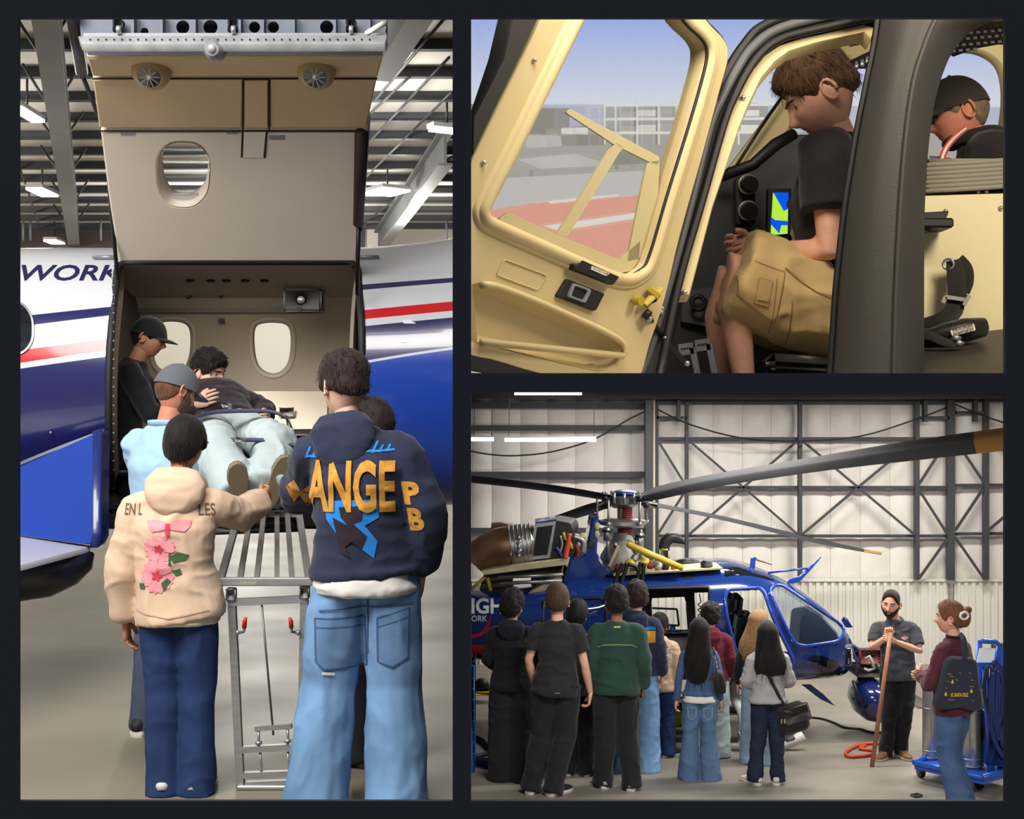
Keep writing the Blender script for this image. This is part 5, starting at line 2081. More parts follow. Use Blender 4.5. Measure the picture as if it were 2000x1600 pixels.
for bx in (1244, 1446):
 for by in (216, 245):
  shot('office_balcony_picture', [(bx, by), (bx + 36, by), (bx + 36, by + 12), (bx, by + 12)], WB, .013)
shot('apron_picture', [(919, 352), (1330, 330), (2058, 330), (2058, 420), (919, 430)], GL, .012)
shot('road_picture', [(919, 338), (1300, 318), (1300, 330), (919, 352)], GM, .013)
shot('helipad_picture', [(919, 418), (1050, 396), (1400, 372), (1400, 560), (1230, 560), (919, 470)], PADR, .014)
shot('helipad_line_picture', [(1068, 394), (1208, 380), (1208, 384), (1076, 399)], WB, .016)
shot('helipad_line_picture', [(1062, 442), (1260, 414), (1300, 418), (1090, 452)], WB, .016)
for x in (1034, 1200):
 shot('marker_picture', [(x, 334 - (x > 1100) * 14), (x + 8, 334 - (x > 1100) * 14), (x + 8, 346 - (x > 1100) * 14), (x, 346 - (x > 1100) * 14)], GD, .016)
shot('paper_picture', [(1480, 320), (1600, 310), (1600, 420), (1460, 420)], screen_mat('projected_pale', (206, 206, 204), .9), .015)

# ------------------------------------------------------------------ the simulator cabin
TRIM[0] = (915, None, 739.5, None)
M_CRM = mat('cream_moulding', (208, 190, 142), rough=.38, vary=(3, .04), bump=(300, .08, .001))
M_CRM2 = mat('cream_trim', (214, 196, 148), rough=.45)
M_CHAR = mat('charcoal_moulding', (58, 56, 54), rough=.6, bump=(260, .35, .0025))
M_RUB = mat('black_rubber', (20, 20, 23), rough=.55)
M_GREYM = mat('grey_moulding', (84, 86, 90), rough=.5)
M_SCREW = mat('bright_screw', (214, 206, 180), rough=.25, metal=.8)
sim = thing('helicopter_simulator', 'helicopter simulator cabin with cream door standing open', 'simulator', P(1500, 735, 3.9))
DP = Plane((920, 560, 3.00), (1290, 560, 3.42), (1400, 60, 3.46))
WH = cr([(1168, -30), (1285, -30), (1330, 40), (1366, 76), (1377, 105), (1366, 160), (1337, 260), (1298, 385), (1264, 500), (1246, 528), (1214, 537), (1150, 513), (1060, 473), (972, 434), (952, 420), (958, 396), (1010, 295), (1090, 132), (1140, 30)], 4)
outl = cr([(1112, -46), (1240, -60), (1345, -20), (1382, 40), (1416, 78), (1424, 112), (1408, 175), (1372, 310), (1330, 460), (1300, 585), (1272, 668), (1240, 752), (1150, 752), (1040, 728), (960, 704), (840, 672), (800, 500), (850, 430), (905, 340), (1000, 150)], 4)
outl_ = clip_poly(outl, 916.5, 739)
pocket = cr([(860, 610), (905, 568), (945, 556), (1010, 576), (1110, 618), (1190, 656), (1212, 676), (1206, 700), (1180, 722), (1130, 716), (1000, 684), (880, 650)], 4)
pocket = clip_poly(pocket, 920)
g = Geo()
plate(g, DP, outl_, [WH, pocket], .05, 3)
door2 = mk('open_door', g, M_CRM, sim, True, 60, 'cream cabin door with window, standing open')
g = Geo()
rws = []
for ins_, dd in ((-1, .0), (3, -.010), (9, -.028), (16, -.036)):
 q_ = inset2(pocket, ins_)
 rws.append([DP(x, y, dd) for x, y in q_ + q_[:1]])
g.grid(rws)
q_ = inset2(pocket, 16)
tr = tessellate_polygon([[Vector((x, y, 0)) for x, y in q_]])
g.add([DP(x, y, -.036) for x, y in q_], [t if poly_area([q_[i] for i in t]) < 0 else t[::-1] for t in tr])
mk('map_pocket', g, M_CRM, door2, True, 70)
g = Geo()
g.tube([DP(x, y, .012) for x, y in pocket if 924 < x and y < 700 and (y < 672 or x > 1190)], .009, 10)
mk('pocket_lip', g, M_CRM, door2)
# cushioned trim round the window and the black gasket inside it
g = Geo()
w1 = inset2(WH, -9)
g.tube([DP(x, y, .004) for x, y in w1 + w1[:1]], .016, 12, caps=False)
w1 = inset2(WH, -20)
g.tube([DP(x, y, -.003) for x, y in w1 + w1[:1]], .012, 10, caps=False)
mk('window_trim', g, M_CRM2, door2)
g = Geo()
w1 = inset2(WH, -.5)
g.tube([DP(x, y, .006) for x, y in w1 + w1[:1]], .0045, 8, caps=False)
mk('window_gasket', g, M_RUB, door2)
g = Geo()
plate(g, lambda x, y, o=0: DP(x, y, -.03 + o), inset2(WH, -4), (), .003)
pane2 = mk('window_pane', g, mat('door_glass', (240, 242, 246), rough=.02, trans=.98, alpha=.18), door2, False)
M_KHAKI = mat('khaki_film', (196, 184, 142), rough=.55)  # T-shaped reflection on the pane, put into thin khaki strips
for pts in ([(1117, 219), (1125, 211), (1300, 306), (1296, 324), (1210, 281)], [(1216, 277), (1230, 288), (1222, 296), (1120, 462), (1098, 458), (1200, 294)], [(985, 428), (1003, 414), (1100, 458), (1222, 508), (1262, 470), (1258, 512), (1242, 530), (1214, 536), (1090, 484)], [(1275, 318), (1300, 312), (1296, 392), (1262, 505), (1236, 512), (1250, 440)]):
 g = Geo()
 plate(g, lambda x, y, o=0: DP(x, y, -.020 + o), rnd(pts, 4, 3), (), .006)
 mk('pane_reflection', g, M_KHAKI, door2, False)
# black outer seal of the door
g = Geo()
o2 = inset2(outl, -14)
plate(g, lambda x, y, o=0: DP(x, y, -.028 + o), clip_poly(o2, 916.5, 739), [inset2(outl_, 6)], .03, 0)
mk('door_seal', g, M_RUB, door2)
g = Geo()
plate(g, lambda x, y, o=0: DP(x, y, .012 + o), clip_poly([(1008, 35 - 60), (1062, 35 - 60), (1046, 38), (985, 165), (920, 300), (872, 395), (850, 350), (900, 262), (975, 115)], 916.5), (), .05, 3)
mk('leading_seal', g, M_RUB, door2)
g = Geo()
plate(g, lambda x, y, o=0: DP(x, y, .004 + o), clip_poly([(840, 666), (920, 692), (1060, 731), (1150, 752), (1150, 790), (1050, 752), (900, 720), (840, 706)], 916.5, 740), (), .05, 2)
mk('lower_seal', g, mat('navy_black_rubber', (24, 26, 36), rough=.5), door2)
g = Geo()
e1 = rnd([(985, 507), (1067, 538), (1049, 567), (969, 537)], 5)
g.tube([DP(x, y, .001) for x, y in e1 + e1[:1]], .0022, 6, caps=False)
mk('embossed_frame', g, M_CRM, door2)
g = Geo()
plate(g, lambda x, y, o=0: DP(x, y, .012 + o), rnd([(1103, 544), (1176, 573), (1158, 608), (1082, 579)], 4), (), .016, 1.5)
hnd = mk('door_handle', g, M_RUB, door2, True, 40)
g = Geo()
o_, i_ = rnd([(1111, 552), (1146, 565), (1134, 592), (1099, 579)], 5), rnd([(1113, 558), (1138, 567), (1130, 586), (1106, 577)], 3)
plate(g, lambda x, y, o=0: DP(x, y, .019 + o), o_, [i_], .01, .8)
mk('pull_ring', g, M_SILVER, hnd)
g = Geo()
plate(g, lambda x, y, o=0: DP(x, y, .022 + o), rnd([(1107, 514), (1112, 519), (1126, 507), (1199, 540), (1186, 557), (1108, 526)], 3), (), .03, 1.5)
lb = mk('label_holder', g, M_RUB, door2, True, 40)
g = Geo()
plate(g, lambda x, y, o=0: DP(x, y, .0245 + o), [(1143, 519), (1177, 533), (1172, 538), (1168, 538), (1141, 526)], (), .003)
wl = mk('paper_label', g, mat('label_white', (232, 226, 206), rough=.6), lb, False)
t = text_geo('DO NOT SLAM', 1, .01)
a = np.array(t.v)
w_, h_ = a[:, 0].max(), a[:, 1].max()
g = Geo()
g.v = [tuple(DP(1144 + 29 * p[0] / w_ + 1.5 * p[1] / h_ * 0, 525.6 + 11.6 * p[0] / w_ - 4.6 * p[1] / h_, .026)) for p in t.v]
g.f, g.m = t.f, t.m
mk('label_lettering', g, mat('label_ink', (60, 54, 46)), lb, False)
M_YEL = mat('yellow_latch', (178, 158, 48), rough=.45)
g = Geo()
g.tube([DP(1279, 563, .02), DP(1262, 580, .02), DP(1247, 595, .02)], [.010, .011, .009], 8, flat=.6)
g.cyl(DP(1236, 587, .008), DP(1236, 587, .03), .012, seg=14)
g.box(DP(1266, 572, .02), (.035, .02, .018), Matrix.Rotation(.7, 3, 'Y'), 0, .003)
mk('latch', g, M_YEL, door2, True, 50)
g = Geo()
g.tube([DP(1272, 586, .016), DP(1262, 590, .018), DP(1252, 598, .016)], .004, 6)
mk('latch_spring', g, M_RUB, door2)
for x, y in ((1042, 118), (943, 318)):
 g = Geo()
 g.ball(DP(x, y, .004), .006, None, 10, 6)
 mk('screw', g, M_SCREW, door2)
g = Geo()
g.tube([DP(1252, 610, .012), DP(1257, 617, .02)], .013, 12)
g.tube([DP(1257, 617, .02), P(1272, 628, 3.42), P(1298, 662, 3.5), P(1342, 712, 3.6)], [.0075, .0075, .0065, .0065], 8)
stt = mk('gas_strut', g, M_RUB, sim)
g = Geo()
g.tube([DP(1257, 617, .022), P(1266, 628, 3.38)], .009, 10)
g.ball(P(1300, 661, 3.47), .008, None, 8, 6)
g.ball(P(1342, 710, 3.58), .008, None, 8, 6)
mk('strut_fitting', g, M_SILVER, stt, True)

# door surround: rubber band, grey lip, cream inner strip
Lb = [(1205, 770), (1284, 560), (1326, 400), (1360, 250), (1387, 190), (1418, 132), (1447, 88), (1482, 52), (1560, 26), (1720, 2)]
Cb = [(1285, 770), (1328, 560), (1373, 400), (1416, 248), (1438, 192), (1468, 136), (1494, 104), (1522, 84), (1562, 70), (1690, 42), (1722, 40)]
Ib = [(1330, 576), (1348, 574), (1393, 402), (1444, 250), (1462, 205), (1489, 148), (1515, 117), (1544, 96), (1600, 79), (1690, 60), (1704, 74), (1712, 50), (1690, 42), (1562, 70), (1522, 84), (1494, 104), (1468, 136), (1438, 192), (1416, 248), (1373, 400), (1330, 552)]
SP = Plane((1300, 600, 3.50), (1440, 200, 3.62), (1700, 60, 3.66))
g = Geo()
plate(g, SP, cr(Lb, 5, False) + cr(Cb, 5, False)[::-1], (), .10, 6)
sur = mk('door_surround', g, M_CHAR, sim, True, 60)
mid = cr([((a[0] * .55 + b[0] * .45), (a[1] * .55 + b[1] * .45)) for a, b in zip([Lb[i] for i in range(10)], [Cb[i] for i in (0, 1, 2, 3, 4, 5, 6, 8, 9, 10)])], 5, False)
g = Geo()
g.tube([SP(x, y, .008) for x, y in mid], .014, 10)
mk('grey_lip', g, M_GREYM, sur)
c4 = cr(Cb, 5, False)
g = Geo()
g.tube([SP(x - 4, y - 2, .008) for x, y in c4], .012, 10)
mk('rubber_bead', g, M_RUB, sur)
g = Geo()
l4 = cr(Lb, 5, False)
g.tube([SP(x + 5, y + 3, .010) for x, y in l4], .013, 10)
mk('rubber_bead', g, M_RUB, sur)
g = Geo()
plate(g, lambda x, y, o=0: SP(x, y, -.012 + o), Ib, (), .06, 2)
crs = mk('cream_strip', g, M_CRM2, sim, True, 50)
for x, y in ((1453, 188), (1338, 569)):
 g = Geo()
 g.ball(SP(x, y, -.008), .007, None, 10, 6)
 mk('screw', g, M_SCREW, crs)
for x, y in ((1391, 215), (1288, 615)):
 g = Geo()
 g.tube([SP(x - 7, y, .03), SP(x + 5, y + 2, .03)], .007, 8)
 g.ball(SP(x + 2, y - 6, .03), .008, None, 8, 6)
 mk('hinge_pin', g, M_SILVER, sim)

# broad pillar between the two doors, flowing into the roof
rows_ = [(-30, 1716, 1852, 2030, 2060), (10, 1713, 1838, 1990, 2030), (36, 1711, 1826, 1948, 1985), (62, 1708, 1814, 1896, 1925), (100, 1702, 1800, 1862, 1885), (140, 1694, 1787, 1843, 1860), (190, 1684, 1777, 1828, 1842), (250, 1672, 1769, 1818, 1828), (320, 1660, 1762, 1811, 1818), (420, 1645, 1755, 1806, 1810), (560, 1630, 1748, 1805, 1807), (660, 1623, 1745, 1805, 1806), (760, 1616, 1742, 1805, 1806)]
R4 = cr(rows_, 5, False)
g = Geo()
rws = []
for (y, a, r_, b, c) in R4:
 sec = []
 for t_ in np.linspace(0, 1, 9):
  sec.append(P(a + (r_ - a) * t_, y, 3.58 - .10 * math.sin(t_ * math.pi / 2) - .01 * math.sin(t_ * math.pi)))
 for t_ in np.linspace(.12, 1, 7):
  sec.append(P(r_ + (b - r_) * t_, y, 3.48 + .16 * t_ ** 1.6))
 sec.append(P(b, y, 3.76))
 sec.append(P(a, y, 3.76))
 rws.append(sec)
g.grid(rws, wrap=True)
pil = mk('door_pillar', g, M_CHAR, sim, True, 50)
g = Geo()
g.tube([P(r_ + 2, y, 3.478) for (y, a, r_, b, c) in R4], .006, 8)
mk('pillar_ridge', g, M_CHAR, pil)
g = Geo()
g.tube([P(a + 2, y, 3.565) for (y, a, r_, b, c) in R4], .008, 8)
mk('pillar_seal', g, M_RUB, pil)
g = Geo()
g.box(P(1830, -25, 4.15), (.55, .6, .05), None, 0, .02)
mk('roof_shell', g, M_CHAR, sim)

# far side: windscreen pillar, far door frame, overhead console, dashboard
g = Geo()
plate(g, Plane((1440, 330, 4.75), (1560, 190, 4.9), (1520, 330, 4.75)), [(1418, 330), (1472, 258), (1515, 200), (1535, 180), (1556, 192), (1560, 215), (1548, 240), (1512, 296), (1472, 336)], (), .06, 3)
mk('windscreen_pillar', g, M_CRM, sim, True, 50)
g = Geo()
g.tube([P(1433, 332, 4.7), P(1484, 252, 4.75), P(1532, 182, 4.82)], .006, 6)
mk('windscreen_seal', g, M_RUB, sim)
fw = cr([(1770, 260), (1800, 190), (1850, 110), (1900, 98), (1945, 118), (1962, 160), (1960, 230), (1940, 300), (1880, 330), (1800, 330)], 5)
g = Geo()
plate(g, Plane(5.0), [(1760, 60), (2010, 60), (2010, 380), (1760, 380)], [fw], .05, 5)
mk('far_window_frame', g, M_CRM, sim, True, 50)
oc = Plane((1610, 130, 4.3), (1705, 60, 4.1), (1700, 130, 4.15))
g = Geo()
plate(g, oc, rnd([(1612, 72), (1700, 58), (1708, 62), (1706, 112), (1650, 130), (1640, 118), (1624, 104)], 5), (), .12, 3)
ocn = mk('overhead_console', g, M_CRM, sim, True, 50)
g = Geo()
plate(g, lambda x, y, o=0: oc(x, y, .004 + o), [(1650, 70), (1698, 62), (1702, 80), (1661, 89)], (), .01)
mk('grille', g, mat('speaker_grille', (92, 80, 70), rough=.8, bump=(900, .6, .002)), ocn, False)
g = Geo()
plate(g, Plane((1640, 125, 4.2), (1706, 100, 4.1), (1700, 126, 4.1)), [(1648, 124), (1706, 96), (1706, 124), (1660, 124)], (), .05)
swp = mk('switch_panel', g, M_RUB, ocn, False)
for x, y in ((1673, 128), (1684, 124), (1694, 118)):
 g = Geo()
 g.tube([P(x, y - 6, 4.08), P(x, y + 5, 4.06)], [.005, .007], 8)
 mk('toggle', g, M_SILVER, swp)
g = Geo()
g.tube([P(1646, 139, 4.1), P(1660, 139, 4.1), P(1664, 136, 4.1)], .004, 6)
g.ball(P(1665, 137, 4.1), .011, None, 10, 6)
mk('microphone', g, M_RUB, sim)
g = Geo()
plate(g, Plane((1360, 560, 4.55), (1500, 350, 4.62), (1600, 560, 4.62)), rnd([(1352, 420), (1405, 352), (1470, 316), (1520, 278), (1560, 262), (1640, 262), (1640, 780), (1290, 780), (1330, 600)], [10, 10, 8, 8, 8, 2, 2, 2, 2]), (), .05, 3)
M_DASH = mat('dash_black', (44, 46, 50), rough=.55, vary=(4, .1))
dash = mk('dashboard', g, M_DASH, sim, True, 50)
g = Geo()
cs = [P(1402, 352, 4.5), P(1425, 338, 4.48), P(1470, 322, 4.45), P(1515, 282, 4.45), P(1550, 262, 4.48)]
g.tube(cs, [.012, .02, .02, .022, .02], 10)
mk('glare_shield', g, M_RUB, dash)
g = Geo()
plate(g, Plane(4.42), rnd([(1436, 346), (1474, 342), (1476, 438), (1438, 440)], 8), (), .05, 2)
vp = mk('vent_panel', g, M_RUB, dash, True, 40)
for y in (364, 415):
 g = Geo()
 c = P(1457, y, 4.42)
 g.tube([c, c + Vector((0, -.04, 0)), c + Vector((.006, -.07, -.004))], [.030, .030, .024], 20)
 vk = mk('air_vent', g, mat('vent_black', (30, 30, 32), rough=.3), vp, True, 50)
 g = Geo()
 g.torus(c + Vector((0, -.04, 0)), .030, .005, (0, 1, 0))
 mk('vent_rim', g, mat('vent_rim_grey', (130, 126, 118), rough=.3, metal=.5), vk)
g = Geo()
plate(g, Plane(4.36), [(1500, 368), (1546, 368), (1542, 474), (1498, 474)], (), .03, 1)
scn = mk('display', g, M_RUB, dash, False)
g = Geo()
plate(g, Plane(4.355), [(1510, 377), (1540, 377), (1538, 462), (1505, 462)], (), .003)
mk('display_glass', g, screen_mat('display_green', (176, 226, 66), 1.1), scn, False)
for pts in ([(1512, 378), (1540, 378), (1540, 408), (1531, 412)], [(1506, 424), (1514, 430), (1540, 432), (1538, 440), (1526, 440), (1522, 456), (1515, 448), (1506, 438)], [(1512, 376), (1540, 376), (1540, 380), (1512, 380)]):
 g = Geo()
 plate(g, Plane(4.35), pts, (), .002)
 mk('display_map_area', g, screen_mat('display_blue', (10, 84, 226), 1.1), scn, False)
g = Geo()
g.tube([P(1500, 470, 4.2), P(1484, 458, 4.2), P(1476, 455, 4.2)], [.012, .012, .016], 10)
g.ball(P(1480, 452, 4.18), .018, None, 10, 7)
stk = mk('control_stick', g, M_RUB, sim)
g = Geo()
g.ball(P(1468, 464, 4.18), (.012, .01, .008), None, 8, 6)
mk('trigger', g, mat('red_button', (204, 60, 40), rough=.4), stk)
g = Geo()
g.tube([P(1494, 470, 4.15), P(1540, 466, 4.2)], .016, 10)
mk('stick_base', g, M_RUB, stk)
g = Geo()
plate(g, Plane(4.5), [(1335, 570), (1390, 560), (1390, 640), (1330, 628)], (), .02, 1)
mk('kick_panel', g, mat('kick_grey', (70, 72, 76), rough=.5), dash)
g = Geo()
g.torus(P(1364, 592, 4.46), .022, .008, (0, 1, 0))
mk('grommet', g, M_RUB, dash)
for x, y in ((1340, 680), (1372, 672)):
 g = Geo()
 g.bar(P(x - 14, y + 4, 4.05), P(x + 14, y, 4.05), .012, .035)
 g.bar(P(x + 12, y, 4.05), P(x + 24, y + 60, 4.05), .012, .018)
 pd = mk('pedal_bracket', g, M_SILVER, sim, False)
 for k in range(4):
  g = Geo()
  g.cyl(P(x - 8 + 5 * k, y + 2 - k * .6, 4.046), P(x - 8 + 5 * k, y + 2 - k * .6, 4.040), .003, seg=8)
  mk('pin_hole', g, M_RUB, pd)
g = Geo()
g.box(P(1565, 722, 4.15), (.30, .45, .07), Matrix.Rotation(.06, 3, 'Y'), 0, .025)
mk('seat_cushion', g, mat('black_vinyl', (52, 54, 56), rough=.4, bump=(120, .2, .003)), sim)
g = Geo()
plate(g, Plane((1310, 745, 4.0), (1620, 745, 4.0), (1400, 790, 3.8)), [(1240, 740), (1640, 738), (1640, 800), (1240, 800)], (), .03)
mk('cabin_floor', g, M_DASH, sim)

# rear compartment seen right of the pillar
bp_ = Plane((1806, 380, 4.22), (1990, 378, 4.22), (1806, 650, 4.20))
g = Geo()
plate(g, bp_, [(1740, 384), (2010, 376), (2010, 640), (1740, 672)], (), .04, 2)
bk = mk('cream_bulkhead', g, mat('cream_panel', (230, 216, 172), rough=.5, vary=(2, .03)), sim, True, 40)
for x, y in ((1954, 407), (1846, 413)):
 g = Geo()
 g.ball(bp_(x, y, .004), .008, None, 10, 6)
 mk('screw', g, M_SCREW, bk)
g = Geo()
plate(g, Plane((1806, 660, 4.10), (1990, 640, 4.15), (1900, 740, 3.75)), [(1740, 668), (2010, 636), (2010, 800), (1740, 800)], (), .03, 1)
fl2 = mk('rear_floor', g, mat('black_floor', (48, 44, 38), rough=.5, vary=(5, .1)), sim, True, 40)
for x, y in ((1836, 719), (1934, 698)):
 g = Geo()
 g.ball(P(x, y, 3.86), .006, None, 8, 5)
 mk('rivet', g, M_SILVER, fl2)
g = Geo()
g.box(P(1820, 440, 4.14), (.10, .12, .03), None, 0, .006)
plate(g, Plane(4.1), rnd([(1780, 416), (1854, 412), (1850, 424), (1806, 458), (1780, 458)], 3), (), .14, 2)
mk('glare_hood', g, M_RUB, sim, True, 40)
# headrest: padded, with stitched ribs
g = Geo()
for k in range(7):
 y = 318 + k * 8.4
 g.tube([P(1800, y + 6, 4.30), P(1812, y + 5, 4.27), P(1880, y + 1, 4.265), P(1955, y - 4, 4.27), P(1985, y - 4, 4.33)], .0085, 10)
g.box(P(1890, 343, 4.36), (.33, .13, .095), None, 0, .02)
hr_ = mk('headrest', g, mat('grey_quilt', (150, 146, 132), rough=.9, bump=(500, .5, .003)), sim)
g = Geo()
g.box(P(1885, 375, 4.34), (.30, .10, .03), None, 0, .008)
mk('headrest_base', g, M_RUB, hr_)
for x in (1910, 1926):
 g = Geo()
 g.cyl(P(x, 372, 4.28), P(x, 378, 4.28), .007, seg=10)
 mk('bolt', g, M_SILVER, hr_)
g = Geo()
nr_ = [(1842, 100), (1870, 66), (1915, 44), (1965, 40), (2005, 40), (2005, 92), (1950, 88), (1906, 96), (1862, 112)]
plate(g, Plane((1850, 90, 4.35), (1990, 60, 4.3), (1900, 50, 4.2)), nr_, (), .03, 1)
net = mk('overhead_net', g, mat('dark_net', (66, 60, 54), rough=.8), sim, False)
for r_ in range(5):
 for c_ in range(10):
  x, y = 1862 + c_ * 14 + (r_ % 2) * 6, 100 - r_ * 11 - c_ * 1.2
  if inside((x, y), nr_):
   g = Geo()
   g.box(P(x, y, 4.23), (.012, .006, .008))
   mk('net_cell', g, M_RUB, net, False)
g = Geo()
plate(g, Plane((1860, 120, 4.6), (1990, 50, 4.5), (1990, 130, 4.6)), cr([(1938, 44), (2010, 40), (2010, 150), (1966, 96)], 4), (), .04, 2)
mk('ceiling_lining', g, M_CRM, sim)

# seat belts and the harness bag lying on the rear floor
belt = thing('seat_belt', 'black seat belt with steel adjuster hanging on the cream bulkhead', 'belt', P(1870, 640, 4.14))

def webbing(pts, wd, D0, name, parent, m, th=.004):
 g = Geo()
 q = cr([(x, y, D, w_) for x, y, D, w_ in pts], 6, False)
 L_, R_ = [], []
 for i, (x, y, D, w_) in enumerate(q):
  a, b = q[max(i - 1, 0)], q[min(i + 1, len(q) - 1)]
  dx, dy = b[0] - a[0], b[1] - a[1]
  l_ = math.hypot(dx, dy) or 1
  nx, ny = -dy / l_ * w_, dx / l_ * w_
  L_.append(P(x + nx, y + ny, D))
  R_.append(P(x - nx, y - ny, D))
 bk_ = Vector((0, th, 0))
 g.grid([L_, R_, [p + bk_ for p in R_], [p + bk_ for p in L_], L_])
 return mk(name, g, m, parent)

M_WEB = cloth('black_webbing', (34, 31, 28), rough=.6, bump=(700, .5, .003))
webbing([(1862, 508, 4.15, 14), (1868, 540, 4.12, 18), (1870, 575, 4.11, 18), (1872, 586, 4.12, 17)], 0, 0, 'strap', belt, M_WEB)
webbing([(1872, 506, 4.16, 12), (1888, 525, 4.16, 12), (1892, 550, 4.16, 10), (1886, 572, 4.16, 8)], 0, 0, 'strap', belt, M_WEB)
webbing([(1867, 586, 4.12, 17), (1862, 608, 4.10, 18), (1838, 626, 4.06, 16), (1806, 634, 4.03, 13), (1780, 636, 4.0, 13)], 0, 0, 'strap', belt, M_WEB)
g = Geo()
g.bar(P(1846, 580, 4.105), P(1887, 586, 4.105), .008, .012)
g.bar(P(1893, 577, 4.10), P(1882, 597, 4.10), .008, .012)
g.bar(P(1846, 580, 4.105), P(1842, 592, 4.105), .008, .010)
mk('adjuster', g, mat('bright_steel', (226, 220, 200), rough=.2, metal=.8), belt, False)
g = Geo()
g.torus(P(1852, 516, 4.14), .016, .004, (.6, 1, 0))
mk('anchor_ring', g, M_SILVER, belt)
bag = thing('harness_bag', 'black harness bag with white lettered label on the rear floor', 'bag', P(1868, 675, 4.0))
g = Geo()
cs = [P(1790, 656, 3.98), P(1815, 660, 3.97), P(1850, 652, 3.96), P(1885, 645, 3.96), P(1915, 640, 3.97), P(1926, 642, 3.98)]
g.rings(cs, (0, 1, 0), [.03, .045, .05, .05, .04, .012], [.022, .028, .034, .036, .030, .010], 16, 0, 2.6)
mk('bag_body', g, cloth('glossy_black_nylon', (30, 28, 26), rough=.4, bump=(60, .4, .004)), bag)
lp_ = Plane(3.895)
g = Geo()
plate(g, lp_, rnd([(1856, 646), (1902, 632), (1906, 645), (1860, 657)], 3), (), .004)
lbl = mk('white_label', g, mat('label_white', (232, 226, 206)), bag, False)
for s_, (ox, oy, wd, hh) in (('HOOKER', (1860, 648, 40, 6)), ('HARNESS', (1861, 655.5, 40, 6))):
 t = text_geo(s_, 1, .02, .1)
 a = np.array(t.v)
 w_, h_ = a[:, 0].max(), a[:, 1].max()
 g = Geo()
 g.v = [tuple(lp_(ox + wd * p[0] / w_, oy - 12.0 * p[0] / w_ * wd / 44 - hh * p[1] / h_, .003)) for p in t.v]
 g.f, g.m = t.f, t.m
 mk('label_lettering', g, mat('label_ink', (40, 36, 32)), bag, False)
webbing([(1780, 652, 3.9, 10), (1815, 655, 3.88, 9), (1845, 668, 3.86, 8), (1868, 672, 3.85, 6)], 0, 0, 'strap', bag, M_WEB)
for x, y in ((1867, 660), (1873, 670)):
 g = Geo()
 g.tube([P(x - 8, y + 2, 3.86), P(x, y, 3.85), P(x + 8, y + 1, 3.86)], [.006, .010, .006], 8)
 mk('clip', g, M_SILVER, bag)

# boy at the controls
KU = 630.0
BD = 4.1

def jb(px, py, dy=0.0):
 return ((px - 1600) / KU, dy, (740 - py) / KU)

bo = Person('person', 'boy in black tee and khaki cargo shorts sitting at the controls', P(1600, 740, BD), 1.74, 0, dict(
 pelvis=jb(1650, 630), waist=jb(1652, 530), chest=jb(1632, 395), neck=jb(1640, 275, .0), head=jb(1603, 192, -.01), sh_l=jb(1592, 322, -.15), sh_r=jb(1652, 312, .16), el_l=jb(1592, 510, -.19), wr_l=jb(1502, 492, -.06),
 el_r=jb(1580, 480, .22), wr_r=jb(1490, 478, .10), hip_l=jb(1640, 632, -.09), hip_r=jb(1640, 628, .09), kn_l=jb(1412, 533, -.12), kn_r=jb(1420, 540, .14), an_l=jb(1444, 772, -.12), an_r=jb(1424, 772, .14), head_world=(82, -30, 0), head_k=1.06,
 hand_d_l=(-1, .1, .02), hand_t_l=(-.1, .4, .9), hand_d_r=(-1, -.3, 0), hand_t_r=(0, 0, 1), curl_l=48, curl_r=40, fwd=(-1, .3, 0), short=.56, foot_r=((-1, 0, 0), (0, 0, 1)), foot_l=((-1, 0, 0), (0, 0, 1)), body_voxel=.010), tone='fair', hair=(84, 60, 42), voxel=.0085, eyes=True)
bo.top(cloth('black_jersey', (38, 37, 38), bump=(600, .3, .002)), 'tee_shirt', hem=.02, ease=.010, wr=.009, long=False, sleeve=[.062, .078, .080, .080], seed=21, fr=(7, 7, 10), waist=.165)
bo.trousers(cloth('khaki_twill', (212, 182, 128), bump=(400, .35, .0025)), 'cargo_shorts', radii=(.128, .135, .135, .132, .1), ease=.008, short=.93, wr=.013, seed=22, fr=(8, 8, 8), waist=.05)
sho = next(o for o in bpy.data.objects if o.name.startswith('cargo_shorts') and o.parent == bo.root)
kd = lambda pts: [((x - 1600) / KU, (740 - y) / KU) for x, y in pts]
M_KH2 = cloth('khaki_pocket', (204, 172, 118))
M_KSEAM = cloth('khaki_seam', (160, 130, 84))
for nm, pts, lf in (('cargo_pocket', [(1418, 518), (1500, 548), (1486, 640), (1414, 590)], .004), ('pocket_flap', [(1454, 560), (1478, 566), (1472, 612), (1446, 604)], .008), ('button_flap', [(1452, 588), (1474, 594), (1470, 602), (1450, 598)], .012)):
 bo.decal('cargo_shorts', poly2(kd(pts)), M_KH2, nm, sho, maxlen=.018, lift=lf)
 q_ = kd(pts)
 stitch(bo, 'cargo_shorts', q_ + q_[:1], M_KSEAM, .0018, 'pocket_seam', maxlen=.018)
for pts in ([(1486, 560), (1478, 690)], [(1514, 600), (1516, 690)], [(1398, 505), (1394, 570), (1392, 640)], [(1500, 540), (1560, 585), (1616, 600)]):
 stitch(bo, 'cargo_shorts', kd(pts), M_KSEAM, .0018, 'leg_seam', maxlen=.018)
bo.cap_hair(top=.040, side=.012, back=.024, fringe=.010, neck=.034, amp=.006, freq=120, strands=2000, slen=.024, fall=.70, sidez=.012, swd=.0009, seed=9, crown=.008)

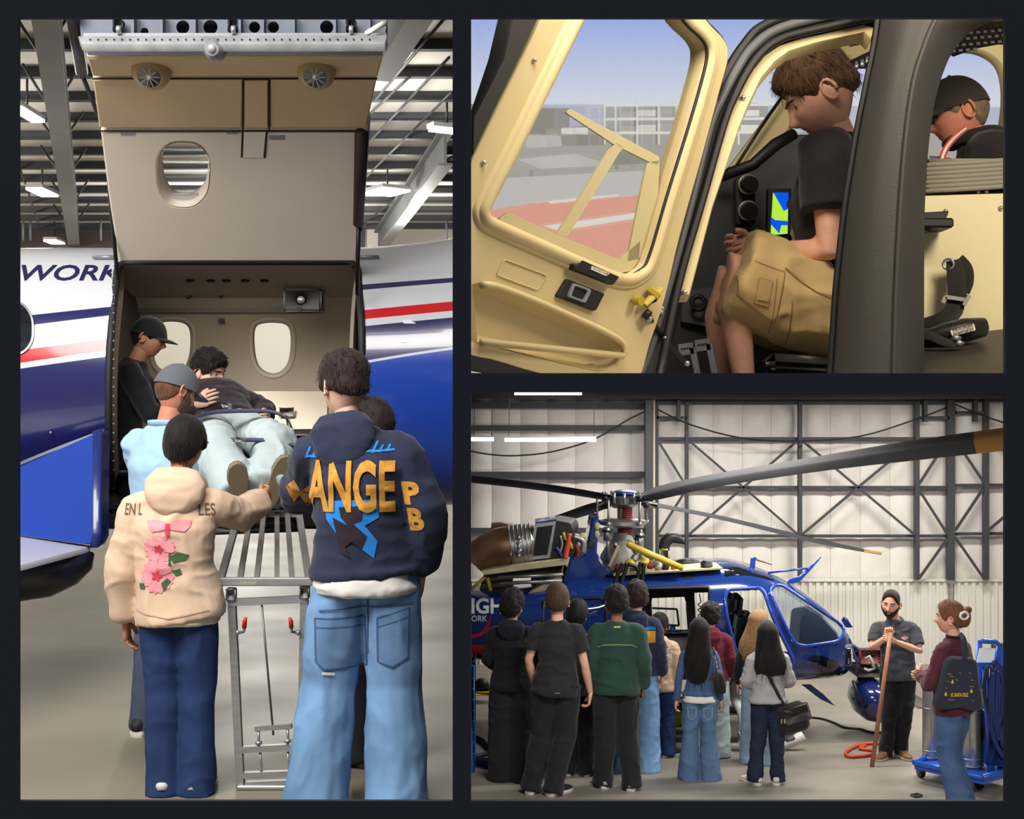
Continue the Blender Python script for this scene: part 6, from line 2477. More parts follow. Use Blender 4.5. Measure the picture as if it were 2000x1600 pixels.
# instructor seated beyond
KO = 553.0
jo = lambda px, py, dy=0.0: ((px - 1900) / KO, dy, (640 - py) / KO)
om = Person('person', 'older man in dark cap and glasses with a striped lanyard', P(1900, 640, 4.7), 1.75, 0, dict(
 pelvis=jo(1945, 560), waist=jo(1945, 480), chest=jo(1932, 375), neck=jo(1908, 285), head=jo(1872, 222), sh_l=jo(1908, 312, -.15), sh_r=jo(1945, 312, .17), el_l=jo(1890, 430, -.2), wr_l=jo(1810, 470, -.1), el_r=jo(1900, 430, .22), wr_r=jo(1810, 470, .1),
 hip_l=jo(1940, 565, -.09), hip_r=jo(1940, 565, .09), kn_l=jo(1740, 540, -.1), kn_r=jo(1740, 540, .1), an_l=jo(1730, 700, -.1), an_r=jo(1730, 700, .1), head_world=(84, -14, 0), fwd=(-1, 0, 0), foot_r=((-1, 0, 0), (0, 0, 1)), foot_l=((-1, 0, 0), (0, 0, 1))), tone='ruddy', hair=(120, 104, 84), voxel=.012, eyes=True)
M_OJ = cloth('black_jacket', (36, 34, 34))
om.top(M_OJ, 'jacket', ease=.03, wr=.010, seed=31)
g = Geo()
g.tube([Vector(jo(1900, 280)) + Vector((.085 * math.cos(a), .085 * math.sin(a), .02 + .02 * math.cos(a))) for a in np.linspace(0, 2 * math.pi, 24)], .022, 8)
om.garment('collar', g, M_OJ, .010, 2, .003)
om.trousers(cloth('dark_trousers', (42, 42, 50)))
om.cap_hair(top=.003, side=.008, back=.010, amp=.002, strands=200, slen=.014, fall=.9)
ball_cap(om, cloth('dark_olive_cap', (58, 52, 46)), back=False, z0=.034, brim=.06)
g = Geo()
for s in (-1, 1):
 g.tube([(s * .080, -.01, .012), (s * .078, .06, .012), (s * .062, .104, .010)], .0025, 6)
 g.tube([(s * .033 + .024 * math.cos(a), .106 - .3 * abs(s * .033 + .024 * math.cos(a)) * .3, .002 + .018 * math.sin(a)) for a in np.linspace(0, 2 * math.pi, 17)], .0025, 6)
g.tube([(-.010, .110, .008), (.010, .110, .008)], .0025, 6)
mk('glasses', g.xf(om.HM), M_RUB, om.root)
W2 = [(1888, 250, 4.50, 5), (1868, 266, 4.42, 6), (1852, 284, 4.36, 6), (1842, 304, 4.34, 6), (1838, 330, 4.34, 6)]
lan = webbing(W2, 0, 0, 'lanyard', om.root, cloth('red_lanyard', (206, 60, 44)))
webbing([(x, y, D - .004, w_ * .42) for x, y, D, w_ in W2], 0, 0, 'white_stripe', lan, M_WTEE)
g = Geo()
plate(g, Plane(4.36), [(1816, 304), (1860, 306), (1858, 313), (1820, 316)], (), .006)
fpt = mk('flag_patch', g, mat('flag_white', (226, 216, 206)), om.root, False)
g = Geo()
plate(g, Plane(4.355), [(1816, 304), (1832, 305), (1831, 315), (1820, 316)], (), .003)
mk('flag_canton', g, mat('flag_blue', (52, 56, 110)), fpt, False)
for k in range(2):
 g = Geo()
 plate(g, Plane(4.355), [(1832, 306 + k * 5), (1859, 307 + k * 5), (1859, 309 + k * 5), (1832, 308 + k * 5)], (), .003)
 mk('flag_stripe', g, mat('flag_red', (190, 60, 52)), fpt, False)

TRIM[0] = None

# ------------------------------------------------------------------ lower hangar: walls and frame
TRIM[0] = (915, None, None, 756)
WD3 = 17.7
M_QUILT = mat('white_vinyl_insulation', (226, 220, 212), rough=.5, vary=(3, .04), bump=(14, .25, .01))
wb3 = slab('wall_back', [(rx(915, WD3), WD3), (13.3, WD3), (13.3, WD3 + .2), (rx(915, WD3), WD3 + .2)], 0, zb(WD3) - .02, M_WALLPANEL)
slab('wall_right', [(7.4, Y0), (7.5, Y0), (13.4, WD3), (13.3, WD3)], 0, zb(Y0) + .02, M_WALLPANEL)

def quilt_mesh(bulge, n=4):
 g = Geo()
 rows = []
 for j in range(n + 1):
  r = []
  for i in range(n + 1):
   u, v = i / n, j / n
   b = bulge * (1 - (2 * u - 1) ** 4) ** .5 * (.35 + .65 * math.sin(math.pi * min(1, max(0, v))) ** .5)
   r.append((u, -b, v))
  rows.append(r)
 g.grid(rows[::-1])
 me = bpy.data.meshes.new('insulation_panel')
 me.from_pydata(g.v, [], g.f)
 me.materials.append(M_QUILT)
 me.polygons.foreach_set('use_smooth', [True] * len(me.polygons))
 return me

QM = [quilt_mesh(.09), quilt_mesh(.035)]
cols_l = [922, 961, 1017, 1070, 1124, 1180, 1232, 1262]
cols_r = [1282, 1341, 1393, 1450, 1506, 1562, 1622, 1680, 1738, 1790, 1852, 1868, 1925, 1990, 2060, 2120]
for cols, rws_ in ((cols_l, (760, 796, 838, 928, 1036, 1132)), (cols_r, (789, 857, 952, 1047, 1132))):
 for j, (y0, y1) in enumerate(zip(rws_[:-1], rws_[1:])):
  for x0, x1 in zip(cols[:-1], cols[1:]):
   a, b = P(x0 + .6, y1, WD3 - .005), P(x1 - .6, y0, WD3 - .005)
   o = bpy.data.objects.new('insulation_panel', QM[0 if j == 0 else 1])
   COL.objects.link(o)
   o.parent = wb3
   o.location = a - WPOS[wb3.name]
   o.scale = (b.x - a.x, 1, b.z - a.z)
# corrugated lower cladding
M_CORR = mat('white_corrugated_steel', (218, 216, 206), rough=.5)
for x0, x1 in ((918, 1852), (1864, 2140)):
 X0, X1 = rx(x0, WD3 - .08), rx(x1, WD3 - .08)
 zt_ = P(0, 1133, WD3 - .08).z
 n = int((X1 - X0) / .0975)
 for k in range(n):
  xa = X0 + (X1 - X0) * k / n
  wd = (X1 - X0) / n
  g = Geo()
  pr = [(0, 0), (.18, 0), (.28, -.032), (.72, -.032), (.82, 0), (1, 0)]
  g.grid([[(xa + wd * u, WD3 - .08 + d_, z_) for u, d_ in pr] for z_ in (zt_, 0.0)])
  mk('corrugated_sheet', g, M_CORR, wb3, False)
 g = Geo()
 g.bar((X0, WD3 - .10, zt_), (X1, WD3 - .10, zt_), .06, .03)
 mk('cladding_cap', g, M_CORR, wb3, False)

def strut(x0, y0, x1, y1, wd, m=M_STEEL, D=WD3 - .22, name='steel_member', dp=.10):
 g = Geo()
 g.bar(P(x0, y0, D), P(x1, y1, D), wd / F * D, dp, (0, 1, 0))
 return mk(name, g, m, wb3, False)

strut(1266, 750, 1266, 1135, 13, D=WD3 - .45, name='column', dp=.2)
strut(1277, 760, 1277, 1130, 4, mat('conduit_cream', (206, 196, 170)), name='conduit', D=WD3 - .3)
for x, w_, y0 in ((1341, 6, 785), (1562, 7, 786), (1790, 8, 786), (1856, 14, 760), (1925, 9, 776), (1283, 5, 786)):
 strut(x, y0, x, 1132, w_, name='column')
for y, w_ in ((792, 12), (836, 11), (927, 11), (1036, 9)):
 strut(918, y, 1262, y, w_, name='girt', D=WD3 - .14)
for y, w_ in ((785, 9), (857, 6), (952, 5), (1047, 5)):
 strut(1282, y, 1852, y, w_, name='girt', D=WD3 - .14)
 strut(1864, y - 4, 2100, y - 6, w_, name='girt', D=WD3 - .14)
strut(1282, 816, 1340, 816, 6, name='girt')
strut(1795, 816, 1852, 816, 6, name='girt')
strut(1866, 806, 1922, 806, 6, name='girt')
for x in (1325, 1806, 1904):
 strut(x, 778, x, 824, 7, name='hanger_post', D=WD3 - .3)
strut(918, 768, 2100, 768, 22, mat('roof_beam_dark', (52, 50, 50), rough=.7), D=WD3 - .6, name='roof_beam', dp=.3)
for a in ((1286, 862, 1338, 946), (1338, 960, 1286, 1042), (1346, 861, 1452, 952), (1452, 952, 1558, 1044), (1558, 861, 1452, 952), (1452, 952, 1346, 1044), (1567, 861, 1676, 952), (1676, 952, 1786, 1044), (1786, 861, 1676, 952), (1676, 952, 1567, 1044),
   (1795, 946, 1850, 861), (1795, 957, 1850, 1043), (1850, 1053, 1795, 1130), (1866, 860, 1920, 940), (1920, 955, 1866, 1036), (1866, 1050, 1920, 1128), (1930, 1036, 1985, 990), (1932, 858, 1990, 905)):
 strut(*a, 4.2, name='diagonal_brace', D=WD3 - .26, dp=.04)
for pts in ([(918, 881), (960, 888), (1010, 890), (1080, 882), (1160, 858), (1230, 818), (1276, 797)], [(1285, 800), (1350, 830), (1450, 856), (1560, 862), (1680, 852), (1780, 822), (1850, 796)], [(1866, 790), (1920, 812), (1990, 835)]):
 g = Geo()
 g.tube([P(x, y, WD3 - .5) for x, y in cr(pts, 4, False)], .011, 5)
 mk('wall_cable', g, M_RUB, wb3)
for i, (x0, x1, y, D, lab) in enumerate(((986, 1164, 858, 16.4, 'long white strip lamp hanging before the insulated wall'), (800, 964, 857, 16.4, 'white strip lamp hanging at the left edge, cut by the wall'), (1005, 1136, 767, 16.2, 'white strip lamp just under the ceiling of the helicopter hangar'))):
 t = thing('strip_lamp', lab, 'lamp', P((x0 + x1) / 2, y, D), 'strip lamps of the lower hangar')
 x0 = max(x0, 918)
 g = Geo()
 g.bar(P(x0, y + 1, D), P(x1, y + 1, D), .09, .045)
 mk('tube_diffuser', g, mat('strip_diffuser', (255, 252, 246), emit=9), t, False)
 g = Geo()
 g.bar(P(x0, y - 4, D), P(x1, y - 4, D), .10, .02)
 mk('housing', g, M_LAMPBODY, t, False)
 for x in (x0 + 8, x1 - 4):
  g = Geo()
  g.cyl(P(x, y - 5, D), P(x + 1, 760, D), .004, seg=5)
  mk('hanging_wire', g, M_STEEL, t)

# ------------------------------------------------------------------ helicopter
HC = 13.95
HW = .74
hel = thing('helicopter', 'dark blue helicopter with open cowlings and doors on skids', 'helicopter', Vector((rx(1400, HC), HC, 0)))
ST = [(860, 1162, 1296, .30), (930, 1160, 1300, .46), (1000, 1155, 1313, .64), (1060, 1146, 1323, .74), (1110, 1133, 1328, .78), (1200, 1118, 1331, .80), (1300, 1112, 1333, .80), (1400, 1104, 1336, .80), (1450, 1104, 1337, .79), (1510, 1122, 1337, .77), (1560, 1146, 1337, .74), (1600, 1172, 1336, .68), (1630, 1196, 1335, .60), (1655, 1222, 1331, .48), (1670, 1242, 1324, .34), (1673, 1262, 1306, .16)]
S4 = np.array(cr(ST, 8, False))

def hpt(px, ang, side=1):
 """Skin of the cabin at station px; ang -90 (belly) .. 90 (roof); side 1 near, -1 far."""
 t, b, hw = [float(np.interp(px, S4[:, 0], S4[:, k])) for k in (1, 2, 3)]
 X = rx(px, 13.45)
 z1, z0 = P(0, t, 13.6).z, P(0, b, 13.45).z
 c, s = math.cos(math.radians(ang)), math.sin(math.radians(ang))
 e = 2 / 3.2
 y = HC - side * hw * abs(c) ** e
 z = (z0 + z1) / 2 + (z1 - z0) / 2 * math.copysign(abs(s) ** e, s)
 return Vector((X, y, z))

def hsurf(px, py, off=0.0):
 """Near-skin point seen at px, py."""
 qx = px
 for _ in range(4):
  lo, hi = -89.0, 89.0
  for _k in range(14):
   ang = (lo + hi) / 2
   p = hpt(qx, ang)
   if px_of(p)[1] > py:
    lo = ang
   else:
    hi = ang
  qx += px - px_of(p)[0]
 if off:
  p = p + Vector((0, -off, 0))
 return p

HA = rnd([(1252, 1150), (1386, 1147), (1385, 1312), (1252, 1316)], 8)
HB = rnd([(1415, 1166), (1422, 1151), (1484, 1148), (1493, 1158), (1512, 1212), (1550, 1288), (1546, 1306), (1462, 1306), (1440, 1284), (1419, 1204)], [6, 8, 8, 8, 20, 14, 8, 12, 20, 20])
HCW = rnd([(1503, 1158), (1512, 1143), (1527, 1143), (1562, 1166), (1640, 1218), (1650, 1230), (1640, 1252), (1572, 1262), (1553, 1257), (1535, 1225)], [8, 8, 8, 12, 12, 10, 16, 16, 12, 20])
HD = rnd([(1062, 1172), (1172, 1168), (1184, 1178), (1184, 1236), (1170, 1244), (1070, 1244), (1060, 1232)], 8)
NAVH, BLH = (18, 26, 62), (20, 50, 118)
zA = lambda y: P(0, y, 13.3).z
M_HELI = banded('helicopter_livery', BLH, [
 (zA(1288) + (zA(1268) - zA(1288)) * 0, 0, 0, NAVH, -20, rx(1400, 13.3)), (zA(1300), -.02, 0, (22, 40, 100), rx(1400, 13.3), 20),
 (zA(1267), 0, 0, (190, 30, 40), -20, rx(945, 13.3)), (zA(1286), 0, 0, NAVH, -20, rx(945, 13.3)),
 (zA(1314), -.03, 0, (190, 30, 40), rx(1548, 13.3), rx(1592, 13.3)), (zA(1323), -.03, 0, (22, 40, 100), rx(1548, 13.3), rx(1592, 13.3))], rough=.16, coat=.8)
xs = np.linspace(905, 1673, 230)
g = cut_shell([[hpt(x, a_) for x in xs] for a_ in np.linspace(90, -90, 84)], [HA, HB, HCW, HD])
fus3 = mk('fuselage', g, M_HELI, hel)
far = [[(x + 4, y + 3) for x, y in rnd(q, 6)] for q in ([(1268, 1166), (1334, 1164), (1340, 1240), (1272, 1242)], [(1352, 1156), (1384, 1154), (1388, 1246), (1358, 1248)], [(1416, 1152), (1486, 1150), (1540, 1270), (1450, 1270)])] + [[(x - 2, y + 2) for x, y in HCW]]
g = cut_shell([[hpt(x, a_, -1) for x in np.linspace(905, 1673, 170)] for a_ in np.linspace(90, -90, 64)], far)
mk('far_skin', g, M_HELI, hel)
M_INT = mat('helicopter_lining', (92, 92, 92), rough=.7)
g = cut_shell([[hpt(x, a_, -1) + Vector((0, -.03, 0)) for x in np.linspace(1240, 1500, 90)] for a_ in np.linspace(80, -80, 60)], [far[0], far[1], far[2]])
mk('cabin_lining', g, M_INT, hel)
g = Geo()
g.box(Vector((rx(1390, 13.5), HC, P(0, 1318, 13.5).z)), (1.75, 1.2, .04))
mk('cabin_floor', g, mat('cabin_floor_grey', (110, 110, 108), rough=.6), hel, False)
g = Geo()
g.box(Vector((rx(1248, 13.5), HC, P(0, 1235, 13.5).z)), (.03, 1.2, .85))
mk('bulkhead', g, M_INT, hel, False)
M_HGLASS = mat('tinted_glass', (120, 150, 190), rough=.03, trans=.85, alpha=.55)
M_HGLASS2 = mat('dark_glass', (14, 18, 30), rough=.05, spec=.7)
for hp, nm, m, wd in ((HA, 'door_frame', M_BLACK, .018), (HB, 'door_frame', M_BLUE, .020), (HCW, 'windscreen_frame', M_BLUE, .016), (HD, 'window_frame', M_BLACK, .016)):
 g = Geo()
 pts = [hsurf(x, y, .004) for x, y in hp]
 g.tube(pts + pts[:1], wd, 8, caps=False)
 mk(nm, g, m, hel)
for hp, nm, m in ((HCW, 'windscreen', M_HGLASS), (HD, 'cabin_window', mat('window_reflection_blue', (26, 48, 110), rough=.06, spec=.6))):  # the cabin window's reflection is put into its dark blue colour
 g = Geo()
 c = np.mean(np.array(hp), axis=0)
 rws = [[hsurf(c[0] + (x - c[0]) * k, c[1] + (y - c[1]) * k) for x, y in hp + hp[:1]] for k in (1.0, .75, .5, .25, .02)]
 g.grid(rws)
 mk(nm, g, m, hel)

def skin_plate(name, pts, m, off=.012, parent=None, th=.012):
 g = Geo()
 c = np.mean(np.array(pts), axis=0)
 g.grid([[hsurf(x, y, 0) for x, y in pts + pts[:1]]] + [[hsurf(c[0] + (x - c[0]) * k, c[1] + (y - c[1]) * k, off) for x, y in pts + pts[:1]] for k in (1.0, .8, .6, .4, .2, .02)])
 return mk(name, g, m, parent or hel, True, 60)

skin_plate('chin_window', rnd([(1577, 1283), (1600, 1279), (1635, 1292), (1650, 1318), (1640, 1329), (1597, 1328)], 8), M_HGLASS2)
skin_plate('roof_window', rnd([(1412, 1108), (1440, 1106), (1508, 1127), (1512, 1133), (1415, 1124)], 3), M_HGLASS2, .02)
skin_plate('step_vent', rnd([(1331, 1117), (1356, 1117), (1354, 1129), (1334, 1129)], 2), M_BLACK)
skin_plate('red_flash', [(1448, 1270), (1474, 1262), (1470, 1270)], mat('red_decal', (196, 34, 44)))
for k, (x, y, w_) in enumerate(((1381, 1122, 26), (1240, 1128, 20))):
 for i in range(6):
  g = Geo()
  g.ball(hsurf(x - w_ / 2 + i * w_ / 5, y - 6, .004), .006, None, 6, 4)
  mk('rivet', g, M_SILVER, hel)
# lettering and swoosh on the boom
for s_, x0, x1, y0, y1, b_ in (('IGH', 921, 982, 1199, 1168, .03), ('ORK', 921, 952, 1214, 1202, .02)):
 t = subdiv(text_geo(s_, 1, b_, 0), .12)
 a = np.array(t.v)
 g = Geo()
 g.v = [tuple(hsurf(x0 + (p[0] - a[:, 0].min()) / np.ptp(a[:, 0]) * (x1 - x0), y0 + (p[1] - a[:, 1].min()) / np.ptp(a[:, 1]) * (y1 - y0), .012)) for p in t.v]
 g.f, g.m = t.f, t.m
 for h in pieces(g):
  mk('letter', h, mat('white_lettering', (232, 232, 236), rough=.4), fus3, True)
a1, a2 = cr([(918, 1240), (936, 1236), (950, 1222), (960, 1200)], 5, False), cr([(918, 1248), (940, 1242), (955, 1226), (960, 1201)], 5, False)
mk('red_swoosh', Geo().grid([[hsurf(x, y, .012) for x, y in r_] for r_ in (a1, a2)]), mat('red_decal', (196, 34, 44)), fus3)
# power socket, nose bulkhead, avionics, hanging nose cone
g = Geo()
c = hsurf(1656, 1283, .01)
g.box(c, (.075, .02, .19), None, 0, .03)
sk = mk('power_socket', g, M_SILVER, hel)
g = Geo()
g.box(c + Vector((0, -.012, 0)), (.045, .02, .15), None, 0, .02)
mk('socket_face', g, M_BLACK, sk)
g = Geo()
plate(g, Plane((1655, 1262, 13.3), (1665, 1255, 13.35), (1660, 1270, 13.3)), [(1652, 1264), (1656, 1258), (1666, 1258), (1662, 1266)], (), .02)
mk('socket_flap', g, M_SILVER, sk)
g = Geo()
for k in range(16):
 x, y = 1648 + k * 1.4, 1210 + k * 6
g.tube([hsurf(1646, 1222, .01), hsurf(1660, 1250, .01), P(1673, 1290, 13.5), P(1671, 1318, 13.5)], .014, 8)
mk('nose_rim', g, M_BLUEDK, hel)
av = thing('avionics_unit', 'reddish avionics box with ribs in the open helicopter nose', 'avionics', P(1692, 1300, 13.7))
g = Geo()
g.box(P(1693, 1278, 13.7), (.22, .3, .16), None, 0, .01)
mk('case', g, mat('rust_red_case', (120, 60, 54), rough=.6, vary=(10, .2)), av)
for k in range(5):
 g = Geo()
 g.box(P(1710, 1268 + k * 5, 13.7), (.02, .3, .012))
 mk('cooling_fin', g, mat('copper_fin', (150, 84, 60), rough=.5, metal=.4), av, False)
g = Geo()
g.box(P(1690, 1263, 13.68), (.2, .25, .02))
mk('lid', g, mat('lid_grey', (130, 128, 126), rough=.4), av, False)
g = Geo()
g.tube([P(1690, 1287, 13.5), P(1698, 1282, 13.48), P(1704, 1294, 13.48), P(1708, 1306, 13.5), P(1696, 1310, 13.5), P(1688, 1306, 13.52)], .014, 8)
mk('cable_loom', g, mat('cable_grey', (190, 188, 180), rough=.4), av)
g = Geo()
g.box(P(1690, 1308, 13.75), (.26, .35, .10), None, 0, .01)
mk('tray', g, mat('tray_dark', (70, 66, 62), rough=.6), av)
g = Geo()
rws = []
for k, (x, y, r) in enumerate(((1668, 1334, .07), (1678, 1342, .16), (1695, 1358, .215), (1714, 1376, .205), (1730, 1390, .14), (1740, 1398, .03))):
 rws.append((P(x, y, 13.75), r))
g.rings([c for c, r in rws], (0, 1, 0), [r * 1.7 for c, r in rws], [r for c, r in rws], 24)
nc = mk('nose_cone', g, M_HELI, hel)
g = Geo()
g.tube([P(1666, 1330, 13.45), P(1676, 1356, 13.4), P(1690, 1384, 13.45)], .016, 6)
mk('cone_rim', g, M_BLACK, nc)
for pts, nm in (([(1566, 1338), (1584, 1338), (1608, 1356), (1632, 1380), (1602, 1366)], 'belly_blade'), ([(1484, 1330), (1500, 1330), (1492, 1342), (1486, 1342)], 'antenna')):
 g = Geo()
 plate(g, Plane(13.6), pts, (), .03, 1)
 mk(nm, g, M_BLUEDK, hel)
g = Geo()
plate(g, Plane(13.75), [(1466, 1112), (1467, 1091), (1474, 1088), (1482, 1092), (1476, 1095), (1474, 1114)], (), .04, 1)
wc = mk('wire_cutter', g, M_BLUE, hel)
g = Geo()
g.tube([P(1478, 1093, 13.7), P(1508, 1103, 13.7)], [.014, .006], 6)
mk('cutter_tip', g, mat('brass_tip', (150, 120, 84), rough=.4), wc)
g = Geo()
plate(g, Plane(13.7), [(1536, 1140), (1545, 1130), (1562, 1126), (1604, 1088), (1580, 1118), (1562, 1137), (1548, 1140)], (), .03, 1)
g.bar(P(1500, 1119, 13.7), P(1578, 1110, 13.7), .02, .02)
mk('wire_deflector', g, M_BLUE, hel)
g = Geo()
plate(g, Plane(13.5), [(1644, 1212), (1649, 1205), (1656, 1216), (1653, 1206), (1666, 1226), (1652, 1226)], (), .03)
mk('nose_antenna', g, M_BLUEDK, hel)
# pilots' seats and cabin gear
for x, D in ((1424, 13.75), (1436, 14.15)):
 t = hel
 g = Geo()
 g.box(P(x + 14, 1252, D), (.13, .40, .62), Matrix.Rotation(.20, 3, 'Y'), 0, .04)
 st_ = mk('seat_back', g, mat('seat_leather', (40, 46, 66), rough=.45), hel)
 g = Geo()
 g.box(P(x + 2, 1178, D), (.11, .26, .20), Matrix.Rotation(.1, 3, 'Y'), 0, .04)
 mk('headrest', g, mat('seat_grey', (96, 100, 108), rough=.6), st_)
 g = Geo()
 g.box(P(x + 44, 1296, D), (.34, .40, .10), None, 0, .03)
 mk('seat_cushion', g, mat('seat_leather', (40, 46, 66)), st_)
g = Geo()
pts = rnd([(1566, 1202), (1600, 1196), (1640, 1240), (1640, 1264), (1560, 1264)], 10)
plate(g, Plane(13.9), pts, (), .5, 3)
mk('instrument_panel', g, mat('panel_black', (20, 22, 26), rough=.5), hel, True, 40)
g = Geo()
g.box(P(1316, 1238, 14.3), (.42, .2, .06), None, 0, .01)
g.box(P(1330, 1290, 13.9), (.5, .6, .05), None, 0, .01)
mk('equipment_shelf', g, mat('shelf_grey', (104, 104, 106), rough=.5), hel)
for c_, x, y in (((30, 90, 190), 1314, 1232), ((190, 50, 40), 1302, 1231)):
 g = Geo()
 g.cyl(P(x, y + 6, 14.25), P(x, y - 8, 14.25), .03, seg=12)
 b_ = mk('equipment_bottle', g, mat('gear_%d' % c_[0], c_, rough=.5), hel)
g = Geo()
for a, b in (((1274, 1188), (1322, 1190)), ((1322, 1190), (1326, 1222)), ((1326, 1222), (1280, 1220))):
 g.bar(P(*a, 14.3), P(*b, 14.3), .02, .02)
mk('stretcher_bar', g, M_BLACK, hel, False)
g = Geo()
g.tube([P(1366, 1160, 13.6)] + [P(1366 + 3 * math.cos(k * 1.3), 1176 + k * 2.2, 13.6 + .02 * math.sin(k * 1.3)) for k in range(16)], .006, 5)
mk('coiled_cord', g, M_BLACK, hel)

# upper deck, cowlings and engine
M_BRNZ = mat('heat_bronzed_steel', (158, 122, 98), rough=.3, metal=.8, vary=(5, .35))
M_PRIM = mat('cream_primer', (176, 164, 130), rough=.6, vary=(8, .15))
M_STL = mat('engine_steel', (168, 168, 166), rough=.35, metal=.8, vary=(9, .15))
M_REDB = mat('red_boot', (120, 40, 38), rough=.6)
cp = Plane(13.5)
g = Geo()
plate(g, cp, [(1156, 1011), (1170, 1010), (1166, 1080), (1180, 1104), (1194, 1118), (1250, 1122), (1250, 1150), (1092, 1156), (1102, 1134), (1113, 1091), (1141, 1083), (1147, 1060)], (), .5, 4)
cow = mk('forward_cowl', g, M_HELI, hel, True, 40)
for y, h_ in ((1028, 16), (1044, 16)):
 g = Geo()
 g.ball(P(1166, y, 13.49), (.028, .01, .04), None, 12, 7)
 mk('lightening_hole', g, M_PRIM, cow)
g = Geo()
plate(g, Plane(13.49), [(1149, 1055), (1163, 1055), (1160, 1070), (1147, 1070)], (), .02, 1)
mk('cowl_vent', g, M_BLACK, cow)
g = Geo()
plate(g, cp, [(1180, 1122), (1400, 1108), (1404, 1112), (1404, 1130), (1180, 1146)], (), .9, 2)
mk('roof_deck', g, M_HELI, hel, True, 40)
g = Geo()
g.bar(P(1195, 1118, 13.6), P(1404, 1105, 13.6), .5, .015)
mk('deck_edge', g, M_PRIM, hel, False)
g = Geo()
plate(g, Plane(13.35), [(940, 1114), (1113, 1089), (1106, 1104), (945, 1124)], (), 1.0, 1)
mk('engine_deck', g, M_PRIM, hel)
g = Geo()
plate(g, Plane(13.5), [(1100, 1104), (1094, 1150), (1030, 1160), (1096, 1120)], (), .6, 1)
mk('rear_bulkhead', g, M_PRIM, hel)
g = Geo()
plate(g, Plane(13.9), [(946, 1122), (1104, 1106), (1098, 1150), (1010, 1160), (934, 1160)], [rnd([(1000, 1130), (1040, 1126), (1036, 1150), (1004, 1152)], 6)], .3, 1)
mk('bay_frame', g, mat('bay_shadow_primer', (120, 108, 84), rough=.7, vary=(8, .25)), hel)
for a, b in (((920, 1152), (948, 1126)), ((958, 1154), (952, 1128)), ((975, 1140), (1098, 1134)), ((972, 1128), (1100, 1122))):
 g = Geo()
 g.cyl(P(*a, 13.45), P(*b, 13.45), .018, seg=8)
 mk('bay_pipe', g, mat('yellow_primer', (166, 150, 70), rough=.5) if a[0] < 960 else M_STL, hel)
g = Geo()
ex = [(996, 1066, .20), (975, 1068, .195), (955, 1074, .175), (938, 1084, .16), (924, 1094, .15), (921, 1097, .15)]
q4 = cr([(*P(x, y, 13.55), r) for x, y, r in ex], 4, False)
g.tube([q[:3] for q in q4], [q[3] for q in q4], 22, caps=False)
g.tube([q[:3] for q in q4], [q[3] - .012 for q in q4], 22, caps=False)
mk('exhaust_pipe', g, M_BRNZ, hel)
g = Geo()
q4 = cr([(*P(x, y, 14.1), r) for x, y, r in ((1000, 1056, .18), (975, 1052, .18), (957, 1050, .16))], 4, False)
g.tube([q[:3] for q in q4], [q[3] for q in q4], 20)
mk('exhaust_pipe', g, M_BRNZ, hel)
g = Geo()
g.tube([P(996, 1068, 13.6), P(1000, 1067, 13.6), P(1038, 1062, 13.6), P(1042, 1062, 13.6)], [.19, .215, .215, .19], 28)
eng = mk('engine_casing', g, M_STL, hel, True, 40)
for k in range(6):
 g = Geo()
 g.torus(P(998 + k * 8, 1067 - k, 13.6), .216, .007, (1, 0, .12), 28, 6)
 mk('casing_band', g, M_STL, eng)
for k in range(5):
 g = Geo()
 g.tube([P(1014 + 4 * (k % 2), 1046 + k * 9, 13.39), P(1012 - 3 * (k % 2), 1054 + k * 9, 13.38)], .016, 8)
 mk('fuel_fitting', g, M_STL, eng)
g = Geo()
plate(g, Plane((1048, 1020, 13.45), (1118, 1018, 13.4), (1048, 1090, 13.45)), rnd([(1047, 1022), (1082, 1016), (1114, 1022), (1120, 1034), (1118, 1088), (1036, 1096)], 3), (), .6, 1)
box_ = mk('intake_box', g, mat('intake_dark', (40, 40, 44), rough=.5), hel, True, 40)
fpn = Plane((1046, 1028, 13.42), (1080, 1028, 13.42), (1046, 1090, 13.42))
g = Geo()
plate(g, fpn, [(1044, 1024), (1086, 1018), (1074, 1090), (1034, 1094)], [[(1049, 1030), (1080, 1026), (1069, 1084), (1040, 1087)]], .03)
mk('filter_frame', g, M_SILVER, box_, False)
for k in range(16):
 y = 1031 + k * 3.5
 g = Geo()
 g.bar(P(1050 - k * .6, y, 13.43), P(1080 - k * .7, y - 3, 13.43), .02, .010)
 mk('filter_rib', g, M_BLACK, box_, False)
g = Geo()
plate(g, Plane(13.44), [(1046, 1020), (1086, 1014), (1086, 1019), (1046, 1026)], (), .4)
mk('blue_lid', g, M_BLUE, box_)
for pts, r, m in (([(1112, 1042), (1110, 1060), (1106, 1078), (1104, 1090)], .03, mat('orange_hose', (206, 84, 48), rough=.5)), ([(1100, 1040), (1104, 1052), (1112, 1058), (1118, 1072)], .018, mat('yellow_hose', (196, 164, 60))), ([(1094, 1046), (1098, 1064), (1092, 1082)], .014, M_SILVER), ([(1120, 1048), (1132, 1052), (1140, 1060), (1138, 1082)], .035, M_STL), ([(1124, 1064), (1130, 1078), (1128, 1088)], .03, M_REDB), ([(1132, 1050), (1140, 1046), (1142, 1056)], .03, M_PRIM), ([(1086, 1070), (1092, 1076), (1098, 1088)], .016, mat('blue_hose', (40, 70, 140)))):
 g = Geo()
 g.tube([P(x, y, 13.36) for x, y in cr(pts, 4, False)], r, 8)
 mk('engine_hose', g, m, box_)

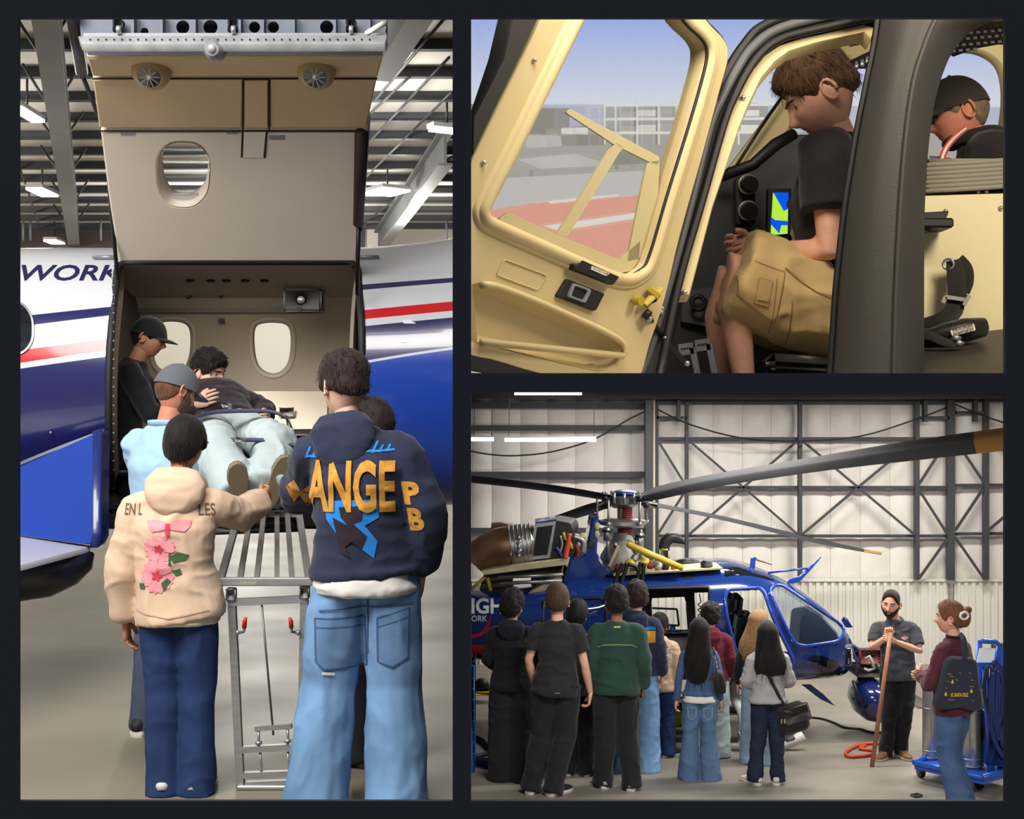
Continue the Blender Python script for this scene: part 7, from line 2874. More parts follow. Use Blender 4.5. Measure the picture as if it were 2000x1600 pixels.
# gearbox, mast, swash plate and hub
HX, HY = 1216, 13.75
g = Geo()
g.tube([P(HX, 1110, HY), P(HX, 1085, HY), P(HX, 1066, HY), P(HX, 1052, HY), P(HX, 1040, HY)], [.24, .23, .17, .11, .085], 20)
gb = mk('gearbox', g, mat('gearbox_grey', (138, 136, 128), rough=.5, metal=.3, vary=(10, .2)), hel, True, 40)
for k in range(6):
 y0 = 1042 - k * 4
 g = Geo()
 g.torus(P(HX + 6, y0, HY), .062, .018, (0, 0, 1), 20, 6)
 mk('boot_fold', g, M_REDB, gb)
for k in range(6):
 g = Geo()
 g.torus(P(HX + 6, 1013 - k * 4, HY), .056, .016, (0, 0, 1), 20, 6)
 mk('boot_fold', g, M_REDB, gb)
g = Geo()
g.tube([P(HX, 1040, HY), P(HX, 962, HY)], .055, 14)
mk('mast', g, M_STL, hel)
g = Geo()
g.tube([P(HX, 1029, HY), P(HX, 1024, HY), P(HX, 1017, HY), P(HX, 1013, HY)], [.16, .24, .24, .15], 28)
sw = mk('swash_plate', g, M_STL, hel, True, 40)
for k in range(5):
 a = k * 2 * math.pi / 5 + .3
 p = P(HX, 1020, HY) + Vector((math.cos(a) * .27, math.sin(a) * .27, 0))
 g = Geo()
 g.tube([p, p + Vector((0, 0, .10)), p + Vector((0, 0, .30))], [.016, .011, .014], 8)
 g.ball(p, .026, None, 8, 6)
 mk('pitch_link', g, M_STL, sw)
 g = Geo()
 g.bar(P(HX, 1018, HY) + Vector((math.cos(a) * .14, math.sin(a) * .14, 0)), p, .05, .03)
 mk('swash_arm', g, M_STL, sw, False)
for x, y0, y1, r in ((1188, 1032, 1098, .020), (1186, 1030, 1056, .035), (1250, 1040, 1078, .035), (1252, 1034, 1092, .016), (1244, 1046, 1076, .02), (1202, 1060, 1104, .016)):
 g = Geo()
 g.cyl(P(x, y0, HY - .18), P(x - 1, y1, HY - .18), r, seg=10)
 ac = mk('servo_actuator', g, M_STL, hel)
 g = Geo()
 g.cyl(P(x, y0 + 5, HY - .18), P(x, y0 + 9, HY - .18), r * 1.5, seg=10)
 mk('servo_collar', g, M_BLACK, ac)
g = Geo()
g.bar(P(1208, 1066, HY - .3), P(1190, 1106, HY - .3), .05, .03)
mk('gearbox_strut', g, M_PRIM, hel, False)
M_YBR = mat('yellow_strut', (206, 176, 60), rough=.45)
g = Geo()
g.tube([P(1224, 1062, HY - .42), P(1228, 1064, HY - .42), P(1262, 1080, HY - .45), P(1334, 1110, HY - .45)], [.016, .032, .036, .030], 10)
mk('yellow_brace', g, M_YBR, hel)
g = Geo()
q4 = cr([(*P(x, y, 14.0), r) for x, y, r in ((1297, 1078, .055), (1298, 1064, .06), (1304, 1054, .062), (1314, 1050, .06), (1326, 1054, .045), (1338, 1062, .012))], 4, False)
g.tube([q[:3] for q in q4], [q[3] for q in q4], 14)
mk('intake_horn', g, M_BLACK, hel)
g = Geo()
g.box(P(1297, 1084, 14.0), (.11, .14, .15), None, 0, .02)
mk('horn_base', g, M_PRIM, hel)
for k, (x, y, r, m) in enumerate(((1232, 1098, .05, M_YBR), (1246, 1102, .05, M_PRIM), (1260, 1096, .045, M_YBR), (1270, 1102, .04, M_REDB), (1286, 1104, .045, M_STL), (1210, 1108, .05, M_REDB), (1222, 1110, .04, M_STL), (1300, 1106, .035, M_BLACK), (1240, 1090, .04, M_STL), (1256, 1108, .04, M_PRIM), (1316, 1108, .03, mat('orange_cap', (206, 90, 50))), (1380, 1102, .06, M_BLACK))):
 g = Geo()
 g.tube([P(x, y + 6, 13.5), P(x, y, 13.48), P(x + 1, y - 6, 13.48)], [r, r * 1.1, r * .7], 10)
 mk('deck_fitting', g, m, hel, True, 40)
g = Geo()
g.tube([P(1316, 1104, 13.9), P(1340, 1100, 13.9), P(1364, 1103, 13.9)], [.04, .055, .04], 10)
mk('black_duct', g, M_BLACK, hel)
for pts in ([(1216, 1100), (1212, 1112), (1204, 1128), (1200, 1146)], [(1224, 1100), (1222, 1114), (1216, 1130), (1212, 1148)], [(1252, 1098), (1248, 1112), (1246, 1130), (1244, 1150)], [(1258, 1100), (1256, 1120), (1252, 1150)], [(1226, 1102), (1240, 1106), (1248, 1116)]):
 g = Geo()
 g.tube([P(x, y, 13.1) for x, y in cr(pts, 4, False)], .020, 8)
 mk('hydraulic_hose', g, M_BLACK, hel)
g = Geo()
g.ball(P(1220, 963, HY), (.14, .14, .035), None, 18, 8)
mk('hub_cap', g, mat('hub_blue', (30, 50, 120), rough=.3), hel)
g = Geo()
g.tube([P(HX, 992, HY), P(HX, 984, HY), P(HX, 972, HY), P(HX, 966, HY)], [.10, .16, .16, .10], 16)
hub = mk('rotor_hub', g, mat('hub_steel', (110, 110, 108), rough=.4, metal=.6, vary=(12, .25)), hel, True, 40)
M_BLADE = mat('blade_grey', (50, 50, 54), rough=.75, spec=.15, vary=(3, .1))
M_BLADET = mat('blade_gold', (150, 106, 40), rough=.5, vary=(5, .1))

def blade(pts, ws, tip, twist=0.0, edge=None):
 """Rotor blade through (px, py, D) sightings; ws: half chord in pixels as seen; tip: share of the span in gold."""
 q = cr([(*p, w_) for p, w_ in zip(pts, ws)], 8, False)
 n = len(q)
 L_, R_, T_, B_2 = [], [], [], []
 for i, (x, y, D, w_) in enumerate(q):
  a, b = q[max(i - 1, 0)], q[min(i + 1, n - 1)]
  dx, dy = b[0] - a[0], b[1] - a[1]
  l_ = math.hypot(dx, dy) or 1
  nx, ny = -dy / l_ * w_, dx / l_ * w_
  pa, pb = P(x + nx, y + ny, D - .16), P(x - nx, y - ny, D + .16)
  L_.append(pa)
  R_.append(pb)
  nrm = (pb - pa).cross(P(b[0], b[1], b[2]) - P(a[0], a[1], a[2]))
  nrm = nrm.normalized() * .018 if nrm.length > 1e-9 else Vector((0, 0, .018))
  T_.append(pa.lerp(pb, .35) + nrm)
  B_2.append(pa.lerp(pb, .35) - nrm)
 g = Geo()
 k = int(n * (1 - tip)) if tip else n - 1
 g.grid([r_[:k + 1] for r_ in (L_, T_, R_, B_2, L_)], 0)
 if tip:
  g.grid([r_[k:] for r_ in (L_, T_, R_, B_2, L_)], 1)
 return mk('rotor_blade', g, [M_BLADE, M_BLADET], hel)

blade([(1246, 974, 13.6), (1290, 962, 13.2), (1400, 938, 12.4), (1600, 906, 11.0), (1800, 878, 9.8), (2060, 846, 8.6)], [7, 13, 13, 15, 20, 24], .14)
blade([(1196, 974, 13.6), (1130, 962, 13.5), (1030, 948, 13.3), (880, 932, 13.0)], [6, 7, 7, 7], 0)
blade([(1236, 980, 14.0), (1300, 990, 14.4), (1420, 1014, 15.0), (1600, 1058, 15.8), (1722, 1081, 16.3)], [6, 4, 4, 4.5, 1.5], .12)
blade([(1200, 982, 14.0), (1160, 992, 14.5), (1110, 1008, 15.2), (1060, 1024, 15.9)], [5, 10, 9, 7], 0)
for (x, y, D, dx, dy) in ((1250, 972, 13.55, 34, -8), (1182, 970, 13.55, -34, -6), (1262, 984, 13.8, 40, 8), (1184, 986, 13.9, -24, 10)):
 g = Geo()
 g.bar(P(x - dx * .3, y - dy * .3, D), P(x + dx * .6, y + dy * .6, D), .10, .06, bev=.015)
 gp = mk('blade_grip', g, mat('grip_steel', (150, 148, 142), rough=.4, metal=.6), hub)
 g = Geo()
 g.cyl(P(x, y - 3, D - .08), P(x, y + 8, D - .08), .030, seg=10)
 mk('damper', g, M_BLACK, gp)
for k in range(12):
 a = k * math.pi / 6
 g = Geo()
 p = P(HX, 972, HY) + Vector((math.cos(a) * .20, math.sin(a) * .20, 0))
 g.tube([p - Vector((0, 0, .05)), p + Vector((0, 0, .06))], .016, 8)
 mk('hub_bolt', g, M_STL, hub)

# skids
M_WHP = mat('white_gear_paint', (206, 204, 198), rough=.4)
M_SKID = mat('dark_skid', (56, 54, 54), rough=.5)
for side, D, yy in ((1, 13.16, 1463), (-1, 14.75, 1394)):
 zs = .055
 X0, X1 = rx(1110, 13.2), rx(1528, 13.2)
 g = Geo()
 g.tube([(X0, D, zs + .0), (X1, D, zs), (X1 + .10, D, zs + .03), (X1 + .20, D, zs + .10)], .05, 12)
 skd = mk('skid_tube', g, M_WHP if side > 0 else M_SKID, hel)
 g = Geo()
 g.bar((X0 + .3, D, zs + .06), (X1 - .45, D, zs + .06), .09, .05)
 mk('skid_step', g, M_SKID, skd, False)
 for px_ in (1178, 1446):
  X = rx(px_, 13.2)
  g = Geo()
  top_ = Vector((X - .02, HC - side * .45, P(0, 1338, 13.4).z))
  q4 = cr([(*top_, .06), (*(top_ + Vector((.0, -side * .16, -.14))), .055), (X + .02, D + side * .04, .35, .05), (X + .03, D, .08, .05)], 5, False)
  g.tube([q[:3] for q in q4], [q[3] for q in q4], 12)
  lg = mk('gear_leg', g, M_WHP, hel)
  g = Geo()
  g.box((X + .03, D - .02, .12), (.11, .11, .14), None, 0, .01)
  mk('leg_saddle', g, M_WHP, lg)
for side, D in ((1, 13.16),):
 g = Geo()
 g.tube([P(1528, 1456, D - .0), P(1552, 1441, D)], .045, 10)
 mk('skid_tip', g, M_SKID, hel)
TRIM[0] = None
TRIM[0] = (915, None, None, 756)
# ------------------------------------------------------------------ gear on the lower hangar floor
def onfloor(px, py, up=0.0):
 """Floor point of the lower hangar seen at px, py."""
 D = F * (E - up) / (py - 800)
 return P(px, py, D)

def floor_cord(name, label, cat, pts, r, m):
 q = cr([tuple(onfloor(x, y, r)) for x, y in pts], 5, False)
 g = Geo()
 g.tube(q, r, 7)
 o = mk(name, g, m)
 return tag(o, label, cat)

M_ORC = mat('orange_cord', (196, 74, 48), rough=.55)
floor_cord('extension_cord', 'orange extension cord looped on the floor by the wooden stick', 'cord', [(1738, 1430), (1734, 1440), (1741, 1448), (1728, 1452), (1700, 1452), (1676, 1456), (1656, 1466), (1652, 1474), (1664, 1478), (1700, 1474), (1704, 1466), (1680, 1462), (1690, 1456)], .018, M_ORC)
floor_cord('power_cable', 'black cable trailing across the floor from the helicopter skid', 'cable', [(1556, 1400), (1600, 1403), (1630, 1412), (1650, 1421), (1680, 1424), (1700, 1430), (1730, 1431)], .012, M_BLACK)
for i, pts in enumerate(([(926, 1440), (945, 1448), (960, 1462), (1000, 1478), (1060, 1490)], [(926, 1484), (950, 1490), (980, 1494), (1060, 1496)], [(926, 1478), (945, 1474), (965, 1468), (1000, 1470)])):
 floor_cord('floor_hose', ('thick black hose on the floor behind the black hoodie boy', 'black hose lying nearest the blue cart by the feet', 'thin black hose curving near the blue cart')[i], 'hose', pts, (.03, .045, .022)[i], M_BLACK)
yb = thing('junction_box', 'small yellow junction box on the floor behind the standing man', 'box', onfloor(1737, 1432))
g = Geo()
c = onfloor(1737, 1430)
g.box(c + Vector((0, 0, .07)), (.12, .12, .14), None, 0, .01)
mk('case', g, mat('safety_yellow', (222, 192, 40), rough=.5), yb)
g = Geo()
g.box(c + Vector((.02, 0, .16)), (.06, .03, .05), None, 0, .01)
mk('handle', g, mat('safety_yellow', (222, 192, 40)), yb)
g = Geo()
g.box(c + Vector((.02, -.062, .05)), (.06, .01, .04))
mk('socket', g, M_BLACK, yb, False)
# yellow jack under the belly
jk = thing('aircraft_jack', 'yellow hydraulic jack standing under the helicopter belly', 'jack', onfloor(1310, 1440))
c = onfloor(1308, 1424)
M_JY = mat('jack_yellow', (206, 170, 34), rough=.5, vary=(6, .12))
g = Geo()
g.tube([c + Vector((-.25, 0, .12)), c + Vector((.16, 0, .12))], .10, 14)
mk('pump_cylinder', g, M_JY, jk)
g = Geo()
g.box(c + Vector((.0, .1, .26)), (.50, .3, .06), None, 0, .01)
mk('top_plate', g, M_JY, jk)
for x, y in ((-.22, -.1), (.2, -.1), (-.22, .3), (.2, .3)):
 g = Geo()
 g.bar(c + Vector((x * .8, y * .7, .26)), c + Vector((x * 1.3, y, .02)), .05, .05)
 mk('leg', g, M_JY, jk, False)
g = Geo()
g.cyl(c + Vector((0, .1, .28)), c + Vector((0, .1, .46)), .04, seg=12)
mk('ram', g, M_STL, jk)
g = Geo()
g.bar(c + Vector((-.36, -.02, .38)), c + Vector((.12, -.02, .40)), .02, .025)
mk('jack_handle', g, mat('handle_blue', (40, 60, 130)), jk, False)
jk2 = thing('aircraft_jack', 'yellow jack with a castor wheel standing behind the black hoodie boy', 'jack', onfloor(940, 1380))
c = onfloor(936, 1372)
g = Geo()
g.box(c + Vector((0, 0, .12)), (.34, .2, .05), None, 0, .01)
mk('base', g, M_JY, jk2)
g = Geo()
g.cyl(c + Vector((.03, -.08, .2)), c + Vector((.03, .0, .2)), .085, seg=18)
mk('wheel', g, M_BLACK, jk2)
for x in (-.14, .14):
 g = Geo()
 g.bar(c + Vector((x, 0, .1)), c + Vector((x * 1.3, 0, 0)), .03, .03)
 mk('foot', g, M_JY, jk2, False)
# blue cabinet at the left edge
cbn = thing('tool_cabinet', 'bright blue metal cabinet cut off at the left edge', 'cabinet', onfloor(920, 1512))
D_ = onfloor(920, 1510).y
g = Geo()
xr_ = rx(927, D_)
g.box((rx(918, D_) + (xr_ - rx(918, D_)) / 2, D_ + .2, .50), (xr_ - rx(918, D_), .4, 1.0), None, 0, .008)
mk('body', g, mat('cabinet_blue', (30, 104, 200), rough=.4), cbn)
g = Geo()
g.box((xr_ - .02, D_ + .2, 1.02), (.06, .4, .03), None, 0, .008)
mk('top_edge', g, M_BLACK, cbn)
for k in range(9):
 g = Geo()
 g.ball((xr_ - .012, D_ - .002, .08 + k * .1), .006, None, 6, 4)
 mk('rivet', g, M_SILVER, cbn)
# service cart with two stainless cylinders
M_CB = mat('cart_blue', (24, 84, 190), rough=.35, coat=.3)
M_SS = mat('stainless_tank', (184, 180, 172), rough=.3, metal=.85, vary=(3, .12), stretch=(1, 1, 5))
cart = thing('service_cart', 'blue wheeled service cart with handle and hoses at the right', 'cart', onfloor(1880, 1512))
fz = .16
A1, A2, A3, A4 = onfloor(1786, 1494, fz), onfloor(1920, 1524, fz), onfloor(1990, 1502, fz), onfloor(1850, 1470, fz)
g = Geo()
pl_ = [A1, A2, A3, A4]
g.add([p - Vector((0, 0, .04)) for p in pl_] + [p + Vector((0, 0, .01)) for p in pl_], [(3, 2, 1, 0), (4, 5, 6, 7)] + [(i, (i + 1) % 4, 4 + (i + 1) % 4, 4 + i) for i in range(4)])
mk('platform', g, M_CB, cart, False)
for a, b in ((A1, A2), (A2, A3), (A1, A4)):
 g = Geo()
 g.tube([a + Vector((0, 0, .02)), b + Vector((0, 0, .02))], .028, 8)
 mk('platform_rail', g, M_CB, cart)
for (x, y) in ((1798, 1518), (1912, 1540), (1944, 1518)):
 c = onfloor(x, y)
 g = Geo()
 g.tube([c + Vector((-.03, 0, .085)), c + Vector((-.022, 0, .085)), c + Vector((.022, 0, .085)), c + Vector((.03, 0, .085))], [.06, .085, .085, .06], 20)
 wl_ = mk('castor', g, M_BLACK, cart)
 g = Geo()
 g.bar(c + Vector((.04, 0, .08)), c + Vector((.04, 0, .17)), .02, .05)
 mk('castor_fork', g, M_SILVER, wl_, False)
P3 = [onfloor(1912, 1512, fz), onfloor(1945, 1500, fz)]
DA = P3[0].y
for px0, py1, px1, D0 in ((1924, 1298, 1936, DA), (1952, 1264, 1955, DA + .1), (1912, 1254, 1912, DA + .2)):
 g = Geo()
 bx_ = rx(px1, D0)
 g.tube([Vector((bx_, D0, .15)), P(px0, py1, D0)], .030, 8)
 mk('upright', g, M_CB, cart)
g = Geo()
g.tube([P(1912, 1256, DA), P(1918, 1252, DA), P(1944, 1254, DA), P(1954, 1262, DA), P(1950, 1280, DA), P(1942, 1304, DA)], .024, 10)
mk('push_handle', g, M_CB, cart)
g = Geo()
plate(g, Plane((1912, 1270, DA + .05), (1946, 1264, DA + .05), (1912, 1296, DA)), [(1914, 1266), (1946, 1266), (1940, 1294), (1908, 1294)], (), .02)
tp = mk('top_tray', g, mat('tray_white', (224, 224, 222)), cart, False)
g = Geo()
g.bar(P(1906, 1298, DA), P(1944, 1298, DA), .05, .04)
mk('tray_rail', g, M_CB, cart, False)
for pts, r in (([(1938, 1296), (1948, 1300), (1958, 1330), (1956, 1390), (1944, 1420), (1938, 1370), (1940, 1310)], .026), ([(1944, 1300), (1960, 1310), (1970, 1360), (1960, 1420), (1948, 1440), (1946, 1360), (1950, 1306)], .024), ([(1930, 1300), (1922, 1340), (1930, 1390), (1948, 1420), (1962, 1424)], .016), ([(1950, 1296), (1936, 1330), (1934, 1400), (1944, 1450), (1960, 1480)], .022), ([(1936, 1300), (1952, 1340), (1950, 1400), (1958, 1460)], .02)):
 g = Geo()
 g.tube([P(x, y, DA - .06) for x, y in cr(pts, 5, False)], r, 8)
 mk('hose', g, mat('hose_blue', (36, 44, 110), rough=.4) if r > .017 else M_BLACK, cart)
g = Geo()
g.box(Vector((rx(1938, DA) + .05, DA + .12, .48)), (.22, .3, .5), None, 0, .02)
mk('pump_box', g, mat('pump_blue', (26, 66, 140), rough=.4), cart)
for i, (px, base, top, wpx) in enumerate(((1817, 1484, 1342, 30), (1896, 1500, 1345, 48))):
 cyl_ = thing('gas_cylinder', ('slim stainless cylinder with brass valve at the cart front', 'broad stainless cylinder behind the woman on the blue cart')[i], 'cylinder', onfloor(px, base, fz), 'stainless cylinders on the cart')
 c = onfloor(px, base, fz)
 c.z = fz + .012
 D_ = c.y
 r = wpx / 2 / F * D_
 ht = (base - top) / F * D_
 g = Geo()
 g.tube([c, c + Vector((0, 0, .02)), c + Vector((0, 0, ht * .93)), c + Vector((0, 0, ht * .98)), c + Vector((0, 0, ht))], [r * .9, r, r, r * .85, r * .4], 28)
 mk('tank', g, M_SS, cyl_, True, 40)
 for f_ in (.03, .12, .70):
  g = Geo()
  g.torus(c + Vector((0, 0, ht * f_)), r, .006, (0, 0, 1), 28, 6)
  mk('weld_band', g, M_STL, cyl_)
 g = Geo()
 g.cyl(c + Vector((0, 0, ht)), c + Vector((0, 0, ht + .05)), .03, seg=10)
 g.box(c + Vector((0, 0, ht + .06)), (.09, .03, .03))
 g.cyl(c + Vector((-.02, 0, ht + .06)), c + Vector((-.02, 0, ht + .13)), .025, seg=10)
 mk('brass_valve', g, mat('brass', (190, 150, 70), rough=.35, metal=.8), cyl_)
ctn = thing('carton', 'brown cardboard carton at the right edge behind the cart', 'box', onfloor(1985, 1470))
c = onfloor(1990, 1420)
g = Geo()
g.box(c + Vector((0, .2, .72)), (.34, .3, .22), None, 0, .004)
mk('body', g, mat('cardboard', (150, 118, 84), rough=.8), ctn)
g = Geo()
g.box(c + Vector((0, .2, .30)), (.36, .32, .6), None, 0, .004)
mk('stand', g, mat('cabinet_grey', (120, 112, 104), rough=.6), ctn)
g = Geo()
a_, b_ = onfloor(1772, 1360), onfloor(1812, 1384)
g.bar(a_ + Vector((0, 0, .006)), b_ + Vector((0, 0, .006)), .22, .012)
tag(mk('floor_plate', g, mat('dark_plate', (84, 78, 74), rough=.6)), 'dark metal plate set on the floor behind the man', 'plate')
g = Geo()
g.box(onfloor(1790, 1556) + Vector((0, 0, .01)), (.09, .07, .02), Matrix.Rotation(.5, 3, 'Z'), 0, .006)
tag(mk('debris_scrap', g, M_STEEL), 'small grey scrap lying on the floor near the cart', 'scrap')

# ------------------------------------------------------------------ the group round the helicopter
def stand(px, feet, head):
 D = F * E / (feet - 800)
 return Vector((rx(px, D), D, 0.0)), (feet - head) * D / F * .985

def garment_of(p, nm):
 return next(o for o in bpy.data.objects if o.parent == p.root and o.name.split('.')[0] == nm)

M_BLKH = cloth('black_cotton_fleece', (26, 26, 31))
M_BLKT = cloth('black_tee_jersey', (42, 42, 46))
M_BLKP = cloth('black_trouser_twill', (34, 34, 38))
GRP = 'students watching the helicopter'
# 1 black hoodie, curly hair
pos, H = stand(1000, 1522, 1154)
p = Person('person', 'boy with curly dark hair in black hoodie and wide black trousers', pos, H, -6, dict(head_k=1.16, head_rot=(-14, 0, 0), wr_r=(.12, .22, .98), wr_l=(-.12, .22, .98), el_r=(.235, .03, 1.12), el_l=(-.235, .03, 1.12)), tone='tan', hair=(24, 20, 19), voxel=.013)
p.top(M_BLKH, 'hoodie', hem=.10, ease=.010, wr=.009, seed=41)
p.hood(M_BLKH, drop=.12, wid=.13)
p.trousers(M_BLKP, 'trousers', radii=(.110, .118, .116, .118, .122), ease=.012, wr=.010, seed=42, hemz=-.01)
p.shoes(M_BSHOE, M_BSHOE)
p.cap_hair(top=.040, side=.026, back=.032, curl=52, amp=.014, strands=400, slen=.02, fall=.4, seed=1)
# 2 black tee
pos, H = stand(1088, 1546, 1140)
p = Person('person', 'tall boy in black tee and trousers standing nearest the camera', pos, H, -4, dict(head_k=1.16, an_l=(-.215, -.04, .085), kn_l=(-.13, .03, .49), an_r=(-.02, -.10, .085), kn_r=(.06, .0, .49), pelvis=(-.01, 0, .95), sh_r=(.168, -.02, 1.375), sh_l=(-.168, .0, 1.375), el_r=(.235, -.05, 1.10), wr_r=(.285, .03, .83), hand_d_r=(-.15, .1, -1), curl_r=38, el_l=(-.245, .0, 1.12), wr_l=(-.2, .1, .88)), tone='fair', hair=(70, 50, 40), voxel=.012)
p.top(M_BLKT, 'tee_shirt', hem=.12, ease=.008, wr=.010, long=False, seed=43, sleeve=[.052, .062, .068, .070])
p.trousers(M_BLKP, 'track_trousers', radii=(.104, .104, .094, .088, .078), ease=.014, wr=.008, seed=44, wob=.5)
p.shoes(M_BSHOE, M_SOLE, 1.08, yaw=(40, 14))
p.cap_hair(top=.026, side=.018, back=.024, neck=.006, amp=.004, freq=110, strands=500, slen=.018, fall=.8, seed=3)
tr_ = garment_of(p, 'tee_shirt')
p.decal('tee_shirt', poly2([(-.012, .868), (.032, .868), (.032, .876), (-.012, .876)]), M_SILVER, 'reflective_tab', tr_, maxlen=.02)
# 3 plaid shirt boy half hidden
pos, H = stand(1127, 1512, 1174)
p = Person('person', 'dark haired boy in grey green plaid shirt, half hidden behind the black tee', pos, H, -8, dict(head_k=1.16, head_rot=(-10, -8, 0)), tone='tan', hair=(26, 24, 24), voxel=.014)
p.top(cloth('grey_green_plaid', (92, 104, 98), vary=(30, .3)), 'shirt', hem=.12, ease=.01, wr=.008, seed=45)
p.trousers(M_BLKP, 'trousers', radii=(.1, .1, .092, .09, .092), ease=.01, wr=.009, seed=46)
p.shoes(M_BSHOE, M_SOLE)
p.cap_hair(top=.036, side=.024, back=.028, fringe=.02, neck=-.01, amp=.006, freq=70, strands=400, slen=.03, fall=.85, seed=5)
# 4 green jumper
pos, H = stand(1204, 1538, 1145)
p = Person('person', 'boy in dark green long sleeved top with yellow back seam', pos, H, 0, dict(head_k=1.16, an_r=(.13, -.06, .085), an_l=(-.12, .02, .085), sh_r=(.176, -.012, 1.372), sh_l=(-.176, -.012, 1.372), el_r=(.235, -.03, 1.12), wr_r=(.235, .05, .87), el_l=(-.235, -.03, 1.12), wr_l=(-.215, .06, .87), head_rot=(6, 0, 0), curl=42), tone='brown', hair=(22, 19, 19), voxel=.012)
M_GRN = cloth('dark_green_jersey', (40, 68, 58))
p.top(M_GRN, 'top', hem=.125, ease=.014, wr=.011, seed=47, fr=(6, 6, 8), sleeve=[.054, .066, .068, .064, .062, .056, .044])
p.trousers(M_BLKP, 'jeans', radii=(.104, .106, .094, .088, .086), ease=.010, wr=.009, seed=48)
p.shoes(mat('grey_white_leather', (176, 168, 158)), M_SOLE, 1.05, yaw=(14, -14))
p.cap_hair(top=.034, side=.018, back=.022, curl=50, amp=.011, strands=400, slen=.02, fall=.5, neck=.006, seed=6)
to_ = garment_of(p, 'top')
M_YS = mat('yellow_stitch', (186, 184, 96))
stitch(p, 'top', [(-.17, 1.255), (-.12, 1.278), (0, 1.284), (.12, 1.278), (.17, 1.255)], M_YS, .0022, 'yellow_seam', maxlen=.02)
p.decal('top', poly2([(-.03, 1.425), (.03, 1.425), (.03, 1.438), (-.03, 1.438)]), M_YS, 'neck_tab', to_, maxlen=.02)
# 5 navy hoodie boy again
pos, H = stand(1243, 1503, 1136)
p = Person('person', 'boy in navy hoodie with orange print, behind the green top', pos, H, -12, dict(head_k=1.16, head_rot=(10, 0, 0)), tone='light', hair=(44, 31, 28), voxel=.013)
p.top(M_NAVYH, 'hoodie', hem=.05, ease=.014, wr=.009, seed=49)
p.hood(M_NAVYH, drop=.13)
p.trousers(M_LJEANS, 'jeans', radii=(.106, .118, .114, .116, .120), ease=.01, wr=.010, seed=50, hemz=-.01)
p.shoes(M_WSHOE, M_SOLE)
p.cap_hair(top=.034, side=.024, back=.028, curl=42, amp=.010, strands=300, slen=.02, seed=7)
ho_ = garment_of(p, 'hoodie')
p.decal('hoodie', poly2([(.08, 1.22), (.19, 1.22), (.19, 1.33), (.08, 1.33)]), M_ORANGE, 'orange_print', ho_, maxlen=.02)
p.decal('hoodie', poly2([(.08, 1.34), (.19, 1.34), (.19, 1.37), (.08, 1.37)]), M_BLUEPR, 'blue_print', ho_, maxlen=.02)
# 6 beige hoodie boy again
pos, H = stand(1288, 1476, 1199)
p = Person('person', 'boy in beige hoodie near the open helicopter cabin', pos, H, -8, dict(head_k=1.16, head_rot=(-20, 4, 0), wr_r=(.2, .04, .86)), tone='tan', hair=(24, 20, 20), voxel=.014)
p.top(M_BEIGEH, 'hoodie', hem=.13, ease=.016, wr=.009, seed=51)
p.hood(M_BEIGEH, drop=.12)
p.trousers(M_DJEANS, 'trousers', radii=(.1, .1, .095, .095, .098), ease=.01, wr=.009, seed=52)
p.shoes(mat('navy_canvas', (44, 50, 66)), M_SOLE, 1.1, yaw=(50, 10))
p.cap_hair(top=.032, side=.022, back=.026, fringe=.02, amp=.005, freq=80, strands=300, slen=.025, fall=.9, seed=8)
ho_ = garment_of(p, 'hoodie')
g = fit(text_geo('LES', 1, .01, -.1), .02, .15, 1.30, 1.35)
for h in pieces(g):
 p.decal('hoodie', h, M_GOTH, 'letter', ho_, maxlen=.02)
p.decal('hoodie', poly2([(-.12, 1.16), (-.06, 1.13), (-.03, 1.18), (-.07, 1.22)]), M_PETAL, 'petal_print', ho_, maxlen=.02)
p.decal('hoodie', poly2([(-.11, .98), (-.05, .94), (.0, .97), (-.06, 1.01)]), M_LEAF, 'leaf_print', ho_, maxlen=.02)
# 7 girl in blue top
pos, H = stand(1366, 1522, 1207)
p = Person('person', 'girl with very long black hair in blue top and flared jeans', pos, H, -3, dict(head_k=1.16, sh_r=(.155, -.012, 1.372), sh_l=(-.155, -.012, 1.372), el_r=(.215, -.03, 1.12), el_l=(-.225, -.03, 1.12), wr_l=(-.25, .03, .86), wr_r=(.235, .04, .86), an_l=(-.115, 0, .085), an_r=(.115, 0, .085), head_rot=(-4, 3, 3)), tone='light', hair=(24, 21, 22), voxel=.012)
p.top(cloth('slate_blue_rib', (70, 92, 134)), 'top', hem=.03, ease=-.008, wr=.006, seed=53, waist=.140, sleeve=[.050, .056, .054, .048, .046, .044, .040])
g = Geo()
g.rings([(0, 0, .855), (0, 0, .88), (0, 0, .94)], (1, 0, 0), [.186, .190, .176], [.135, .138, .128], 26, 0, 2.3)
p.garment('undershirt', g, M_WTEE, .012, 2, .004)
p.trousers(denim('mid_blue_denim', (88, 116, 152), .16), 'jeans', radii=(.102, .098, .082, .096, .118), ease=.002, wr=.009, seed=54, hemz=-.02, waist=.0)
jo_ = garment_of(p, 'jeans')
for s in (-1, 1):
 q_ = [(s * .04, .80), (s * .135, .81), (s * .13, .70), (s * .088, .675), (s * .046, .70)]
 stitch(p, 'jeans', q_ + q_[:1], mat('pale_seam', (150, 170, 196)), .0035, 'pocket_seam', maxlen=.02)
p.shoes(M_WSHOE, M_SOLE)
c_ = p.cap_hair(top=.022, side=.014, back=.020, neck=-.01, amp=.002, strands=0)
p.fall_hair([(0, -.01, .136, .012, .015), (0, -.015, .122, .05, .06), (0, -.02, .07, .092, .105), (0, -.03, .0, .100, .105), (0, -.055, -.09, .112, .09), (-.005, -.10, -.20, .128, .062), (-.01, -.115, -.33, .118, .05), (.01, -.115, -.44, .085, .036), (.03, -.115, -.52, .035, .014)], c_, seed=2, strands=260, slen=.12)
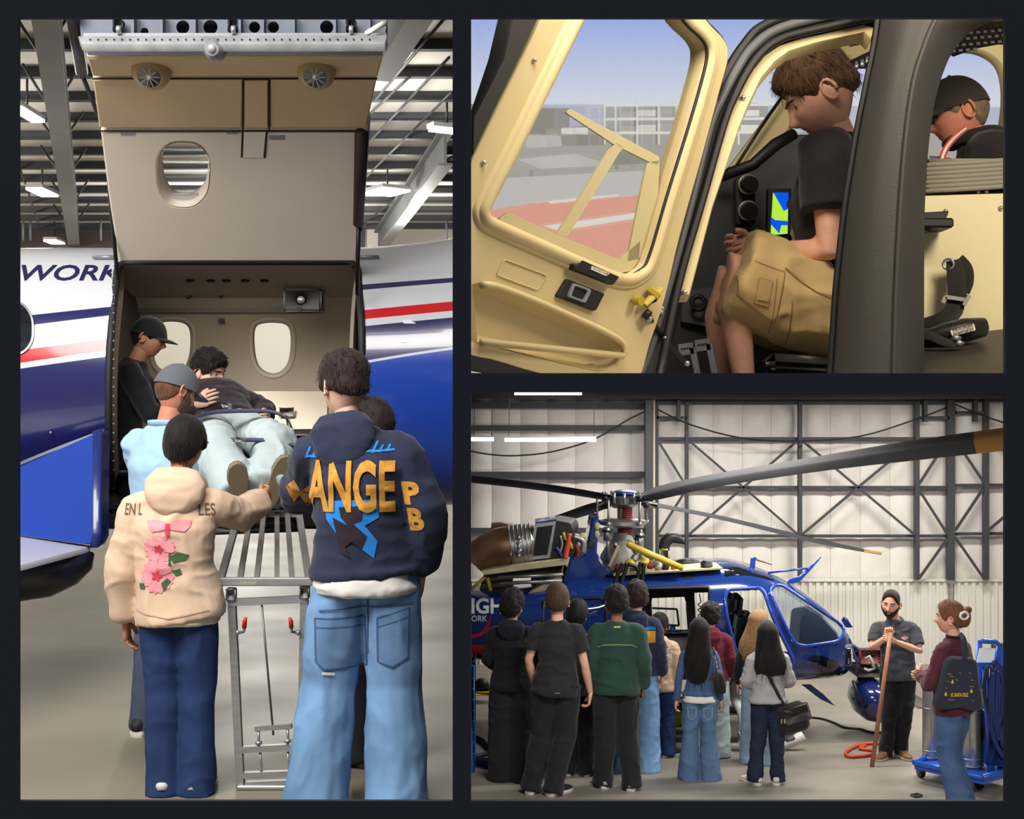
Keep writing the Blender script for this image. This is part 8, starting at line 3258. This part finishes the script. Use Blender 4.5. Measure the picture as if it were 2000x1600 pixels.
bagp = thing('shoulder_bag', 'small black shoulder bag with gold chain on the blue top girl', 'bag', p.M @ Vector((.17, -.13, .95)))
g = Geo()
g.rings([(.19, -.13, 1.23), (.20, -.145, 1.16), (.21, -.15, 1.06), (.21, -.15, .99), (.205, -.15, .965)], (1, .5, 0), [.02, .055, .075, .07, .03], [.018, .03, .036, .034, .015], 16, 0, 2.6)
mk('bag_body', g.xf(p.M), cloth('black_leather', (26, 25, 28), rough=.4), bagp)
for k in range(7):
 g = Geo()
 g.torus(Vector((.185 - .004 * k, -.125 + .006 * k, 1.24 + .022 * k)), .011, .004, (1, .3 * (k % 2), .2), 12, 6)
 mk('chain_link', g.xf(p.M), mat('gold_chain', (206, 176, 110), rough=.3, metal=.8), bagp)
g = Geo()
g.tube([(.16, -.09, 1.39), (.15, -.02, 1.452), (.165, .07, 1.40), (.19, .1, 1.3)], .010, 6)
mk('strap', g.xf(p.M), M_BLACK, bagp)
# 8 maroon hoodie
pos, H = stand(1388, 1476, 1180)
p = Person('person', 'boy in maroon hoodie and pale jeans behind the blue top girl', pos, H, -10, dict(head_k=1.16, head_rot=(12, 4, 0), el_r=(.25, -.02, 1.12), wr_r=(.22, .1, .92)), tone='light', hair=(28, 22, 21), voxel=.014)
M_MAR = cloth('maroon_fleece', (102, 30, 46))
p.top(M_MAR, 'hoodie', hem=.09, ease=.014, wr=.009, seed=55)
p.hood(M_MAR, drop=.12)
p.trousers(M_PJEANS, 'jeans', radii=(.106, .118, .116, .120, .124), ease=.012, wr=.010, seed=56, hemz=0)
p.shoes(mat('tan_suede', (150, 136, 118)), M_SOLE, 1.0, yaw=(45, 10))
p.cap_hair(top=.044, side=.022, back=.026, curl=40, amp=.013, strands=400, slen=.025, fall=.5, neck=.012, seed=10)
# 9 blonde girl
pos, H = stand(1482, 1490, 1191)
p = Person('person', 'girl with long blonde hair and pale jeans facing the cockpit', pos, H, -14, dict(head_k=1.16, sh_r=(.155, -.012, 1.372), sh_l=(-.155, -.012, 1.372), head_rot=(-22, 0, 0)), tone='fair', hair=(150, 116, 80), voxel=.014)
p.top(cloth('black_tank', (30, 30, 34)), 'top', hem=.03, ease=-.004, wr=.006, waist=.14)
p.trousers(denim('light_blue_denim', (150, 178, 200), .12), 'jeans', radii=(.104, .108, .104, .110, .118), ease=.006, wr=.009, seed=57, hemz=-.01)
p.shoes(M_WSHOE, M_SOLE, 1.05, yaw=(60, -10))
c_ = p.cap_hair(top=.020, side=.014, back=.018, neck=-.01, amp=.002, strands=0)
p.fall_hair([(0, -.01, .134, .012, .015), (0, -.015, .12, .05, .06), (0, -.02, .07, .090, .105), (0, -.03, .0, .100, .105), (-.01, -.055, -.09, .118, .09), (-.03, -.10, -.20, .135, .065), (-.04, -.115, -.30, .125, .05), (-.04, -.115, -.37, .085, .03)], c_, seed=4, strands=260, slen=.10)
# 10 grey sweater girl
pos, H = stand(1500, 1530, 1214)
p = Person('person', 'girl with black hair in light grey sweater and dark jeans', pos, H, 4, dict(head_k=1.16, sh_r=(.16, -.012, 1.372), sh_l=(-.16, -.012, 1.372), el_r=(.245, .0, 1.12), el_l=(-.245, .0, 1.12), wr_r=(.16, .2, 1.05), wr_l=(-.16, .2, 1.05), an_r=(.10, -.03, .085), kn_r=(.10, .0, .5), an_l=(-.15, -.02, .085), kn_l=(-.10, .02, .5), head_rot=(-6, 0, 0)), tone='light', hair=(22, 21, 23), voxel=.012)
p.top(cloth('light_grey_knit', (168, 166, 166), bump=(240, .5, .004)), 'sweater', hem=.06, ease=.010, wr=.008, seed=58, flare=.012, sleeve=[.052, .060, .062, .060, .058, .054, .046])
p.trousers(denim('indigo_denim', (36, 44, 66), .16), 'jeans', radii=(.100, .094, .076, .074, .082), ease=.002, wr=.009, seed=59, wob=.5, hemz=.03)
p.shoes(mat('white_sneaker', (206, 200, 192), rough=.5), M_SOLE, 1.12, yaw=(28, -28))
c_ = p.cap_hair(top=.024, side=.016, back=.022, neck=-.01, amp=.002, strands=0)
p.fall_hair([(0, -.01, .138, .012, .015), (0, -.015, .124, .052, .06), (0, -.02, .07, .094, .108), (0, -.03, .0, .104, .108), (0, -.055, -.09, .118, .09), (.01, -.10, -.19, .140, .065), (.01, -.12, -.28, .150, .05), (.01, -.12, -.35, .125, .03)], c_, seed=6, strands=260, slen=.10)
cbg = thing('crossbody_bag', 'black crossbody bag hanging on the grey sweater girl', 'bag', p.M @ Vector((.2, -.12, .55)))
g = Geo()
R_ = Matrix.Rotation(-.28, 3, 'Y')
g.box((.24, -.12, .74), (.34, .12, .34), R_, 0, .05)
v_, n_, f_ = remesh(g, .014, 4)
g = Geo()
g.v, g.f = [tuple(q) for q in v_], f_
g.m = [0] * len(f_)
mk('bag_body', g.xf(p.M), cloth('black_nylon', (30, 29, 31), rough=.6), cbg)
g = Geo()
g.box((.27, -.165, .79), (.31, .045, .20), R_, 0, .02)
mk('flap', g.xf(p.M), cloth('black_nylon', (30, 29, 31)), cbg)
tree = p.bvh('sweater')
g = Geo()
L_, R2 = [], []
for t_ in np.linspace(0, 1, 24):
 x, z = -.13 + .27 * t_, 1.40 - .52 * t_
 hit = tree.ray_cast(Vector((x, -1, z)), Vector((0, 1, 0)))[0]
 y = (hit.y if hit else -.13) - .008
 L_.append((x - .016, y, z - .008))
 R2.append((x + .016, y, z + .008))
g.grid([L_, R2, [(a[0], a[1] + .006, a[2]) for a in R2], [(a[0], a[1] + .006, a[2]) for a in L_], L_])
mk('strap', g.xf(p.M), M_WEB, cbg)
for k, c2 in enumerate(((226, 190, 190), (230, 226, 214))):
 g = Geo()
 g.box((.10 + .035 * k, -.19, .72), (.014, .012, .05), None, 0, .004)
 mk('charm', g.xf(p.M), mat('charm_%d' % k, c2), cbg)
# 11 man leaning on a wooden stick
pos, H = stand(1748, 1480, 1152)
p = Person('person', 'bearded man in charcoal polo leaning both hands on a wooden stick', pos, H, 168, dict(head_k=1.16,
 head=(.045, .03, 1.622), el_r=(.245, .12, 1.17), wr_r=(.10, .25, 1.315), el_l=(-.245, .10, 1.15), wr_l=(.03, .27, 1.28), hand_d_r=(-.2, .05, .9), hand_t_r=(-.8, 0, .3), hand_d_l=(.85, .1, .35), hand_t_l=(0, -.1, 1), curl=55, sh_r=(.18, 0, 1.375), sh_l=(-.18, 0, 1.375), pelvis=(-.03, 0, .95), waist=(-.02, 0, 1.1), hip_r=(.055, 0, .92), hip_l=(-.115, 0, .92), kn_r=(.06, .04, .5), an_r=(.09, .03, .085), kn_l=(-.10, .03, .5), an_l=(-.06, -.06, .085), head_rot=(-14, -4, -5), short=.72), tone='fair', hair=(46, 34, 28), voxel=.011, eyes=True)
M_POLO = cloth('charcoal_pique', (72, 74, 80))
p.top(M_POLO, 'polo_shirt', hem=.12, ease=.004, wr=.010, long=False, seed=60, sleeve=[.052, .060, .064, .066])
g = Geo()
g.tube([Vector((.074 * math.sin(a), .074 * math.cos(a) * 1.0, 1.462 - .02 * math.cos(a))) + Vector((0, .0, 0)) for a in np.linspace(.35, 2 * math.pi - .35, 24)], .018, 8)
p.garment('collar', g, M_POLO, .009, 2, .002)
p.trousers(cloth('black_jeans', (30, 30, 33)), 'trousers', radii=(.1, .094, .078, .070, .068), ease=.004, wr=.010, seed=61, wob=.5)
p.shoes(mat('brown_suede_boot', (122, 88, 62), rough=.8, vary=(8, .15)), mat('cream_sole', (206, 190, 160)), 1.1, high=.02, yaw=(30, -24))
p.cap_hair(top=.020, side=.006, back=.008, fringe=-.014, sidez=.014, amp=.003, freq=90, strands=250, slen=.014, fall=.8, neck=.01)
beard(p, .009)
po = garment_of(p, 'polo_shirt')
M_LOGO = mat('logo_white', (214, 210, 206))
p.decal('polo_shirt', poly2([(-.125, 1.285), (-.055, 1.285), (-.055, 1.295), (-.125, 1.295)]), M_LOGO, 'chest_logo', po, ray=(0, -1, 0), maxlen=.02)
p.decal('polo_shirt', poly2([(-.115, 1.300), (-.09, 1.314), (-.065, 1.300)]), mat('logo_red', (196, 70, 60)), 'chest_logo', po, ray=(0, -1, 0), maxlen=.02)
p.decal('polo_shirt', poly2([(-.110, 1.272), (-.070, 1.272), (-.070, 1.277), (-.110, 1.277)]), M_LOGO, 'chest_logo', po, ray=(0, -1, 0), maxlen=.02)
stitch(p, 'polo_shirt', [(0, 1.44), (.0, 1.30)], M_BLACK, .003, 'placket', ray=(0, -1, 0), maxlen=.02)
top_ = p.M @ Vector((.065, .30, 1.37))
bot_ = onfloor(1703, 1498)
stick = tag(mk('wooden_stick', Geo().tube([bot_, bot_.lerp(top_, .5), top_], [.021, .020, .019], 12), mat('pine_wood', (164, 108, 76), rough=.5, vary=(6, .2), stretch=(8, 8, .6))), 'long bare wooden stick held upright by the bearded man', 'stick')
# 12 woman with tote bag
pos, H = stand(1862, 1592, 1172)
p = Person('person', 'woman in maroon sweater with white hair claw and blue jeans', pos, H, 50, dict(head_k=1.10,
 sh_r=(.16, -.012, 1.365), sh_l=(-.16, .02, 1.365), el_r=(.235, .05, 1.12), wr_r=(.03, .26, 1.12), el_l=(-.235, .10, 1.10), wr_l=(-.02, .28, 1.14), kn_r=(.10, .05, .5), an_r=(.13, -.02, .085), kn_l=(-.10, .0, .5), an_l=(-.10, -.1, .085), hand_t_r=(0, 0, 1), hand_t_l=(0, 0, 1), curl=40, head_rot=(12, 2, 0)), tone='fair', hair=(118, 76, 52), voxel=.012, eyes=True)
M_MS = cloth('maroon_wool', (84, 36, 48))
p.top(M_MS, 'sweater', hem=.10, ease=.012, wr=.009, seed=62)
g = Geo()
g.tube([Vector((.062 * math.sin(a), -.01 + .062 * math.cos(a), 1.478)) for a in np.linspace(0, 2 * math.pi, 24)], .014, 8)
p.garment('collar', g, M_BLKH, .009, 1, .001)
p.trousers(denim('blue_stretch_denim', (70, 96, 136), .14), 'jeans', radii=(.106, .104, .082, .084, .104), ease=.004, wr=.009, seed=63, wob=.4)
p.shoes(M_BSHOE, M_SOLE)
c_ = p.cap_hair(top=.024, side=.014, back=.024, neck=.006, amp=.004, freq=90, strands=300, slen=.03, fall=.8, seed=12)
g = Geo()
g.ball((-.01, -.105, .02), (.055, .045, .075), None, 16, 10)
g.ball((.02, -.12, .075), (.05, .03, .03), None, 12, 8)
mk('hair_twist', g.xf(p.HM), hair_mat((118, 76, 52)), c_)
claw = tag(mk('hair_claw', Geo().tube([p.HM @ Vector((-.085 + .024 * math.cos(a), -.112 - .024 * math.cos(a), .045 + .026 * math.sin(a))) for a in np.linspace(0, 2 * math.pi, 25)], .0105 * p.s, 8), mat('claw_white', (232, 228, 222), rough=.3)), "white oval hair claw in the woman's twisted hair", 'hair claw')
tb = thing('tote_bag', 'navy tote bag with yellow lettering on the woman in maroon', 'bag', P(1872, 1392, pos.y - .3))
tD = pos.y - .26
tpn = Plane((1828, 1390, tD), (1920, 1390, tD + .03), (1870, 1290, tD))
M_TOTE = cloth('navy_canvas_tote', (46, 50, 64))
g = Geo()
plate(g, tpn, cr([(1852, 1290), (1880, 1286), (1908, 1292), (1914, 1330), (1921, 1382), (1900, 1388), (1874, 1384), (1850, 1387), (1827, 1380), (1838, 1340)], 4), (), .07, 4)
tbo = mk('bag_body', g, M_TOTE, tb, True, 50)
g = Geo()
q_ = cr([(1860, 1290, tD - .01, 5), (1872, 1262, tD - .02, 5), (1884, 1240, tD + .02, 5), (1876, 1234, tD + .10, 5), (1866, 1240, tD + .2, 5)], 5, False)
webbing([(1884, 1290, tD - .01, 5), (1885, 1268, tD - .03, 5), (1882, 1248, tD - .01, 5), (1874, 1238, tD + .06, 5)], 0, 0, 'strap', tb, M_TOTE)
M_YP = mat('yellow_print', (222, 186, 40), rough=.7)
t = text_geo('UC SANTA CRUZ', 1, .025, 0, 0, .95)
a = np.array(t.v)
g = Geo()
g.v = [tuple(tpn(1856 + (q[0] - a[:, 0].min()) / np.ptp(a[:, 0]) * 35, 1361 - (q[1] - a[:, 1].min()) / np.ptp(a[:, 1]) * 7.5, .004)) for q in t.v]
g.f, g.m = t.f, t.m
for h in pieces(g):
 mk('yellow_letter', h, M_YP, tbo, False)
for (x, y) in ((1847, 1356), (1860, 1332), (1897, 1350)):
 g = Geo()
 plate(g, lambda px, py, o=0: tpn(px, py, .004 + o), [(x, y - 5), (x + 3, y + 2), (x + 1, y + 2), (x + 1, y + 4), (x - 1, y + 4), (x - 1, y + 2), (x - 3, y + 2)], (), .002)
 mk('tree_print', g, M_YP, tbo, False)
for (x, y, dx, dy) in ((1850, 1316, 8, 0), (1854, 1320, 8, 1), (1866, 1326, 5, 3), (1892, 1312, 5, 4), (1893, 1340, 9, 1), (1896, 1328, 5, 0), (1852, 1367, 12, -1), (1846, 1342, 4, 3), (1873, 1312, 4, 4), (1898, 1366, 4, 3), (1848, 1330, 6, 2)):
 g = Geo()
 plate(g, lambda px, py, o=0: tpn(px, py, .004 + o), [(x, y), (x + dx, y + dy), (x + dx, y + dy + 1.2), (x, y + 1.2)], (), .002)
 mk('line_print', g, mat('faint_yellow_print', (150, 136, 74), rough=.8), tbo, False)
TRIM[0] = None
